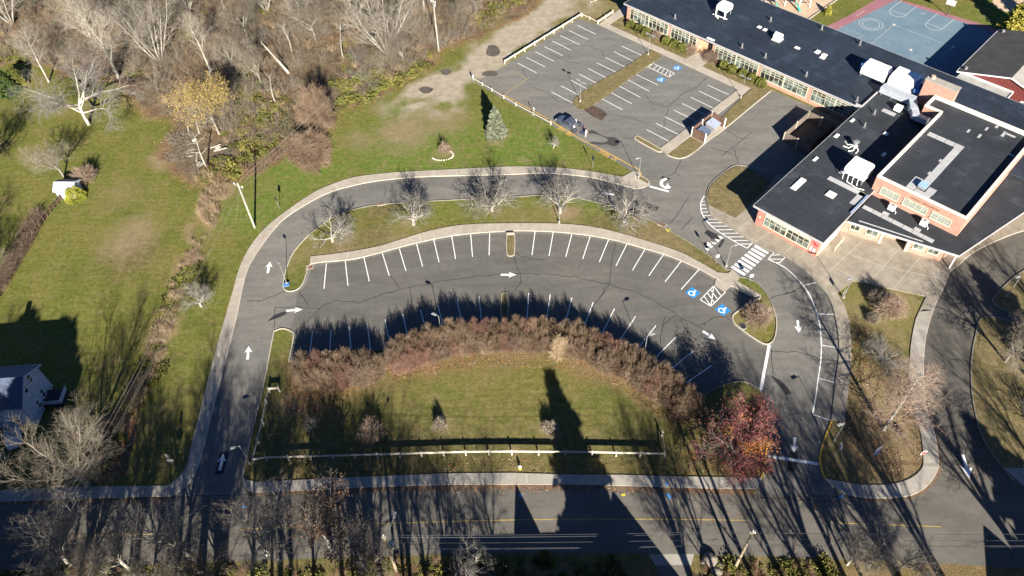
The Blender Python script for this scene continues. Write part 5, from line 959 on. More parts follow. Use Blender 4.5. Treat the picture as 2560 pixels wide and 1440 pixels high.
def sign(base, ang, label, plates, h=2.2, name='road_sign', z=0.0, postmat='galv'):
    b = G(*base); t = empty(name, b + Vector((0, 0, z)), ang, label, 'sign')
    MB().tube([(0, 0, 0), (0, 0, h)], .035, 6).build('post', M[postmat], t)
    for shape, wd, ht, zc, mm, inner in plates:
        if shape == 'r': P = [(-wd / 2, -ht / 2), (wd / 2, -ht / 2), (wd / 2, ht / 2), (-wd / 2, ht / 2)]
        else:
            k = 8 if shape == 'o' else 20; P = [(wd / 2 * math.cos(2 * math.pi * (i + .5) / k), ht / 2 * math.sin(2 * math.pi * (i + .5) / k)) for i in range(k)]
        def plate(sc_, y0, y1, m_, nm, par):
            n_ = len(P); vs = [(x * sc_, y0, zc + q_ * sc_) for x, q_ in P] + [(x * sc_, y1, zc + q_ * sc_) for x, q_ in P]
            return MB().add(vs, [tuple(range(n_)), tuple(range(2 * n_ - 1, n_ - 1, -1))] + [(i, (i + 1) % n_, n_ + (i + 1) % n_, n_ + i) for i in range(n_)]).build(nm, m_, par)
        o = plate(1.0, -.07, -.04, M[mm] if isinstance(mm, str) else mm, 'sign_plate', t)
        if inner: plate(.84, -.085, -.071, inner, 'sign_face', o)
    return t
redf = flat('sign_red', (.55, .05, .05), .5); bluef = flat('sign_blue', (.05, .13, .42), .5)
sign((2293, 1152), R(15), 'round red and white sign on a brown post by the right walk', [('c', .95, .95, 2.2, 'white', redf)], 2.4)
sign((2178, 1150), R(25), 'tall sign with small white board above a blue panel on the tear shaped lawn', [('r', 1.0, .75, 3.05, 'white', M['pad']), ('r', .8, .95, 2.1, 'white', bluef), ('r', .5, .5, 1.55, bluef, None)], 3.4)
sign((2086, 1141), R(80), 'thin white edge on sign behind the stop line on the tear shaped lawn', [('r', .75, .9, 2.6, 'white', None)], 3.0)
sign((1789, 660), R(10), 'small pale square sign left of the crosswalk lamp', [('r', .55, .55, 1.9, 'white', flat('sign_pale', (.62, .74, .74), .5))], 2.1)
sign((1874, 706), R(10), 'small pale square sign at the right end of the crosswalk', [('r', .6, .6, 1.6, 'white', flat('sign_pale2', (.62, .74, .74), .5))], 1.9)
sign((1767, 632), R(-30), 'edge on sign at the kerb opposite the hatched zone', [('r', .5, .6, 2.0, 'white', None)], 2.3)
sign((1613, 555), R(-30), 'edge on sign at the kerb near the storm grate', [('r', .7, .5, 2.2, 'dark', None)], 2.5)
sign((699, 522), R(-45), 'sign with pointed panel on the grass outside the bend of the drive', [('r', .75, .75, 2.4, 'dark', None)], 2.8)
sign((1183, 207), R(40), 'white marker post at the end of the rail by the dirt track', [('r', .35, .6, 1.5, 'white', None)], 1.8)
sign((1482, 420), R(-60), 'dark edge on sign on the grass left of the small nub', [('r', .6, 1.0, 2.3, 'dark', None)], 2.9)
sign((1335, 292), R(-60), 'small white sign behind the guard rail near the pickup', [('r', .4, .5, 1.9, 'white', None)], 2.2)
sign((442, 1172), R(5), 'round topped sign seen edge on above the left sidewalk corner', [('c', .9, .9, 2.4, 'galv', None), ('r', .35, .9, 3.6, 'galv', None)], 4.0)
sign((2103, 745), R(60), 'white square board beside the lamp at the corner of the tear shaped lawn', [('r', .6, .6, 1.6, 'white', None)], 1.9)
sign((1918, 1112), R(90), 'grey marker at the top of the yellow kerb under the red tree', [('r', .4, .4, .8, 'dark', None)], 1.0)
hy = empty('fire_hydrant', G(1300, 1172), 0, 'yellow fire hydrant with white cap beside the front sidewalk', 'hydrant')
MB().tube([(0, 0, 0), (0, 0, .08), (0, 0, .1), (0, 0, .62)], [.2, .2, .13, .13], 12).build('barrel', flat('hydrant_yellow', (.72, .52, .04), .5), hy); MB().tube([(0, 0, .62), (0, 0, .78), (0, 0, .86)], [.17, .13, .04], 12).build('bonnet', M['white'], hy); MB().tube([(-.22, 0, .48), (.22, 0, .48)], .065, 8).build('outlet', M['white'], hy); MB().tube([(0, -.22, .42), (0, .02, .42)], .075, 8).build('outlet', M['white'], hy)
def slabthing(name, base, w_, d_, h_, label, cat, mat, rot=0.0, z=0.0, grate=False):
    t = empty(name, G(*base) + Vector((0, 0, z)), rot, label, cat)
    MB().box(-w_ / 2, w_ / 2, -d_ / 2, d_ / 2, 0, h_).build('frame' if grate else 'body', M['concrete'] if grate else M[mat], t)
    if grate:
        g = MB(); g.box(-w_ / 2 + .12, w_ / 2 - .12, -d_ / 2 + .1, d_ / 2 - .1, h_, h_ + .01)
        for k in range(6): x_ = -w_ / 2 + .2 + k * (w_ - .4) / 5; g.box(x_ - .04, x_ + .04, -d_ / 2 + .12, d_ / 2 - .12, h_ + .01, h_ + .03)
        g.build('grate', flat('rusty_grate', (.16, .08, .06), .8), t)
    else: MB().box(-w_ / 2 - .04, w_ / 2 + .04, -d_ / 2 - .04, d_ / 2 + .04, h_, h_ + .05).build('cover', M[mat], t)
slabthing('storm_drain', (1655, 562), 1.5, .75, .1, 'rusty storm drain in the kerb of the drop off lane', 'storm drain', 'dark', R(-28), grate=True)
slabthing('storm_drain', (954, 511), 1.4, .6, .1, 'storm drain in the kerb left of the tree island', 'storm drain', 'dark', R(10), grate=True)
slabthing('storm_drain', (774, 668), 1.2, .9, .03, 'square storm drain at the left end of the upper stall row', 'storm drain', 'dark', R(8), .008, grate=True)
slabthing('storm_drain', (2535, 790), 1.4, .9, .06, 'storm drain between the two shaded islands at the right edge', 'storm drain', 'dark', R(-30), .02, grate=True)
slabthing('utility_box', (717, 714), .8, .6, .25, 'low blue utility box at the left tip of the tree island', 'utility box', 'bluemetal', R(10), .1)
slabthing('stone_edging', (1276, 587), 1.2, .25, .3, 'short concrete stop at the head of the central nub', 'kerb stop', 'concrete', R(0), .1)
t = empty('manhole_cover', G(1858, 817), 0, 'round dark manhole cover in the right hand island grass', 'manhole'); MB().tube([(0, 0, .0), (0, 0, .1)], .55, 20).build('ring', M['concrete_grey'], t); MB().tube([(0, 0, .1), (0, 0, .13)], .45, 20).build('cover', M['dark'], t)
t = empty('stone_ring', G(1110, 384), 0, 'low white stone border round a bed of dry ornamental grass', 'garden border'); st = random.Random(5)
for k in range(16):
    a = R(-150 + k * 14); MB().tube([(2.0 * math.cos(a) - .3, 1.55 * math.sin(a) * .9 - .5, 0), (2.0 * math.cos(a) - .3, 1.55 * math.sin(a) * .9 - .5, .2)], [st.uniform(.14, .22), .1], 7).build('stone', M['kerb'], t)
# basketball hoop
hp = empty('basketball_hoop', G(2366, 38), R(-40), 'basketball hoop with white backboard at the far edge of the blue court', 'basketball hoop')
MB().tube([(0, 0, 0), (0, 0, 2.5), (.0, -.7, 3.0)], .08, 8).build('pole', M['dark'], hp); o_ = MB().box(-.9, .9, -.82, -.76, 2.75, 3.85).build('backboard', M['white'], hp); MB().box(-.62, .62, -.84, -.825, 2.95, 3.65).build('backboard_panel', M['pad'], o_); MB().box(-.3, .3, -.86, -.845, 2.95, 3.35).build('target_square', M['white'], o_)
MB().tube([(.24 * math.cos(a), -1.08 + .24 * math.sin(a), 2.95) for a in np.linspace(0, 6.283, 17)], .025, 6, caps=False).build('rim', flat('rim_orange', (.5, .16, .05), .5), hp)
hp2 = copytree(hp, G(2290, -14), R(-40), 'basketball hoop at the top border of the picture behind the blue court')
# play equipment peeping over the roof edge
for bx_, lb, c_ in ((1975, 'green topped climbing frame standing behind the school roof', 'mint'), (2012, 'white posted swing frame at the back of the playground', 'white'), (1925, 'small green climbing frame at the left end of the playground', 'mint')):
    t = empty('climbing_frame', G(bx_, 12), R(-20), lb, 'play frame')
    for a in (-1.1, 1.1):
        for b in (-.9, .9): MB().tube([(a, b, 0), (a * .9, b * .6, 2.6)], .07, 6).build('post', M['white'], t)
    if c_ == 'white': MB().tube([(-1.3, 0, 2.6), (1.3, 0, 2.6)], .07, 6).build('top_bar', M['white'], t); MB().box(-.3, .3, -.15, .15, .5, .55).build('swing_seat', M['dark'], t)
    else: MB().box(-1.1, 1.1, -.9, .9, 1.3, 1.42).build('deck', M['dark'], t); MB().add([(-1.2, -1, 2.5), (1.2, -1, 2.5), (1.2, 1, 2.5), (-1.2, 1, 2.5), (0, 0, 3.2)], [(0, 1, 4), (1, 2, 4), (2, 3, 4), (3, 0, 4)]).build('canopy', flat('play_green', (.05, .28, .22), .5), t); MB().add([(.9, -.9, 1.35), (.9, -.3, 1.35), (2.2, -2.9, .2), (2.7, -2.5, .2)], [(0, 1, 3, 2)]).build('slide', flat('slide_green', (.05, .3, .24), .4), t)
# bench-like table near the top left of the building
t = empty('picnic_table', G(1480, 3), R(20), 'grey picnic table on the bare ground above the upper lot', 'table'); MB().box(-.9, .9, -.38, .38, .7, .76).build('top', M['wood_white'], t)
for s_ in (-1, 1): MB().box(-.9, .9, s_ * .72 - .13, s_ * .72 + .13, .42, .47).build('bench', M['wood_white'], t); MB().bar((s_ * .6, -.7, 0), (s_ * .6, .2, .7), .07).build('leg', M['wood_white'], t); MB().bar((s_ * .6, .7, 0), (s_ * .6, -.2, .7), .07).build('leg', M['wood_white'], t)
# boulders on the bank across the street
for k, (x_, y_, r_, lb) in enumerate(((1775, 1402, .9, 'large pale boulder at the corner of the driveway across the street'), (1763, 1405, .5, 'smaller grey boulder left of the pale one by the driveway'), (1800, 1415, .5, 'bluish boulder in shade right of the pale one by the driveway'), (1790, 1432, .7, 'round shaded boulder at the bottom border beside the driveway'))):
    bm = bmesh.new(); bmesh.ops.create_icosphere(bm, subdivisions=3, radius=r_)
    for v_ in bm.verts: v_.co *= 1 + .25 * (float(fbm(np.array(v_.co.x * 1.5 / r_ + k * 7 + 40), np.array(v_.co.y * 1.5 / r_ + v_.co.z / r_ + 40), k)) - .5) * 2; v_.co.z *= .6
    me = bpy.data.meshes.new('boulder'); bm.to_mesh(me); bm.free(); o_ = link('boulder', me, noisy('boulder_stone', [(.3, (.14, .12, .10)), (.7, (.25, .22, .18))], 1.5, 8, .15, .9) if k == 0 else bpy.data.materials['boulder_stone'], loc=G(x_, y_) + Vector((0, 0, r_ * .3))); put(o_, lb, 'boulder', 'boulders by the driveway')

# ================================================================== PICKUP AND PERSON
fl = (G(1580, 413) - G(1380, 304)); TA = math.atan2(-fl.y, -fl.x)          # front points up the fire lane
tc_ = (G(1460, 339) + G(1398, 306)) / 2; nrm = Vector((fl.y, -fl.x, 0)).normalized()
trk = empty('pickup_truck', G(1424, 317), TA, 'dark blue grey pickup truck with open tailgate parked on the fire lane', 'pickup truck')
paintm = flat('truck_paint', (.085, .105, .145), .28, .6, .3, .05)
L0, L1, HW = -2.75, 2.85, .96
def loft(secs, name, mat, par, smooth_=True):
    mb = MB(); k = len(secs[0])
    for s_ in secs: mb.v += s_
    n_ = len(secs); fs = [(i * k + j, i * k + (j + 1) % k, (i + 1) * k + (j + 1) % k, (i + 1) * k + j) for i in range(n_ - 1) for j in range(k)] + [tuple(range(k))[::-1], tuple((n_ - 1) * k + j for j in range(k))]
    mb.f += fs; mb.mi += [0] * len(fs)
    return mb.build(name, mat, par, smooth=False)
def sec(x, zb, zt, hw, r=.12): return [(x, -hw, zb), (x, -hw - .0, zt - r), (x, -hw + r, zt), (x, hw - r, zt), (x, hw, zt - r), (x, hw, zb)]
loft([sec(.28, .42, 1.08, HW), sec(1.0, .42, 1.1, HW), sec(2.2, .42, 1.06, HW - .01), sec(2.65, .45, .98, HW - .07), sec(2.85, .5, .85, HW - .2)], 'body', paintm, trk)
bdy = MB(); bdy.box(L0, .28, -HW, -HW + .13, .5, 1.12); bdy.box(L0, .28, HW - .13, HW, .5, 1.12); bdy.box(-.95, .28, -HW + .13, HW - .13, .5, 1.12); bdy.build('cargo_bed_side', paintm, trk)
MB().box(L0, -.95, -HW + .13, HW - .13, .5, .62).build('cargo_bed_floor', flat('bed_liner', (.13, .12, .11), .8), trk)
loft([[(-.92, -.86, 1.1), (-.85, -.68, 1.72), (-.85, .68, 1.72), (-.92, .86, 1.1)], [(-.7, -.9, 1.1), (-.62, -.72, 1.76), (-.62, .72, 1.76), (-.7, .9, 1.1)], [(.3, -.9, 1.1), (.28, -.72, 1.76), (.28, .72, 1.76), (.3, .9, 1.1)], [(1.05, -.88, 1.1), (.5, -.7, 1.72), (.5, .7, 1.72), (1.05, .88, 1.1)]], 'cab', paintm, trk)
gl = MB(); gl.add([(1.06, -.78, 1.14), (.56, -.64, 1.7), (.56, .64, 1.7), (1.06, .78, 1.14)], [(0, 1, 2, 3)]); gl.build('windscreen', M['glass'], trk)
MB().add([(-.945, -.75, 1.18), (-.875, -.62, 1.66), (-.875, .62, 1.66), (-.945, .75, 1.18)], [(0, 3, 2, 1)]).build('rear_window', M['dark'], trk)
for s_ in (-1, 1):
    MB().add([(-.55, s_ * .91, 1.17), (.75, s_ * .9, 1.17), (.4, s_ * .765, 1.66), (-.5, s_ * .77, 1.66)], [(0, 1, 2, 3)]).build('side_window', M['dark'], trk)
    MB().box(.62, .8, s_ * 1.02 - .1, s_ * 1.02 + .1, 1.12, 1.3).build('mirror', M['dark'], trk)
    o_ = MB().box(-.62, .7, s_ * .965 - .012, s_ * .965 + .012, .55, 1.06).build('door', paintm, trk); MB().box(-.5, -.32, s_ * .985 - .015, s_ * .985 + .015, .9, .95).build('handle', M['galv'], o_)
    MB().box(2.55, 2.83, s_ * .68 - .16, s_ * .68 + .16, .7, .86).build('headlight', M['white'], trk); MB().box(L0 - .03, L0 + .02, s_ * .9 - .05, s_ * .9 + .05, .75, 1.0).build('tail_light', redf, trk)
    for x_ in (1.85, -1.75):
        o_ = MB().tube([(x_, s_ * (HW - .22), .38), (x_, s_ * (HW + .03), .38)], .38, 18).build('wheel', M['black'], trk); MB().tube([(x_, s_ * (HW + .03), .38), (x_, s_ * (HW + .045), .38)], .18, 14).build('rim', flat('rim_grey', (.12, .12, .125), .4), o_)
MB().box(L0 - .95, L0 - .02, -HW + .12, HW - .12, .56, .62).build('tailgate', paintm, trk); MB().box(L0 - .12, L0 - .0, -HW, HW, .42, .54).build('rear_bumper', M['galv'], trk); MB().box(2.82, 2.95, -.85, .85, .42, .6).build('front_bumper', M['galv'], trk); MB().box(2.80, 2.87, -.5, .5, .62, .8).build('grille', M['dark'], trk)
MB().bar((-.93, -.86, 1.15), (-.86, -.7, 1.75), .09, .09).build('cab_stripe', M['white'], trk)
tl = trk.matrix_basis; 
def truckpt(x, y, z): return Vector(trk.location) + Matrix.Rotation(TA, 3, 'Z') @ Vector((x, y, z))
bk = empty('white_bucket', truckpt(-1.35, .35, .63), TA, 'white bucket standing in the bed of the pickup truck', 'bucket'); MB().tube([(0, 0, 0), (0, 0, .42)], [.17, .22], 14).build('pail', M['white'], bk); MB().tube([(.2 * math.cos(a), .2 * math.sin(a) * .3, .42 + .12 * math.sin(a)) for a in np.linspace(0, 3.14, 9)], .012, 5).build('handle', M['galv'], bk)
def person(loc, rot, label):
    """standing figure grown over a joint skeleton"""
    V_ = [(0, 0, .95), (0, .0, 1.15), (0, .01, 1.38), (0, 0, 1.5), (0, -.02, 1.57), (.09, 0, .92), (.11, -.02, .5), (.12, .02, .09), (.12, -.14, .04), (-.09, 0, .92), (-.12, .06, .5), (-.13, .1, .09), (-.13, -.06, .04), (.19, 0, 1.42), (.25, -.04, 1.13), (.22, -.24, .98), (.21, -.3, .95), (-.19, 0, 1.42), (-.26, .02, 1.13), (-.24, -.18, .95), (-.23, -.24, .91)]
    E_ = [(0, 1), (1, 2), (2, 3), (3, 4), (0, 5), (5, 6), (6, 7), (7, 8), (0, 9), (9, 10), (10, 11), (11, 12), (2, 13), (13, 14), (14, 15), (15, 16), (2, 17), (17, 18), (18, 19), (19, 20)]
    Rr = [.15, .14, .16, .065, .06, .1, .075, .05, .045, .1, .075, .05, .045, .075, .052, .038, .03, .075, .052, .038, .03]
    me = bpy.data.meshes.new('person'); me.from_pydata(V_, E_, []); o = bpy.data.objects.new('person', me); COL.objects.link(o)
    o.modifiers.new('skin', 'SKIN'); sv = me.skin_vertices[0].data
    for i, r_ in enumerate(Rr): sv[i].radius = (r_, r_ * (.72 if i < 3 else 1)); sv[i].use_root = i == 0
    ss = o.modifiers.new('sub', 'SUBSURF'); ss.levels = ss.render_levels = 2
    dg = bpy.context.evaluated_depsgraph_get(); m2 = bpy.data.meshes.new_from_object(o.evaluated_get(dg)); bpy.data.objects.remove(o)
    m2.materials.clear()
    for mm in (flat('sweater_grey', (.42, .42, .45), .9), flat('trousers_grey', (.36, .36, .40), .9), flat('skin', (.50, .32, .24), .6), flat('shoes_pale', (.55, .5, .3), .7)): m2.materials.append(mm)
    for f in m2.polygons:
        c = f.center; f.use_smooth = True
        f.material_index = 3 if c.z < .1 else 1 if c.z < .93 and abs(c.x) < .21 and c.y > -.12 else 2 if (c.z > 1.49 or (c.z < 1.0 and c.y < -.2)) else 0
    o = bpy.data.objects.new('person', m2); COL.objects.link(o); o.location = loc; o.rotation_euler = (0, 0, rot); put(o, label, 'person')
    hd = bmesh.new(); bmesh.ops.create_uvsphere(hd, u_segments=20, v_segments=14, radius=.1)
    for v_ in hd.verts:
        c = v_.co; c.z *= 1.22; c.y *= 1.1
        if c.z < -.02: c.x *= 1 + c.z * 2.0; c.y = c.y * (1 + c.z * .8) - .01
        if c.y < -.09 and abs(c.x) < .025 and -.04 < c.z < .02: c.y -= .025
    for s_ in (-1, 1): bmesh.ops.create_uvsphere(hd, u_segments=8, v_segments=6, radius=.022, matrix=Matrix.Translation((s_ * .1, .01, 0)))
    me = bpy.data.meshes.new('head'); hd.to_mesh(me); hd.free(); h_ = link('head', me, bpy.data.materials['skin'], o, (0, -.03, 1.66))
    e_ = MB()
    for s_ in (-1, 1): e_.tube([(s_ * .037, -.112, .012), (s_ * .037, -.1, .012)], .011, 8)
    e_.box(-.025, .025, -.112, -.1, -.065, -.055); e_.build('face_features', M['dark'], h_)
    hr_ = bmesh.new(); bmesh.ops.create_uvsphere(hr_, u_segments=18, v_segments=12, radius=.112)
    for v_ in list(hr_.verts):
        v_.co.z *= 1.2
        if v_.co.z < -.03 or (v_.co.y < -.05 and v_.co.z < .055): hr_.verts.remove(v_)
    me = bpy.data.meshes.new('hair'); hr_.to_mesh(me); hr_.free(); link('hair', me, flat('hair_dark', (.06, .04, .03), .7), h_, (0, .006, .012))
    for s_, wx in ((1, (.21, -.3, .95)), (-1, (-.23, -.24, .91))):   # palm, four fingers and a thumb
        hn = MB(); w_ = Vector(wx); hn.tube([w_ + Vector((0, .03, .01)), w_ + Vector((0, -.03, -.02)), w_ + Vector((0, -.075, -.04))], [.026, .036, .034], 8)
        for k in range(4): f0 = w_ + Vector((-.028 + .019 * k, -.07, -.04)); ln = (.06, .07, .075, .062)[k]; hn.tube([f0, f0 + Vector((0, -ln * .55, -ln * .35)), f0 + Vector((0, -ln * .6, -ln * .9))], [.0095, .009, .007], 6)
        t0_ = w_ + Vector((-s_ * .03, -.02, -.01)); hn.tube([t0_, t0_ + Vector((-s_ * .03, -.03, -.02)), t0_ + Vector((-s_ * .032, -.06, -.03))], [.012, .01, .008], 6); hn.build('hand', bpy.data.materials['skin'], o)
    return o
person(G(1464, 342), TA + R(-75), 'person in light grey clothes standing at the open tailgate of the pickup')

# ---- painted words of the fire lane
def words(txt, a_px, b_px, name='painted_words'):
    cu = bpy.data.curves.new(name, 'FONT'); cu.body = txt; cu.size = 1.0; cu.align_x = 'LEFT'; cu.align_y = 'CENTER'
    o = bpy.data.objects.new(name, cu); COL.objects.link(o); dg = bpy.context.evaluated_depsgraph_get(); me = bpy.data.meshes.new_from_object(o.evaluated_get(dg)); bpy.data.objects.remove(o)
    a, b = G(*a_px), G(*b_px); xs_ = [v_.co.x for v_ in me.vertices]; Lw = max(xs_) - min(xs_); k = (b - a).length / Lw
    o = link(name, me, M['yellow']); o.location = (a.x, a.y, .02); o.scale = (k, 1.5, 1); o.rotation_euler = (0, 0, math.atan2(b.y - a.y, b.x - a.x)); struct(o)
words('NO', (1542, 400), (1532, 394)); words('PARKING', (1524, 390), (1500, 377)); words('FIRE', (1430, 338), (1418, 331)); words('LANE', (1411, 327), (1396, 319))
# ================================================================== VEGETATION
def tubes_mesh(name, segs, mats, k=4):
    """segs: array n x 8 (p0, p1, r0, r1) -> open prisms in one mesh"""
    A = np.array(segs, np.float32); p0, p1, r0, r1 = A[:, :3], A[:, 3:6], A[:, 6], A[:, 7]; n_ = len(A)
    d = p1 - p0; d /= np.linalg.norm(d, axis=1, keepdims=True) + 1e-9
    up = np.where(np.abs(d[:, 2:3]) < .9, np.array([[0, 0, 1.]]), np.array([[1., 0, 0]])); x = np.cross(d, up); x /= np.linalg.norm(x, axis=1, keepdims=True) + 1e-9; y = np.cross(x, d)
    ks = k if hasattr(k, '__len__') else None
    ang = 2 * np.pi * np.arange(k) / k; c, s = np.cos(ang), np.sin(ang)
    ringv = x[:, None, :] * c[None, :, None] + y[:, None, :] * s[None, :, None]
    V_ = np.concatenate([p0[:, None] + ringv * r0[:, None, None], (p1 + d * (r1 * .3)[:, None])[:, None] + ringv * r1[:, None, None]], 1).reshape(-1, 3)
    j = np.arange(k); f = np.stack([j, (j + 1) % k, k + (j + 1) % k, k + j], 1); F_ = (f[None] + (np.arange(n_) * 2 * k)[:, None, None]).reshape(-1, 4)
    me = bpy.data.meshes.new(name); me.vertices.add(len(V_)); me.vertices.foreach_set('co', V_.astype(np.float32).ravel())
    me.loops.add(F_.size); me.loops.foreach_set('vertex_index', F_.astype(np.int32).ravel()); me.polygons.add(len(F_)); me.polygons.foreach_set('loop_start', np.arange(0, F_.size, 4, dtype=np.int32)); me.polygons.foreach_set('use_smooth', np.ones(len(F_), bool)); me.update(calc_edges=True)
    for mm in (mats if isinstance(mats, (list, tuple)) else [mats]): me.materials.append(mm)
    return me
def leaves_mesh(name, P, size, mats, seed=0, flatten=1.0, mi=None, asp=1.6):
    """small pointed quads at points P"""
    rg = np.random.default_rng(seed); P = np.asarray(P, np.float32); n_ = len(P)
    a = rg.normal(size=(n_, 3)); a[:, 2] *= flatten; a /= np.linalg.norm(a, axis=1, keepdims=True); o_ = rg.normal(size=(n_, 3)) * ([.25, .25, 1] if flatten == 0 else [1, 1, 1]); b_ = np.cross(a, o_); b_ /= np.linalg.norm(b_, axis=1, keepdims=True)
    s = (size * rg.uniform(.6, 1.4, n_))[:, None]
    V_ = np.stack([P - a * s * asp * .5, P + b_ * s * .5, P + a * s * asp * .5, P - b_ * s * .5], 1).reshape(-1, 3)
    F_ = np.arange(4 * n_).reshape(-1, 4)
    me = bpy.data.meshes.new(name); me.vertices.add(len(V_)); me.vertices.foreach_set('co', V_.astype(np.float32).ravel()); me.loops.add(F_.size); me.loops.foreach_set('vertex_index', F_.astype(np.int32).ravel())
    me.polygons.add(n_); me.polygons.foreach_set('loop_start', np.arange(0, 4 * n_, 4, dtype=np.int32))
    if mi is not None: me.polygons.foreach_set('material_index', np.asarray(mi, np.int32))
    me.update(calc_edges=True)
    for mm in (mats if isinstance(mats, (list, tuple)) else [mats]): me.materials.append(mm)
    return me
def joinmesh(name, meshes):
    bm = bmesh.new()
    for me in meshes: bm.from_mesh(me)
    out = bpy.data.meshes.new(name); bm.to_mesh(out); bm.free(); return out
class Tree:
    def __init__(s, seed): s.r = random.Random(seed); s.seg = []   # (level, p0, p1, r0, r1)
    def rv(s): r = s.r; return Vector((r.gauss(0, 1), r.gauss(0, 1), r.gauss(0, 1))).normalized()
    def side(s, d, ang):
        """direction at angle ang from d, random azimuth"""
        q = s.rv().cross(d)
        if q.length < 1e-3: q = Vector((1, 0, 0)).cross(d)
        q.normalize(); return (d * math.cos(ang) + q * math.sin(ang)).normalized()
    def branch(s, p, d, L, r0, lvl, P):
        """grow one branch with its children; P: list of per-level dicts"""
        q = P[lvl]; n = max(2, int(L / q['step'])); tip = q.get('tip', .25); stops = []
        for i in range(n):
            d = (d + s.rv() * q['jit'] + Vector((0, 0, q['up']))).normalized(); e = p + d * (L / n)
            ra, rb = r0 * (1 - (1 - tip) * i / n), r0 * (1 - (1 - tip) * (i + 1) / n)
            s.seg.append((lvl, p, e, ra, rb)); p = e; stops.append((p, d, rb, (i + 1) / n))
        if lvl + 1 < len(P):
            c = P[lvl + 1]; m_ = c['n'] if isinstance(c['n'], int) else max(1, int(c['n'] * L)); t0 = c.get('t0', .3)
            for k in range(m_):
                t = t0 + (1 - t0) * ((k + s.r.random()) / m_); i = min(n - 1, int(t * n)); pp, dd, rr_, tt = stops[i]
                ang = R(s.r.uniform(*c['ang'])); nd = s.side(dd, ang)
                if c.get('noz') and nd.z < -.1: nd.z *= -1
                Lc = c['L'] * (s.r.uniform(.65, 1.2)) * (1 - c.get('taper', .5) * (t - t0) / (1 - t0 + 1e-6))
                s.branch(pp, nd, Lc, max(min(rr_ * .8, c['r'] * s.r.uniform(.75, 1.15)), .008), lvl + 1, P)
    def meshes(s, split, name='tree'):
        t_ = [(*a[1], *a[2], a[3], a[4]) for a in s.seg if a[0] <= split]; c_ = [(*a[1], *a[2], a[3], a[4]) for a in s.seg if a[0] > split]
        return t_, c_
    def tips(s, lvl): return [a[2] for a in s.seg if a[0] >= lvl]
TREES = {}
def make_tree(key, seed, P, bark, twig, H, stems=1, lean=0.0, split=1, spread=0.0, leaves=None):
    T = Tree(seed)
    for k in range(stems):
        az = 2 * math.pi * (k + T.r.random() * .5) / stems; an = spread * (1 if stems > 1 else lean)
        d = Vector((math.sin(an) * math.cos(az), math.sin(an) * math.sin(az), math.cos(an)))
        T.branch(Vector((math.cos(az), math.sin(az), 0)) * (.18 if stems > 1 else 0), d, P[0]['L'] * T.r.uniform(.85, 1.1), P[0]['r'], 0, P)
    t_, c_ = T.meshes(split); TREES[key] = (tubes_mesh('trunk', t_, BK[bark], 6), tubes_mesh('crown', c_, TW[twig], 3), T)
    if leaves:
        rg = random.Random(seed); tp = T.tips(len(P) - 1); pts = []
        for _ in range(leaves[0]):
            q = rg.choice(tp); pts.append((q.x + rg.gauss(0, .2), q.y + rg.gauss(0, .2), q.z + rg.gauss(0, .2)))
        if len(leaves) > 3: pts = [q for q in pts if leaves[3](Vector(q))]
        TREES[key] += (leaves_mesh('foliage', pts, leaves[1], leaves[2], seed),)
    return TREES[key]
def plant(key, base, label, cat='tree', group=None, rot=0.0, s=1.0, name='bare_tree', z=0.0, tilt=None):
    b = G(*base) if len(base) == 2 else Vector(base)
    t = empty(name, b + Vector((0, 0, z)), rot, label, cat, group); t.scale = (s, s, s) if not hasattr(s, '__len__') else s
    if tilt: t.rotation_euler = (tilt[0], tilt[1], rot)
    e = TREES[key]
    for nm, me in zip(('trunk', 'crown', 'foliage'), (e[0], e[1]) + tuple(x for x in e[3:])): o = bpy.data.objects.new(nm, me); COL.objects.link(o); o.parent = t
    return t
def lv(**k): return k
# forest trees: tall, pale, wide fans of limbs
make_tree('big_fork', 11, [lv(L=9, r=.40, step=1.2, jit=.05, up=.04, tip=.5), lv(n=8, L=9.5, r=.17, step=1.0, jit=.10, up=.05, ang=(20, 42), t0=.36, taper=.25, tip=.15, noz=1), lv(n=11, L=4.0, r=.055, step=.8, jit=.16, up=.06, ang=(26, 52), t0=.15, taper=.5, tip=.2), lv(n=8, L=1.9, r=.024, step=.6, jit=.2, up=.04, ang=(28, 58), t0=.15, tip=.4), lv(n=4, L=.9, r=.013, step=.5, jit=.2, up=.02, ang=(28, 58), t0=.15, tip=.5)], 'pale', 'forest', 18, split=1)
make_tree('multi_stem', 23, [lv(L=12.5, r=.22, step=1.1, jit=.07, up=.035, tip=.18), lv(n=11, L=5.2, r=.075, step=.8, jit=.12, up=.06, ang=(22, 48), t0=.2, taper=.5, tip=.2), lv(n=9, L=2.4, r=.03, step=.6, jit=.18, up=.05, ang=(26, 55), t0=.15, tip=.35), lv(n=6, L=1.1, r=.014, step=.5, jit=.2, up=.02, ang=(28, 58), t0=.15, tip=.5)], 'pale', 'forest', 16, stems=8, spread=.44, split=0)
make_tree('spire', 31, [lv(L=13.5, r=.27, step=1.2, jit=.05, up=.05, tip=.15), lv(n=20, L=4.8, r=.07, step=.7, jit=.12, up=.07, ang=(30, 58), t0=.3, taper=.6, tip=.2), lv(n=10, L=2.1, r=.028, step=.55, jit=.18, up=.05, ang=(28, 56), t0=.15, tip=.35), lv(n=6, L=.95, r=.013, step=.45, jit=.2, up=.02, ang=(28, 58), t0=.15, tip=.5)], 'pale', 'forest', 15, split=0)
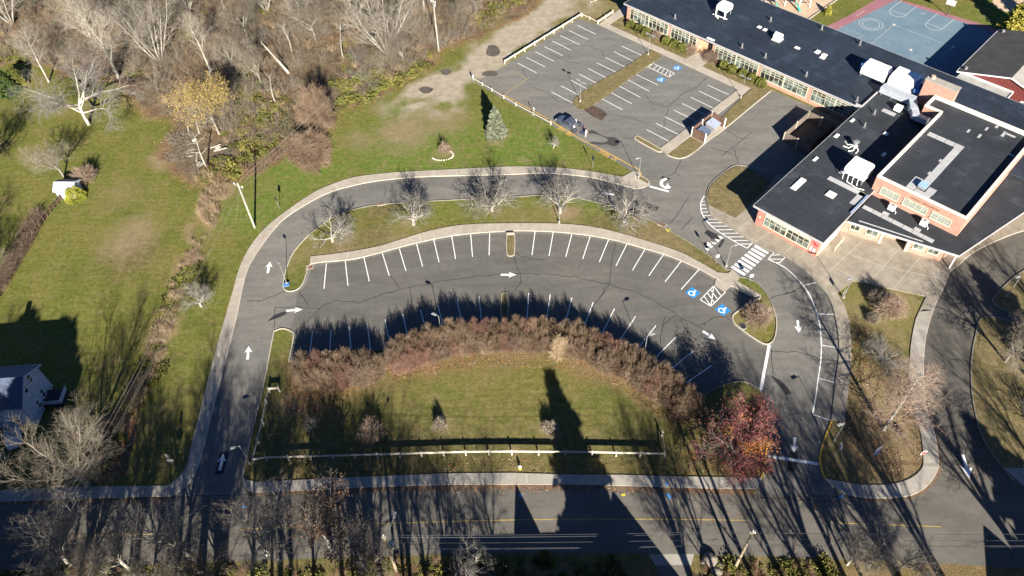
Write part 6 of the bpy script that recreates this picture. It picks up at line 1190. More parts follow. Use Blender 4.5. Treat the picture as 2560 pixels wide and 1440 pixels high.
make_tree('spreading', 43, [lv(L=4.2, r=.27, step=.8, jit=.07, up=.06, tip=.75), lv(n=8, L=8.0, r=.15, step=.8, jit=.19, up=.02, ang=(30, 68), t0=.5, taper=.1, tip=.2, noz=1), lv(n=13, L=3.8, r=.065, step=.6, jit=.22, up=.04, ang=(32, 68), t0=.18, taper=.35, tip=.25), lv(n=10, L=1.7, r=.026, step=.45, jit=.24, up=-.03, ang=(30, 68), t0=.12, tip=.4), lv(n=5, L=.8, r=.014, step=.35, jit=.22, up=-.1, ang=(30, 60), t0=.15, tip=.5)], 'pale', 'silver', 12, split=1)
make_tree('fine_bare', 53, [lv(L=2.6, r=.2, step=.7, jit=.07, up=.03, tip=.7), lv(n=8, L=5.2, r=.10, step=.7, jit=.13, up=.05, ang=(20, 50), t0=.45, taper=.2, tip=.2, noz=1), lv(n=11, L=2.7, r=.038, step=.55, jit=.17, up=.05, ang=(26, 55), t0=.15, taper=.4, tip=.3), lv(n=9, L=1.3, r=.019, step=.45, jit=.2, up=.03, ang=(28, 60), t0=.12, tip=.4), lv(n=5, L=.65, r=.0115, step=.33, jit=.2, up=.0, ang=(30, 60), t0=.15, tip=.5)], 'grey', 'grey', 8, split=1)
make_tree('broom', 59, [lv(L=4.0, r=.36, step=.8, jit=.06, up=.03, tip=.65), lv(n=9, L=10.5, r=.16, step=1.0, jit=.09, up=.05, ang=(18, 46), t0=.35, taper=.15, tip=.15, noz=1), lv(n=13, L=4.6, r=.045, step=.8, jit=.13, up=.06, ang=(20, 42), t0=.15, taper=.4, tip=.25), lv(n=9, L=2.2, r=.021, step=.6, jit=.16, up=.05, ang=(20, 45), t0=.12, tip=.4), lv(n=4, L=1.1, r=.012, step=.5, jit=.18, up=.02, ang=(22, 48), t0=.15, tip=.5)], 'grey', 'grey', 15, split=1)
# the island ornamentals: short trunk, wide silver crown
for i, sd_ in enumerate((61, 67, 71, 73, 79)):
    make_tree('ornamental%d' % i, sd_, [lv(L=.9, r=.25, step=.3, jit=.08, up=.03, tip=.85), lv(n=8 + i % 3, L=3.3, r=.105, step=.42, jit=.21, up=(.02, .05, .035, .045, .03)[i], ang=(34, 78), t0=.5, taper=.05, tip=.22, noz=1), lv(n=9, L=1.9, r=.042, step=.38, jit=.24, up=.05, ang=(33, 66), t0=.18, taper=.3, tip=.3), lv(n=7, L=.95, r=.021, step=.3, jit=.26, up=.03, ang=(30, 65), t0=.12, tip=.45), lv(n=5, L=.52, r=.012, step=.25, jit=.2, up=.0, ang=(30, 60), t0=.15, tip=.5)], 'white', 'silver', 5.5, split=2)
make_tree('near_bare', 57, [lv(L=3.2, r=.24, step=.6, jit=.09, up=.03, tip=.7), lv(n=8, L=5.6, r=.11, step=.6, jit=.2, up=.06, ang=(22, 55), t0=.4, taper=.2, tip=.25, noz=1), lv(n=11, L=2.6, r=.045, step=.5, jit=.22, up=.06, ang=(28, 60), t0=.15, taper=.35, tip=.35), lv(n=9, L=1.25, r=.024, step=.4, jit=.24, up=.05, ang=(28, 62), t0=.12, tip=.45), lv(n=5, L=.6, r=.015, step=.3, jit=.24, up=.03, ang=(28, 60), t0=.15, tip=.5)], 'pale', 'pale', 10, split=2)
make_tree('larch', 83, [lv(L=12, r=.3, step=.9, jit=.03, up=.05, tip=.15), lv(n=60, L=6.2, r=.05, step=.6, jit=.09, up=.035, ang=(60, 88), t0=.05, taper=.72, tip=.25), lv(n=15, L=1.6, r=.02, step=.4, jit=.16, up=.02, ang=(35, 60), t0=.1, taper=.3, tip=.4), lv(n=5, L=.7, r=.015, step=.35, jit=.2, up=.0, ang=(30, 60), t0=.2, tip=.5)], 'grey', 'pink', 12, split=0)
make_tree('snag', 91, [lv(L=9, r=.34, step=1.0, jit=.06, up=.0, tip=.25), lv(n=3, L=1.4, r=.1, step=.5, jit=.15, up=.02, ang=(30, 60), t0=.5, tip=.3), lv(n=2, L=.5, r=.04, step=.3, jit=.2, up=0, ang=(30, 60), tip=.5)], 'pale', 'pale', 9)
make_tree('slender', 97, [lv(L=8.5, r=.2, step=.8, jit=.06, up=.03, tip=.3), lv(n=9, L=2.8, r=.07, step=.5, jit=.15, up=.03, ang=(40, 75), t0=.42, taper=.4, tip=.3), lv(n=6, L=1.2, r=.03, step=.4, jit=.2, up=.02, ang=(30, 60), t0=.2, tip=.4), lv(n=4, L=.6, r=.016, step=.3, jit=.2, up=.0, ang=(30, 60), t0=.2, tip=.5)], 'pale', 'pale', 9)
make_tree('tall_shade', 101, [lv(L=16, r=.72, step=1.5, jit=.035, up=.04, tip=.45), lv(n=8, L=9.5, r=.24, step=1.2, jit=.11, up=.07, ang=(22, 45), t0=.55, taper=.35, tip=.25, noz=1), lv(n=7, L=4.4, r=.085, step=.9, jit=.15, up=.05, ang=(28, 55), t0=.2, taper=.5, tip=.3), lv(n=9, L=2.2, r=.034, step=.7, jit=.18, up=.03, ang=(28, 58), t0=.15, tip=.4), lv(n=5, L=1.0, r=.02, step=.5, jit=.2, up=.0, ang=(30, 60), t0=.2, tip=.5)], 'brown', 'grey', 24, split=1)
make_tree('tall_thin', 103, [lv(L=14, r=.38, step=1.4, jit=.04, up=.04, tip=.4), lv(n=6, L=7.5, r=.14, step=1.1, jit=.11, up=.08, ang=(18, 40), t0=.45, taper=.35, tip=.25, noz=1), lv(n=10, L=3.8, r=.055, step=.9, jit=.15, up=.05, ang=(28, 55), t0=.15, taper=.5, tip=.3), lv(n=8, L=1.8, r=.028, step=.7, jit=.18, up=.03, ang=(28, 58), t0=.15, tip=.4), lv(n=5, L=.8, r=.018, step=.5, jit=.2, up=.0, ang=(30, 60), t0=.2, tip=.5)], 'grey', 'grey', 20, split=1)
def leafy(key, seed, src, n, size, mat, cond=None):
    e = TREES[src]; rg = random.Random(seed); tp = e[2].tips(3); pts = []
    while len(pts) < n:
        q = rg.choice(tp); w_ = Vector((q.x + rg.gauss(0, .22), q.y + rg.gauss(0, .22), q.z + rg.gauss(0, .25)))
        if cond is None or cond(w_, rg): pts.append(w_)
    TREES[key] = (e[0], e[1], e[2], leaves_mesh('foliage', pts, size, mat, seed))

# ---- the wood at the upper left: trees one can tell apart
FOREST = 'bare trees at the edge of the wood'
plant('big_fork', (297, 197), 'tall pale forked tree rising from the top of the left lawn', group=FOREST, rot=.4, s=1.0)
plant('multi_stem', (402, 158), 'pale many stemmed tree fanning out from one base above the yellow tree', group=FOREST, rot=1.2, s=1.05)
plant('spire', (528, 182), 'straight pale tree with a single trunk directly above the yellow tree', group=FOREST, rot=2.0, s=.95)
plant('spire', (122, 205), 'thin crooked pale tree leaning toward the upper left corner', group=FOREST, rot=3.9, s=.9)
plant('spreading', (222, 312), 'wide spreading silver tree with low curved limbs at the top of the left lawn', group=FOREST, rot=.9, s=(1.4, 1.4, 1.08))
plant('multi_stem', (968, 136), 'broad white limbed tree beside the tall utility pole at the top', group=FOREST, rot=2.9, s=(1.25, 1.25, 1.05))
plant('spire', (1062, 30), 'pale trunk standing at the top border left of the tall utility pole', group=FOREST, rot=.3, s=.9)
plant('snag', (722, 183), 'bare white snag leaning left in the middle of the wood', 'dead tree', name='dead_tree', tilt=(R(-6), R(-27)))
plant('slender', (520, 425), 'slender white trunked tree by the brush pile at the wood edge', group=FOREST, rot=.6, s=.9)
for i, (x_, y_, k_, s_, lb) in enumerate(((30, 60, 'multi_stem', .9, 'pale bare tree in the very upper left corner'), (620, 95, 'fine_bare', 1.2, 'grey bare tree behind the right side of the yellow tree'), (668, 30, 'multi_stem', .6, 'thin grey tree at the top border above the white snag'), (585, 180, 'fine_bare', 1.0, 'grey bare tree between the yellow tree and the white snag'), (655, 215, 'fine_bare', 1.1, 'tangled grey tree just left of the white snag'), (790, 100, 'fine_bare', 1.2, 'pale bare tree right of the white snag near the top'), (860, 150, 'slender', .9, 'crooked pale tree between the snag and the broad white tree'), (760, 60, 'multi_stem', .55, 'many stemmed grey shrub tree at top center of the wood'), (905, 60, 'fine_bare', 1.1, 'grey bare tree behind the broad white limbed tree'), (1010, 160, 'fine_bare', .9, 'low grey tree at the right foot of the broad white tree'), (240, 90, 'fine_bare', 1.3, 'grey tree between the forked tree and the crooked one at the left'), (480, 60, 'fine_bare', 1.2, 'grey tree behind the many stemmed pale tree'), (180, 20, 'multi_stem', .7, 'grey many stemmed tree at the top border near the left corner'), (330, 20, 'big_fork', .8, 'tall pale tree at the top border behind the forked one'), (560, 20, 'spire', .8, 'pale straight tree at the top border right of the many stemmed one'), (1190, 30, 'fine_bare', .8, 'reddish grey bare tree at the top right end of the wood'), (1140, 60, 'fine_bare', .7, 'small bare tree by the dirt track right of the utility pole'), (870, 10, 'big_fork', .7, 'pale forked tree at the top border left of the broad white tree'), (730, 130, 'slender', .7, 'thin pale tree just behind the top of the white snag'), (555, 250, 'slender', .8, 'thin grey tree at the right flank of the yellow tree'), (690, 260, 'slender', .75, 'leaning thin tree left of the weeping brown mound'))):
    plant(k_, (x_, y_), lb, group=FOREST, rot=i * 1.3, s=s_, name='bare_tree')
plant('fine_bare', (160, 442), 'small bare grey tree above the garden shed', group=FOREST, rot=.2, s=.95)
plant('fine_bare', (-20, 430), 'bare tree at the left border level with the garden shed', group=FOREST, rot=1.9, s=1.15)
plant('fine_bare', (-25, 720), 'bare limbs reaching in at the left border by the brush strip', group=FOREST, rot=3.9, s=.9)
plant('broom', (222, 1218), 'large fine twigged bare tree spreading over the sidewalk at the lower left', rot=2.2, s=1.0)
plant('fine_bare', (20, 1150), 'bare grey tree in front of the grey house', rot=1.0, s=1.15)
plant('ornamental1', (503, 766), 'small silver bare tree alone on the left bank under the wires', rot=2.0, s=(.85, .85, .9))
# yellow willow-like tree
leafy('yellow_tree', 5, 'fine_bare', 7000, .10, LF['yellow'], lambda q, r: q.z > 1.6 + r.random() * 4.4)
plant('yellow_tree', (548, 335), 'yellow leaved tree at the edge of the wood', rot=.7, s=(1.15, 1.15, 1.5), name='yellow_tree')

# ---- island row
for i, (x_, y_, lb, rt, s_) in enumerate(((832, 604, 'leftmost silver bare tree on the tree island, at the bend', .2, (1.12, 1.12, 1.05)), (1034, 562, 'second silver bare tree from the left on the tree island', 1.5, (1.2, 1.2, 1.28)), (1230, 527, 'middle silver bare tree on the tree island', 2.9, (1.42, 1.42, 1.35)), (1400, 532, 'silver bare tree behind the single lamp on the tree island', 4.1, (1.32, 1.32, 1.42)), (1560, 555, 'rightmost silver bare tree on the tree island', 5.2, (1.32, 1.32, 1.3)))):
    plant('ornamental%d' % i, (x_, y_), lb, group='row of bare trees on the tree island', rot=rt, s=s_, name='bare_tree')

# ---- tear-shaped lawn, right side
plant('larch', (2209, 1074), 'fine pinkish bare tree with straight trunk on the tear shaped lawn', rot=.5, s=(1.05, 1.05, .92))
plant('ornamental2', (2205, 905), 'low silver grey bushy tree in the middle of the tear shaped lawn', rot=1.1, s=(.95, .95, .75))
plant('fine_bare', (2512, 905), 'wide bare tree on the shaded island at the right border', rot=.8, s=1.05)
plant('ornamental0', (2575, 1060), 'small pink twigged tree at the right border of the shaded island', rot=.8, s=.8)
# ---- near trees whose tops enter at the lower border
def top_at(px, py, h): g = G(px, py, h); return (g.x, g.y, 0.0)
def treeheight(key): return max(max(v_.co.z for v_ in TREES[key][1].vertices), 1)
NEAR = 'tree tops along the lower border'
for i, (x_, y_, h_, k_, lb) in enumerate(((60, 1318, 11, 'near_bare', 'pale bare tree top in the lower left corner'), (235, 1340, 10, 'near_bare', 'pale bare tree top right of the lower left corner'), (385, 1292, 11, 'near_bare', 'bare tree top standing left of the thick trunk shadow'), (600, 1285, 11.5, 'near_bare', 'forked bare tree top right of the thick trunk shadow'), (140, 1385, 8.5, 'fine_bare', 'low bare tree top at the lower border near the left corner'), (310, 1392, 8.5, 'near_bare', 'low pale tree top at the lower border between the two taller left ones'), (480, 1385, 8, 'fine_bare', 'low grey tree top just left of the forked one at the lower border'), (880, 1350, 8.5, 'fine_bare', 'dim bare tree top right of the brown leaved one'), (1180, 1392, 5.0, 'ornamental1', 'small sunlit bare bush at the lower border right of the street light pole'), (2165, 1352, 7, 'near_bare', 'left one of three thin tree tops at the lower right border'), (2222, 1358, 7, 'near_bare', 'middle one of three thin tree tops at the lower right border'), (2300, 1365, 7, 'near_bare', 'right one of three thin tree tops at the lower right border'))):
    s_ = h_ / treeheight(k_)
    plant(k_, top_at(x_, y_, h_), lb, group=NEAR, rot=i * 2.1, s=s_)
leafy('oak_tree', 8, 'near_bare', 3000, .17, LF['oak'], lambda q, r: q.z < 7.6 - r.random() * 2.2)
plant('oak_tree', top_at(775, 1276, 11), 'tree top still holding brown leaves at the lower border', group=NEAR, rot=.4, s=11 / treeheight('near_bare'), name='brown_leaved_tree')
# ---- tall trees south of the street, some known by shadows, others added for shade
def caster(px, py, back, key, label, s=1.0, rot=0.0):
    q = G(px, py) - SHD * back; plant(key, (q.x, q.y, 0), label, rot=rot, s=s, name='shade_tree', group='tall trees beyond the lower border')
for px, py, bk_, k_, s_, lb in ((502, 1400, 15, 'tall_shade', 1.0, 'tall tree beyond the lower border casting the thickest trunk shadow up the drive'), (636, 1400, 17, 'tall_thin', 1.05, 'tall tree beyond the lower border casting the shadow along the lawn fence'), (842, 1300, 21, 'tall_thin', 1.1, 'tall tree beyond the lower border shading the left part of the front lawn'), (950, 1350, 20, 'tall_shade', .85, 'tall tree beyond the lower border shading the sidewalk left of the hydrant'), (1060, 1380, 22, 'tall_thin', .95, 'tall tree beyond the lower border shading the lawn near the small trees'), (352, 1330, 20, 'tall_thin', 1.1, 'tall tree beyond the lower border shading the left corner walk'), (150, 1330, 18, 'tall_thin', 1.0, 'tall tree beyond the lower border shading the lower left street'), (230, 1420, 24, 'tall_shade', 1.0, 'tall tree beyond the lower border shading the left lawn with its crown'), (1840, 1340, 20, 'tall_thin', 1.1, 'tall tree beyond the lower border shading the right end of the front lawn'), (1925, 1380, 19, 'tall_thin', 1.0, 'tall tree beyond the lower border shading the stop line'), (2085, 1400, 18, 'tall_thin', 1.15, 'tall tree beyond the lower border shading the tear shaped lawn'), (2250, 1430, 20, 'tall_shade', .9, 'tall tree beyond the lower border shading the right hand drive'), (460, 1300, 30, 'tall_thin', 1.2, 'tall tree beyond the lower border with fine shade on the left walk by the drive'), (540, 1250, 34, 'tall_shade', 1.05, 'tall tree beyond the lower border throwing branch shadows far up the entrance drive'), (720, 1250, 33, 'tall_thin', 1.25, 'tall tree beyond the lower border throwing branch shadows to the left stalls'), (900, 1280, 30, 'tall_shade', .95, 'tall tree beyond the lower border shading the lawn below the left hedge clump'), (1010, 1300, 27, 'tall_thin', 1.1, 'tall tree beyond the lower border shading the lawn by the reddish vase shrub'), (1120, 1400, 14, 'tall_thin', .75, 'tall tree beyond the lower border shading the road right of the light pole'), (680, 1440, 10, 'tall_thin', .75, 'tall tree beyond the lower border shading the near road by the brown leaved tree'), (330, 1440, 10, 'tall_thin', .75, 'tall tree beyond the lower border shading the near road at the left'), (200, 1440, 11, 'tall_thin', .8, 'tall tree beyond the lower border shading the near road close to the left corner'), (1690, 1340, 24, 'tall_thin', 1.05, 'tall tree beyond the lower border with fine shade on the right part of the lawn'), (1990, 1300, 26, 'tall_shade', .9, 'tall tree beyond the lower border with branch shadows on the exit drive'), (300, 1400, 18, 'tall_shade', 1.0, 'tall tree beyond the lower border darkening the bank left of the drive'), (90, 1300, 26, 'tall_shade', 1.0, 'tall tree beyond the lower border shading the sidewalk under the large bare tree'), (880, 1440, 11, 'tall_thin', .7, 'tall tree beyond the lower border shading the near road edge left of center'), (560, 1440, 10, 'tall_thin', .7, 'tall tree beyond the lower border shading the near road edge at the drive mouth'), (1250, 1430, 20, 'tall_thin', .9, 'tall tree beyond the lower border shading the road left of the gable shadow'), (1790, 1440, 14, 'tall_thin', .85, 'tall tree beyond the lower border shading the near road edge by the boulders'), (2280, 1300, 27, 'tall_thin', 1.15, 'tall tree beyond the lower border shading the lower rim of the tear shaped lawn'), (2180, 1340, 25, 'tall_thin', 1.1, 'tall tree beyond the lower border shading the middle of the tear shaped lawn'), (700, 1360, 26, 'tall_thin', 1.2, 'tall tree beyond the lower border shading the fence corner and drive mouth'), (570, 1380, 28, 'tall_thin', 1.15, 'tall tree beyond the lower border shading the entrance drive with fine twigs'), (780, 1420, 14, 'tall_thin', .8, 'tall tree beyond the lower border shading the street left of the light pole'), (1010, 1430, 13, 'tall_thin', .75, 'tall tree beyond the lower border shading the street at the light pole'), (1150, 1430, 16, 'tall_thin', .8, 'tall tree beyond the lower border shading the street right of the light pole'), (420, 1430, 14, 'tall_thin', .85, 'tall tree beyond the lower border shading the left part of the street'), (60, 1440, 12, 'tall_thin', .85, 'tall tree beyond the lower border shading the street in the corner'), (2150, 1440, 12, 'tall_thin', .85, 'tall tree beyond the lower border shading the street below the tear shaped lawn'), (2350, 1440, 13, 'tall_thin', .95, 'tall tree beyond the lower border shading the mouth of the bus drive'), (2000, 1440, 16, 'tall_thin', .95, 'tall tree beyond the lower border shading the exit mouth'), (2480, 1300, 24, 'tall_shade', 1.0, 'tall tree beyond the lower border with the long trunk shadow on the bus drive'), (2640, 1240, 22, 'tall_thin', 1.1, 'tall tree past the right border shading the round island'), (2720, 1080, 20, 'tall_shade', .9, 'tall tree past the right border shading the entrance roof'), (2700, 900, 16, 'tall_thin', 1.0, 'tall tree past the right border shading the bus drive'), (2600, 960, 8, 'tall_thin', .8, 'tall tree past the right border beside the shaded island'), (1720, 1400, 19, 'tall_thin', .95, 'tall tree beyond the lower border right of the driveway'), (-60, 1150, 14, 'tall_shade', .8, 'tall tree past the left border shading the grey house'), (-90, 760, 10, 'tall_thin', .9, 'tall tree past the left border shading the left lawn')):
    caster(px, py, bk_, k_, lb, s_, px * .01)
# conifer south of the street
def conifer(name, base, H, Rb, n, size, mat, label, cat='evergreen tree', ragged=.3, seed=0, base_z=.0, powr=1.0, trunkmat='brown', group=None):
    rg = np.random.default_rng(seed); t_ = rg.random(n) ** .62; a = rg.uniform(0, 2 * np.pi, n); h = base_z + (1 - t_) * (H - base_z)
    lay = 1 + ragged * np.sin(h * 5.5 / (H / 7) + np.sin(a * 3) * 1.5) * .5 + ragged * (rg.random(n) - .5)
    rmax = Rb * (t_ ** powr) * lay * (1 + .22 * ragged * 2 * np.sin(a * 5 + h)); rr_ = rmax * np.sqrt(rg.uniform(.25, 1.0, n))
    P = np.stack([rr_ * np.cos(a), rr_ * np.sin(a), h - .12 * rr_], 1)
    b = G(*base) if len(base) == 2 else Vector(base); t = empty(name, b, 0, label, cat, group)
    link('crown', leaves_mesh('crown', P, size, mat, seed, .5, asp=2.2), [], t); MB().tube([(0, 0, 0), (0, 0, H * .5), (0, 0, H * .95)], [H * .022, H * .014, .02], 8).build('trunk', BK[trunkmat], t); return t
q = G(1372, 930) - SHD * (21.0 / math.tan(SUN_EL)); conifer('pine_tree', (q.x, q.y, 0), 21, 4.0, 9000, .75, LF['dark'], 'tall ragged conifer beyond the lower border whose dark shadow crosses the lawn', ragged=.75, seed=4, base_z=2.0, powr=.8)
q = G(1480, 1330) - SHD * 22; conifer('pine_tree', (q.x + 1, q.y, 0), 13, 4.2, 4500, .75, LF['dark'], 'lower ragged conifer beyond the lower border darkening the street', ragged=.7, seed=6, base_z=.5, powr=.6)
for px_, back_, h_, lb_ in ((30, 40, 24, 'unseen conifer added beyond the lower left corner to keep the grey house in shade'), (120, 40, 25, 'unseen conifer added beyond the lower border to darken the bank by the grey house'), (-70, 42, 24, 'unseen conifer added past the lower left corner to deepen the grey house shade'), (2560, 26, 17, 'unseen conifer added past the lower right corner to shade the island edge'), (2700, 20, 20, 'unseen conifer added past the right border to shade the bus drive and its islands')):  # unseen conifers added to put the house corner and right islands in shade
    q = G(px_, 1080 if px_ < 1000 else (1250 if px_ == 2560 else 1000)) - SHD * back_; conifer('pine_tree', (q.x, q.y, 0), h_, 4.4, 7000, .75, LF['dark'], lb_, ragged=.7, seed=int(px_) + 90, base_z=2.0, powr=.6)
hw_ = Vector(hz.location)  # three more unseen conifers, shaped broad to block the sun from the house
for dx_, bk_, h_, lb_ in ((-6.5, 40, 25, 'broad tall conifer past the lower left corner, westmost of three unseen ones added to shade the grey house'), (-.5, 39, 25.2, 'broad tall conifer past the lower left corner, middle of three unseen ones added to shade the grey house'), (5.5, 40, 24.8, 'broad tall conifer past the lower left corner, eastmost of three unseen ones added to shade the grey house')):
    q = hw_ + Vector((dx_, 0, 0)) - SHD * bk_; conifer('pine_tree', (q.x, q.y, 0), h_, 5.0, 9000, .8, LF['dark'], lb_, ragged=.5, seed=int(h_ + bk_ * 3 + dx_), base_z=3.0, powr=.38)
conifer('blue_spruce', (1240, 337), 6.6, 2.05, 9500, .17, LF['spruce'], 'silvery blue spruce with a pointed dark shadow on the upper lawn', ragged=.22, seed=9, base_z=.1, powr=.75)
conifer('evergreen_tree', (2538, 78), 7.0, 3.1, 9000, .24, LF['gold'], 'golden green rounded evergreen in the upper right corner', ragged=.3, seed=12, base_z=.2, powr=.42)
conifer('evergreen_tree', (2600, 70), 6.0, 2.8, 6000, .24, LF['gold'], 'second golden evergreen cut off by the right border', ragged=.3, seed=13, base_z=.2, powr=.42)
conifer('evergreen_tree', (22, 232), 5.5, 2.4, 6000, .26, LF['dark'], 'dark green evergreen at the left border above the lawn', ragged=.4, seed=14, base_z=.2, powr=.5)
conifer('evergreen_tree', (48, 215), 4.5, 1.6, 4000, .24, LF['olive'], 'smaller yellowish evergreen right of the dark one at the left border', ragged=.4, seed=15, base_z=.2, powr=.5)
conifer('young_evergreen', (2067, 36), 2.2, .7, 900, .2, LF['gold'], 'small yellow green sapling beside the playground edging', ragged=.5, seed=16, base_z=.3, powr=.6)

# ---- rounded shrubs
def dome_pts(n, rx, ry, rz, seed, shell=.72, lump=.1):
    rg = np.random.default_rng(seed); d = rg.normal(size=(n, 3)); d[:, 2] = np.abs(d[:, 2]); d /= np.linalg.norm(d, axis=1, keepdims=True)
    k = rg.uniform(shell, 1, n) * (1 + lump * np.sin(d[:, 0] * 7 + seed) * np.sin(d[:, 1] * 6) + lump * .5 * np.sin(d[:, 2] * 11)); return d * k[:, None] * np.array([rx, ry, rz])
def shrub(name, base, rx, rz, label, mat, n=2600, size=.09, cat='shrub', group=None, seed=0, z=.0, shell=.72):
    t = empty(name, G(*base) + Vector((0, 0, z)), seed * .7, label, cat, group); link('foliage', leaves_mesh('foliage', dome_pts(n, rx, rx, rz, seed, shell), size, mat, seed), [], t)
    mb = MB(); rg = random.Random(seed)
    for k in range(5): a = rg.uniform(0, 6.3); mb.tube([(0, 0, 0), (math.cos(a) * rx * .5, math.sin(a) * rx * .5, rz * .75)], [.05, .015], 5)
    mb.build('stem', BK['brown'], t); return t
for i, (x_, y_, lb) in enumerate(((1576, 68, 'first clipped green shrub at the left end of the school front'), (1597, 77, 'second clipped green shrub at the left end of the school front'), (1615, 86, 'third clipped green shrub, under the lamp at the left end'), (1665, 108, 'clipped green shrub left of two others before the recessed door'), (1686, 116, 'middle clipped green shrub before the recessed door'), (1705, 126, 'clipped green shrub nearest the left side of the recessed door'), (1808, 170, 'first clipped green shrub right of the recessed door'), (1829, 180, 'second clipped green shrub right of the recessed door'), (1856, 190, 'third clipped green shrub right of the recessed door'), (1880, 201, 'fourth clipped green shrub, behind the corner lamp'), (1902, 213, 'last clipped green shrub at the corner of the service yard'))):
    shrub('clipped_shrub', (x_, y_), 1.12, 1.5, lb, LF['boxwood'], group='clipped shrubs along the school front', seed=i + 1, z=.09, n=4200, shell=.88)
shrub('lime_shrub', (192, 497), 1.7, 2.6, 'smooth lime green cone shaped bush in front of the garden shed', LF['lime'], n=7000, size=.1, seed=31)
def twig_dome(key, seed, n, rx, rz, mat, side=4, r=.014, up=.06, inner=.2, rl=.5, kr=(.78, 1.06), sq=1.0):
    """dense leafless shrub: stems arching out of one crown to a rounded outline"""
    rg = random.Random(seed); sg = []
    for k in range(n):
        a = rg.uniform(0, 6.283); e = math.asin(rg.random() ** .8); kk = rg.uniform(*kr) * (1 + .12 * math.sin(3 * a + seed))
        ce, se = math.cos(e) ** sq, math.sin(e) ** sq; tip = Vector((math.cos(a) * ce * rx * kk, math.sin(a) * ce * rx * kk, se * rz * kk + .1)); b = Vector((math.cos(a) * rx * inner * rg.random(), math.sin(a) * rx * inner * rg.random(), 0))
        m1 = b.lerp(tip, .45) + Vector((rg.gauss(0, .1), rg.gauss(0, .1), rz * .12)) * 1.0; m2 = b.lerp(tip, .75) + Vector((rg.gauss(0, .08), rg.gauss(0, .08), rz * .06))
        for p_, q_, f in ((b, m1, 1.5), (m1, m2, 1.1), (m2, tip, .8)): sg.append((*p_, *q_, r * f, r * f * .8))
        for j in range(side):
            s0 = m1.lerp(tip, rg.random()); d = (tip - m1).normalized() + Vector((rg.gauss(0, .6), rg.gauss(0, .6), rg.gauss(up, .5))); e_ = s0 + d.normalized() * rl * rg.uniform(.5, 1.2); sg.append((*s0, *e_, r * .8, r * .5))
            if j % 2 == 0: d2 = d + Vector((rg.gauss(0, .7), rg.gauss(0, .7), rg.gauss(0, .5))); c_ = s0.lerp(e_, .5); sg.append((*c_, *(c_ + d2.normalized() * rl * .5), r * .6, r * .4))
    TREES[key] = tubes_mesh('twigs', sg, mat, 3)
def put_twigs(key, base, label, name='bare_shrub', cat='shrub', group=None, rot=0, s=1.0, z=0.0):
    o = bpy.data.objects.new(name, TREES[key]); COL.objects.link(o); o.location = (G(*base) if len(base) == 2 else Vector(base)) + Vector((0, 0, z)); o.rotation_euler = (0, 0, rot); o.scale = s if hasattr(s, '__len__') else (s, s, s); return put(o, label, cat, group)
for i in range(4): twig_dome('hedge%d' % i, 200 + i, 620, 2.1, 4.15, [TW['hedge'], TW['brown'], TW['hedge'], TW['red']][i], side=6, r=.016, inner=.75, rl=.5, kr=(.78, 1.0), sq=.7)
twig_dome('hedge_grey', 210, 300, 1.7, 3.9, TW['tan'], side=5, r=.017, inner=.6, rl=.6)
HG = 'bare brown shrubs of the curved hedge'
rg = random.Random(12)
LBL = 'bare brown shrub merged into the long curved hedge round the lawn'
hp_ = smooth([(995, 912), (1040, 893), (1110, 874), (1180, 862), (1250, 855), (1320, 852), (1390, 858), (1450, 872), (1510, 896), (1570, 926), (1625, 960), (1680, 1002), (1722, 1040)], sub=8); W_ = GP(hp_); acc = 0; last = W_[0]; k = 0
def hed(p, key, label, s_): 
    o = bpy.data.objects.new('hedge_shrub', TREES[key]); COL.objects.link(o); o.location = p; o.rotation_euler = (0, 0, rg.uniform(0, 6)); o.scale = s_; put(o, label, 'shrub', HG)
for row, off in ((0, -.9), (1, 1.1)):
    last = None
    for i in range(1, len(W_)):
        if last is None or (W_[i] - last).length > 1.5:
            last = W_[i]; d = (W_[i] - W_[i - 1]).normalized(); nr = Vector((-d.y, d.x, 0)); k += 1; s_ = rg.uniform(.78, .98)
            hed(W_[i] + nr * (off + rg.uniform(-.3, .3)), 'hedge%d' % rg.choice((0, 0, 1, 2, 2, 3)), LBL, (s_ * .92, s_ * .92, s_ * rg.uniform(.95, 1.06) * (1.0 if row else .85)))
for i, (x_, y_) in enumerate(((765, 930), (800, 935), (840, 930), (880, 928), (918, 930), (775, 958), (820, 962), (865, 955), (905, 950), (938, 938))): hed(G(x_, y_), 'hedge%d' % ((1, 3, 2, 0, 1, 0, 2, 3, 1, 2)[i]), 'bare reddish brown shrub merged into the short left hedge clump', (.95, .95, .95 * rg.uniform(.9, 1.1)))
put_twigs('hedge_grey', (1397, 888), 'single pale greenish grey shrub standing out in the curved hedge', s=(.95, .95, 1.02), name='hedge_shrub')
put_twigs('hedge3', (1640, 965), 'reddest bare shrub near the right end of the curved hedge', s=(.7, .7, .9), name='hedge_shrub')
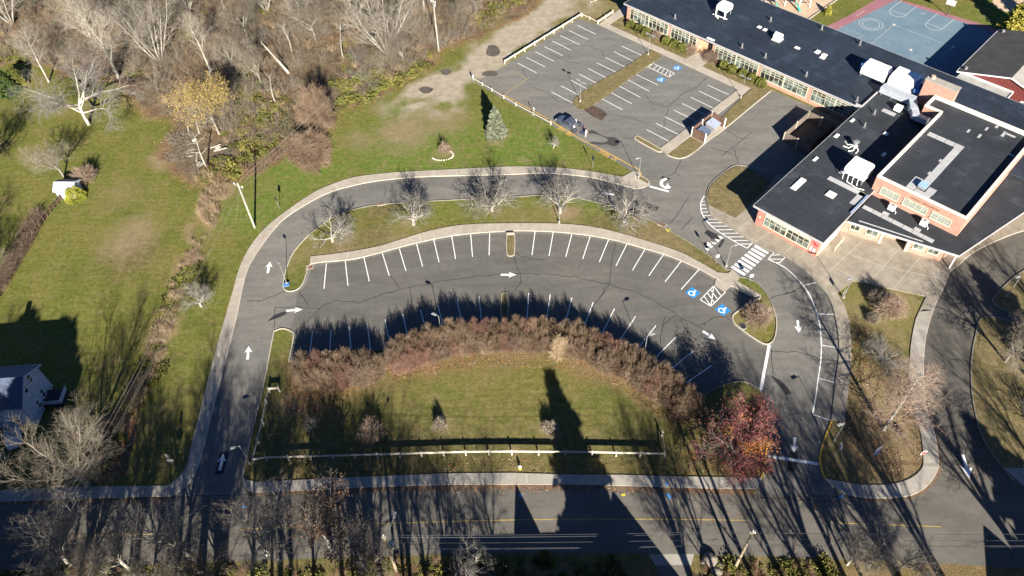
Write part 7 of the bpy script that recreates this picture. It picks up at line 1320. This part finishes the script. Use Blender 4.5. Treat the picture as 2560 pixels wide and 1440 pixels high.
# big round brown domes and other single shrubs
twig_dome('dome_pink', 221, 420, 2.3, 2.9, TW['pink'], side=6, r=.016, inner=.3, rl=.5); twig_dome('dome_grey', 222, 380, 2.2, 2.6, TW['grey'], side=6, r=.016, inner=.3, rl=.5)
put_twigs('dome_pink', (1893, 800), 'round brown bare shrub on the right end of the tree island', z=.1, s=(1.0, 1.0, .95)); put_twigs('dome_pink', (2222, 778), 'round brown bare shrub on the tear shaped lawn near the plaza', rot=1.3, s=(1.05, 1.05, 1.05)); put_twigs('dome_grey', (2190, 755), 'dark grey bare shrub leaning on the round brown one near the plaza', rot=.3, s=(.7, .7, .8))
twig_dome('weeper', 231, 900, 2.6, 5.6, TW['hedge'], side=7, r=.017, inner=.45, rl=.75, up=-.5)
put_twigs('weeper', (800, 318), 'tall weeping brown shrub at the wood edge, the upper of two', s=(1.25, 1.25, 1.55)); put_twigs('weeper', (778, 392), 'broad weeping brown shrub under the wires, the lower of two', rot=2, s=(1.9, 1.5, .85))
twig_dome('vase', 241, 120, 1.9, 3.1, TW['pink'], side=5, r=.02, inner=.12, rl=.7); put_twigs('vase', (930, 1088), 'reddish vase shaped bare shrub on the front lawn', s=.95)
twig_dome('tuft', 242, 260, 1.05, 1.9, TW['pale'], side=2, r=.018, inner=.25, rl=.3); put_twigs('tuft', (1100, 1068), 'pale tufted small shrub on the lawn left of the conifer shadow'); put_twigs('tuft', (1376, 1078), 'pale tufted small shrub touching the conifer shadow on the lawn', rot=1, s=1.1)
put_twigs('vase', (1112, 382), 'dry tan ornamental grass clump inside the stone border', name='ornamental_grass', cat='grass clump', s=(.7, .7, .72), z=.05)
put_twigs('dome_pink', (216, 452), 'reddish brown bare bush behind the garden shed', rot=.8, s=(1.05, .9, 1.0))
plant('ornamental2', (782, 1076), 'thin white sapling on the left of the front lawn', rot=.4, s=(.3, .3, .62), name='sapling', group='saplings'); plant('ornamental1', (1384, 370), 'small orange twigged sapling on the upper lawn below the fire lane', rot=.9, s=(.35, .35, .55), name='sapling', group='saplings')
for x_, y_, lb, s_ in ((1640, 96, 'grey bare shrub right of the first three clipped shrubs', .55), (1728, 132, 'pinkish bare shrub at the left side of the recessed door', .6), (1779, 152, 'large pinkish bare shrub at the right side of the recessed door', .75)): put_twigs('dome_pink', (x_, y_), lb, s=s_, group='bare shrubs by the school front', rot=x_, z=.09)
for x_, y_, lb, s_ in ((2180, 800, 'low scrubby clump below the round brown shrub near the plaza', .5),): put_twigs('dome_grey', (x_, y_), lb, s=s_)
# red autumn tree: many stems, red, purple and orange leaves in drifts
T = Tree(301); P_ = [lv(L=3.6, r=.13, step=.5, jit=.12, up=.04, tip=.4), lv(n=7, L=3.0, r=.06, step=.5, jit=.16, up=.03, ang=(25, 60), t0=.3, taper=.3, tip=.3), lv(n=8, L=1.5, r=.03, step=.4, jit=.2, up=.02, ang=(30, 65), t0=.2, tip=.4), lv(n=5, L=.7, r=.016, step=.35, jit=.2, up=0, ang=(30, 60), t0=.2, tip=.5)]
for k in range(7):
    a = 2 * math.pi * k / 7 + .3; sp = .62 if k % 2 else .38; T.branch(Vector((math.cos(a) * .35, math.sin(a) * .35, 0)), Vector((math.sin(sp) * math.cos(a), math.sin(sp) * math.sin(a), math.cos(sp))), 4.0, .13, 0, P_)
t_, c_ = T.meshes(1); rd = empty('red_tree', G(1838, 1138), 0, 'rounded autumn tree with dark red and orange leaves beside the exit stop line', 'tree'); rd.scale = (1.42, 1.42, 1.3)
link('trunk', tubes_mesh('trunk', t_, BK['grey'], 5), [], rd); link('crown', tubes_mesh('crown', c_, TW['pink'], 3), [], rd)
rg2 = random.Random(7); tp = T.tips(2); pts = []; mi = []
while len(pts) < 19000:
    q = rg2.choice(tp); w_ = (q.x + rg2.gauss(0, .2), q.y + rg2.gauss(0, .2), q.z + rg2.gauss(0, .2)); den = float(vnoise(np.array(w_[0] / 1.5 + 30), np.array(w_[1] / 1.5 + 30), 5))
    if w_[0] < -1.2 and rg2.random() < .62: continue
    if w_[2] > 4.2 and rg2.random() < .55: continue
    if rg2.random() > .35 + den: continue
    og = float(vnoise(np.array(w_[0] / 1.7 + 60), np.array((w_[1] + w_[2]) / 1.7 + 60), 9)); pts.append(w_); mi.append(1 if og > .68 and w_[1] < 0.6 else 0)
link('foliage', leaves_mesh('foliage', pts, .085, [LF['red'], LF['orange']], 3, mi=mi), [], rd)

# ---- undergrowth that nobody could count: brush, vines and dead stalks
def scatter(name, pts, keys, label, smin, smax, seed, mats=None, cat='undergrowth'):
    """one object whose geometry nodes set brush plants on its points"""
    col = bpy.data.collections.new(name + '_kinds')
    for k in keys:
        o = bpy.data.objects.new('brush_kind', TREES[k]); col.objects.link(o)
    me = bpy.data.meshes.new(name); me.from_pydata([tuple(p_) for p_ in pts], [], [])
    o = bpy.data.objects.new(name, me); COL.objects.link(o); put(o, label, cat, None, 'stuff')
    ng = bpy.data.node_groups.new(name, 'GeometryNodeTree'); ng.interface.new_socket('Geometry', in_out='INPUT', socket_type='NodeSocketGeometry'); ng.interface.new_socket('Geometry', in_out='OUTPUT', socket_type='NodeSocketGeometry')
    N = ng.nodes; Lk = ng.links; gi, go = N.new('NodeGroupInput'), N.new('NodeGroupOutput'); ip = N.new('GeometryNodeInstanceOnPoints'); ci = N.new('GeometryNodeCollectionInfo'); ci.inputs['Collection'].default_value = col; ci.inputs['Separate Children'].default_value = True
    rv = N.new('FunctionNodeRandomValue'); rv.data_type = 'FLOAT_VECTOR'; rv.inputs['Min'].default_value = (-.12, -.12, 0); rv.inputs['Max'].default_value = (.12, .12, 6.283); rv.inputs['Seed'].default_value = seed
    rs = N.new('FunctionNodeRandomValue'); rs.data_type = 'FLOAT'; rs.inputs[2].default_value = smin; rs.inputs[3].default_value = smax; rs.inputs['Seed'].default_value = seed + 1
    Lk.new(gi.outputs[0], ip.inputs['Points']); Lk.new(ci.outputs[0], ip.inputs['Instance']); ip.inputs['Pick Instance'].default_value = True
    Lk.new(rv.outputs[0], ip.inputs['Rotation']); Lk.new(rs.outputs[1], ip.inputs['Scale']); Lk.new(ip.outputs[0], go.inputs[0])
    md = o.modifiers.new('scatter', 'NODES'); md.node_group = ng; return o
def brush(key, seed, n, h, spread, mat, r=.02, side=3):
    rg = random.Random(seed); sg = []
    for k in range(n):
        a = rg.uniform(0, 6.283); sp = rg.random() ** .7 * spread; b = Vector((rg.gauss(0, .35), rg.gauss(0, .35), 0)); d = Vector((math.cos(a) * sp, math.sin(a) * sp, 1)).normalized(); L_ = h * rg.uniform(.5, 1.1); p_ = b
        for i in range(4):
            d = (d + Vector((rg.gauss(0, .14), rg.gauss(0, .14), rg.gauss(-.02, .08)))).normalized(); q_ = p_ + d * L_ / 4; f = 1 - i * .2; sg.append((*p_, *q_, r * f, r * (f - .18)))
            for j in range(side if i else 0):
                s0 = p_.lerp(q_, rg.random()); e_ = (d + Vector((rg.gauss(0, .7), rg.gauss(0, .7), rg.gauss(.1, .4)))).normalized(); sg.append((*s0, *(s0 + e_ * h * rg.uniform(.1, .28)), r * .55, r * .3))
            p_ = q_
    TREES[key] = tubes_mesh('brush', sg, mat, 3)
for i, (mt, h, n_) in enumerate((('grey', 3.6, 16), ('pale', 4.4, 12), ('brown', 2.4, 22), ('red', 2.2, 24), ('tan', 2.0, 24), ('grey', 5.2, 14), ('hedge', 2.8, 22), ('silver', 3.0, 14))): brush('brush%d' % i, 400 + i, n_, h, .9, TW[mt])
def vine(key, seed, n, rx, rz, mat, size): TREES[key] = leaves_mesh('vine', np.concatenate([dome_pts(n // 3, rx, rx * .8, rz, seed + j, .5, .3) * (.55 + .25 * j) + np.array([[rx * .7 * math.cos(j * 2.1 + seed), rx * .7 * math.sin(j * 2.1 + seed), 0]]) for j in range(3)]), size, mat, seed)
for i in range(3): vine('vine%d' % i, 500 + i, 520, 1.5, 1.1, LF['olive'], .22)
vine('gold_vine', 520, 420, 1.4, 1.6, LF['yellow'], .2); vine('green_vine', 521, 420, 1.4, .9, LF['boxwood'], .24)
brush('stalks', 450, 40, 1.1, 1.3, TW['tan'], .016, 2); brush('stalks2', 451, 30, .9, 1.6, TW['red'], .016, 2)
def inside(poly_px, n, seed, box=None, margin=.6, dens=None, zmax=1e9):
    rg_ = np.random.default_rng(seed); P = np.array([G(*p_)[:2] for p_ in poly_px]); lo, hi = P.min(0), P.max(0)
    lo = np.maximum(lo, [-150, 20]); hi = np.minimum(hi, [40, 215]); q_ = rg_.uniform(lo, hi, (n, 2)); X, Y = q_[:, 0], q_[:, 1]; d = sdf(poly_px, X, Y); ok = d > margin
    if dens is not None: ok &= rg_.random(n) < dens(X, Y, d)
    return [(a, b, 0) for a, b in q_[ok]]
den_w = lambda X, Y, d: np.clip(fbm(X / 6, Y / 6, 41) * 2.2 - .45, .05, 1)
keepoff = lambda X, Y: np.ones_like(X)
_clr = [(G(x_, y_), r_) for x_, y_, r_ in ((470, 375, 7), (800, 240, 5), (795, 185, 4), (530, 125, 4), (345, 250, 3), (650, 190, 2.5))]
keepoff = lambda X, Y: np.min([np.hypot(X - c_.x, Y - c_.y) > r_ for c_, r_ in _clr], 0)
scatter('brush_thicket', inside(WOODS, 16000, 71, margin=1.2, dens=lambda X, Y, d: np.clip(fbm(X / 7, Y / 7, 41) * 3.0 - .95, .04, 1) * .55 * keepoff(X, Y)), ['brush0', 'brush1', 'brush5', 'brush0', 'brush7', 'brush2', 'brush5', 'brush4'], 'dense leafless grey brown brush filling the wood between its trees', .55, 1.15, 3)
scatter('bramble_thicket', inside(WOODS, 8000, 72, margin=.4, dens=lambda X, Y, d: np.clip(fbm(X / 5, Y / 5, 43) * 2.4 - .75, .03, 1) * .6 * keepoff(X, Y)), ['brush2', 'brush3', 'brush4', 'brush6'], 'low reddish and tan brambles on the floor and rim of the wood', .45, .95, 5)
_vb = [(G(x_, y_), r_) for x_, y_, r_ in ((660, 290, 6), (640, 350, 6), (690, 350, 5), (860, 250, 5), (930, 225, 6), (1000, 200, 5), (575, 330, 5), (590, 390, 4), (530, 450, 4), (880, 160, 3), (620, 230, 4))]
olive_d = lambda X, Y, d: np.maximum(np.clip(fbm(X / 4.5, Y / 4.5, 47) * 4 - 2.1, 0, 1) * np.clip(1.25 - d / 26, .12, 1) * .7, np.max([np.clip(1.3 - np.hypot(X - c_.x, Y - c_.y) / r_, 0, 1) for c_, r_ in _vb], 0) * np.clip(fbm(X / 2.5, Y / 2.5, 48) * 3 - .9, 0, 1))
scatter('vine_tangle', inside(WOODS, 6500, 73, margin=.8, dens=lambda X, Y, d: olive_d(X, Y, d) * keepoff(X, Y)), ['vine0', 'vine1', 'vine2', 'vine0', 'green_vine'], 'olive green vines mounded over the brush along the wood edge', .5, 1.2, 7)
scatter('ditch_stalks', inside(DITCH, 5200, 74, margin=.3, dens=lambda X, Y, d: np.clip(fbm(X / 3, Y / 3, 49) * 3 - 1.15, .04, .8)), ['stalks', 'stalks2', 'stalks', 'brush4'], 'dry tan stalks and weeds along the ditch left of the drive', .35, .75, 9)
scatter('ditch_greens', inside(DITCH, 1500, 75, margin=.1, dens=lambda X, Y, d: np.clip(fbm(X / 3, Y / 3, 51) * 3 - 1.2, 0, 1) * (Y < 86)), ['green_vine', 'vine0'], 'low green weeds at the lower end of the ditch', .3, .6, 11)
HEDGEROW = [(110, 545), (60, 640), (5, 730), (-40, 810), (-60, 790), (0, 690), (50, 600), (95, 530)]
scatter('hedgerow_brush', inside(HEDGEROW, 1500, 76, margin=.1), ['stalks', 'brush2', 'stalks2'], 'brown brush strip running down the left lawn from the shed', .4, .7, 13)
scatter('roadside_brush', [tuple(G(x_, y_)) for x_, y_ in [(random.Random(i).uniform(840, 1560), 1400 + random.Random(i + 99).uniform(0, 60)) for i in range(90)]] + [tuple(G(x_, y_)) for x_, y_ in [(random.Random(i + 300).uniform(1750, 2100), 1412 + random.Random(i + 99).uniform(0, 60)) for i in range(70)]] + [tuple(G(x_, y_)) for x_, y_ in [(random.Random(i + 700).uniform(-20, 860), 1428 + random.Random(i + 799).uniform(0, 50)) for i in range(110)]], ['vine1', 'stalks2', 'green_vine', 'brush3'], 'low dark shrubbery along the far side of the street, its left stretch added for shade', .3, .7, 15)  # left stretch added to darken the strip beside the road
# brush pile by the wood: cut logs and pale chips
lg = random.Random(33)
for i, (x_, y_, l_, a_, lb) in enumerate(((473, 331, 2.6, 1.9, 'pale sawn log standing at the top of the brush pile'), (496, 322, 3.4, 1.95, 'thick grey broken trunk at the top of the brush pile'), (493, 396, 2.0, 1.7, 'short pale log lying at the bottom of the brush pile'), (552, 376, 2.4, .1, 'pale log lying right of the slender white tree'), (477, 378, 1.6, .1, 'thin pale log in the middle of the brush pile'), (540, 368, 2.0, .3, 'pale splintered log at the edge of the dark hollow'), (476, 393, 1.4, .05, 'thin stick lying at the lower left of the brush pile'))):
    p_ = G(x_, y_); d = Vector((math.cos(a_), math.sin(a_), .12)); put(MB().tube([p_ + Vector((0, 0, .2)) - d * l_ / 2, p_ + Vector((0, 0, .25)), p_ + Vector((0, 0, .3)) + d * l_ / 2], [.2, .18, .14] if i < 4 else [.1, .09, .07], 8).build('log', BK['pale']), lb, 'log', 'logs of the brush pile')
for x_, y_, r_, lb in ((487, 352, .5, 'white root ball on the brush pile'), (545, 372, .6, 'pale stump right of the slender white tree'), (500, 412, .7, 'pale heap of chips at the foot of the brush pile')):
    bm = bmesh.new(); bmesh.ops.create_icosphere(bm, subdivisions=3, radius=r_)
    for v_ in bm.verts: v_.co *= .75 + .5 * lg.random() ** 2; v_.co.z *= .55
    me = bpy.data.meshes.new('stump'); bm.to_mesh(me); bm.free(); o_ = link('stump', me, BK['pale'], loc=G(x_, y_) + Vector((0, 0, .15))); put(o_, lb, 'stump', 'stumps of the brush pile')
twig_dome('pile', 251, 120, 2.2, .6, TW['grey'], side=3, r=.02, inner=1.0, rl=.8); put_twigs('pile', (452, 348), 'heap of cut silver branches at the left of the brush pile', name='branch_heap', cat='branch heap', s=(1.2, 1, 1)); put_twigs('pile', (455, 385), 'flat heap of brown cut twigs in the middle of the brush pile', name='branch_heap', cat='branch heap', s=(1.4, 1.2, .7), rot=1.0)

# fallen leaves, too many to count
rgl = np.random.default_rng(77); LP = []
def leafpatch(poly_px, n, dens):
    P = np.array([G(*q_)[:2] for q_ in poly_px]); q_ = rgl.uniform(P.min(0), P.max(0), (n, 2)); d = sdf(poly_px, q_[:, 0], q_[:, 1]); ok = (d > 0) & (rgl.random(n) < dens(q_[:, 0], q_[:, 1], d)); LP.extend(q_[ok].tolist())
leafpatch(HEDGELIT, 26000, lambda X, Y, d: np.clip(fbm(X / 2, Y / 2, 91) * 2.5 - .6, .1, 1)); leafpatch(ISLEAF, 9000, lambda X, Y, d: np.clip(fbm(X / 2, Y / 2, 92) * 2.5 - .8, .05, 1)); leafpatch(LEFTLEAF, 5000, lambda X, Y, d: np.clip(fbm(X / 2, Y / 2, 93) * 2.5 - .5, .1, 1))
cR = G(1850, 1120); LP.extend((np.array([cR.x, cR.y]) + rgl.normal(0, 4.2, (1800, 2))).tolist())
Pw = np.array([G(*q_)[:2] for q_ in WOODS[3:34]])
for a_, b_ in zip(Pw[:-1], Pw[1:]):
    k_ = int(np.hypot(*(b_ - a_)) * 30); t_ = rgl.random((k_, 1)); LP.extend((a_ + (b_ - a_) * t_ + rgl.normal(0, .9, (k_, 2))).tolist())
for x0, x1, y0, y1, k_ in ((640, 1880, 1200, 1236, 900), (700, 1900, 1145, 1185, 900), (2430, 2520, 900, 1200, 500), (0, 440, 1250, 1262, 400)):
    for _ in range(k_): g_ = G(rgl.uniform(x0, x1), rgl.uniform(y0, y1)); LP.append((g_.x, g_.y))
LP = [q_ for q_ in LP if -140 < q_[0] < 140 and 25 < q_[1] < 190]
lm = leaves_mesh('fallen_leaves', [(a_, b_, .03 + .02 * (i_ % 3)) for i_, (a_, b_) in enumerate(LP)], .13, [LF['oak'], LF['orange'], LF['oak'], TW['tan']], 78, .0, mi=rgl.choice([0, 0, 0, 1, 2, 3], len(LP)))
put(link('fallen_leaves', lm, []), 'brown and orange fallen leaves strewn under the hedge, trees and wood edge', 'leaves', None, 'stuff')
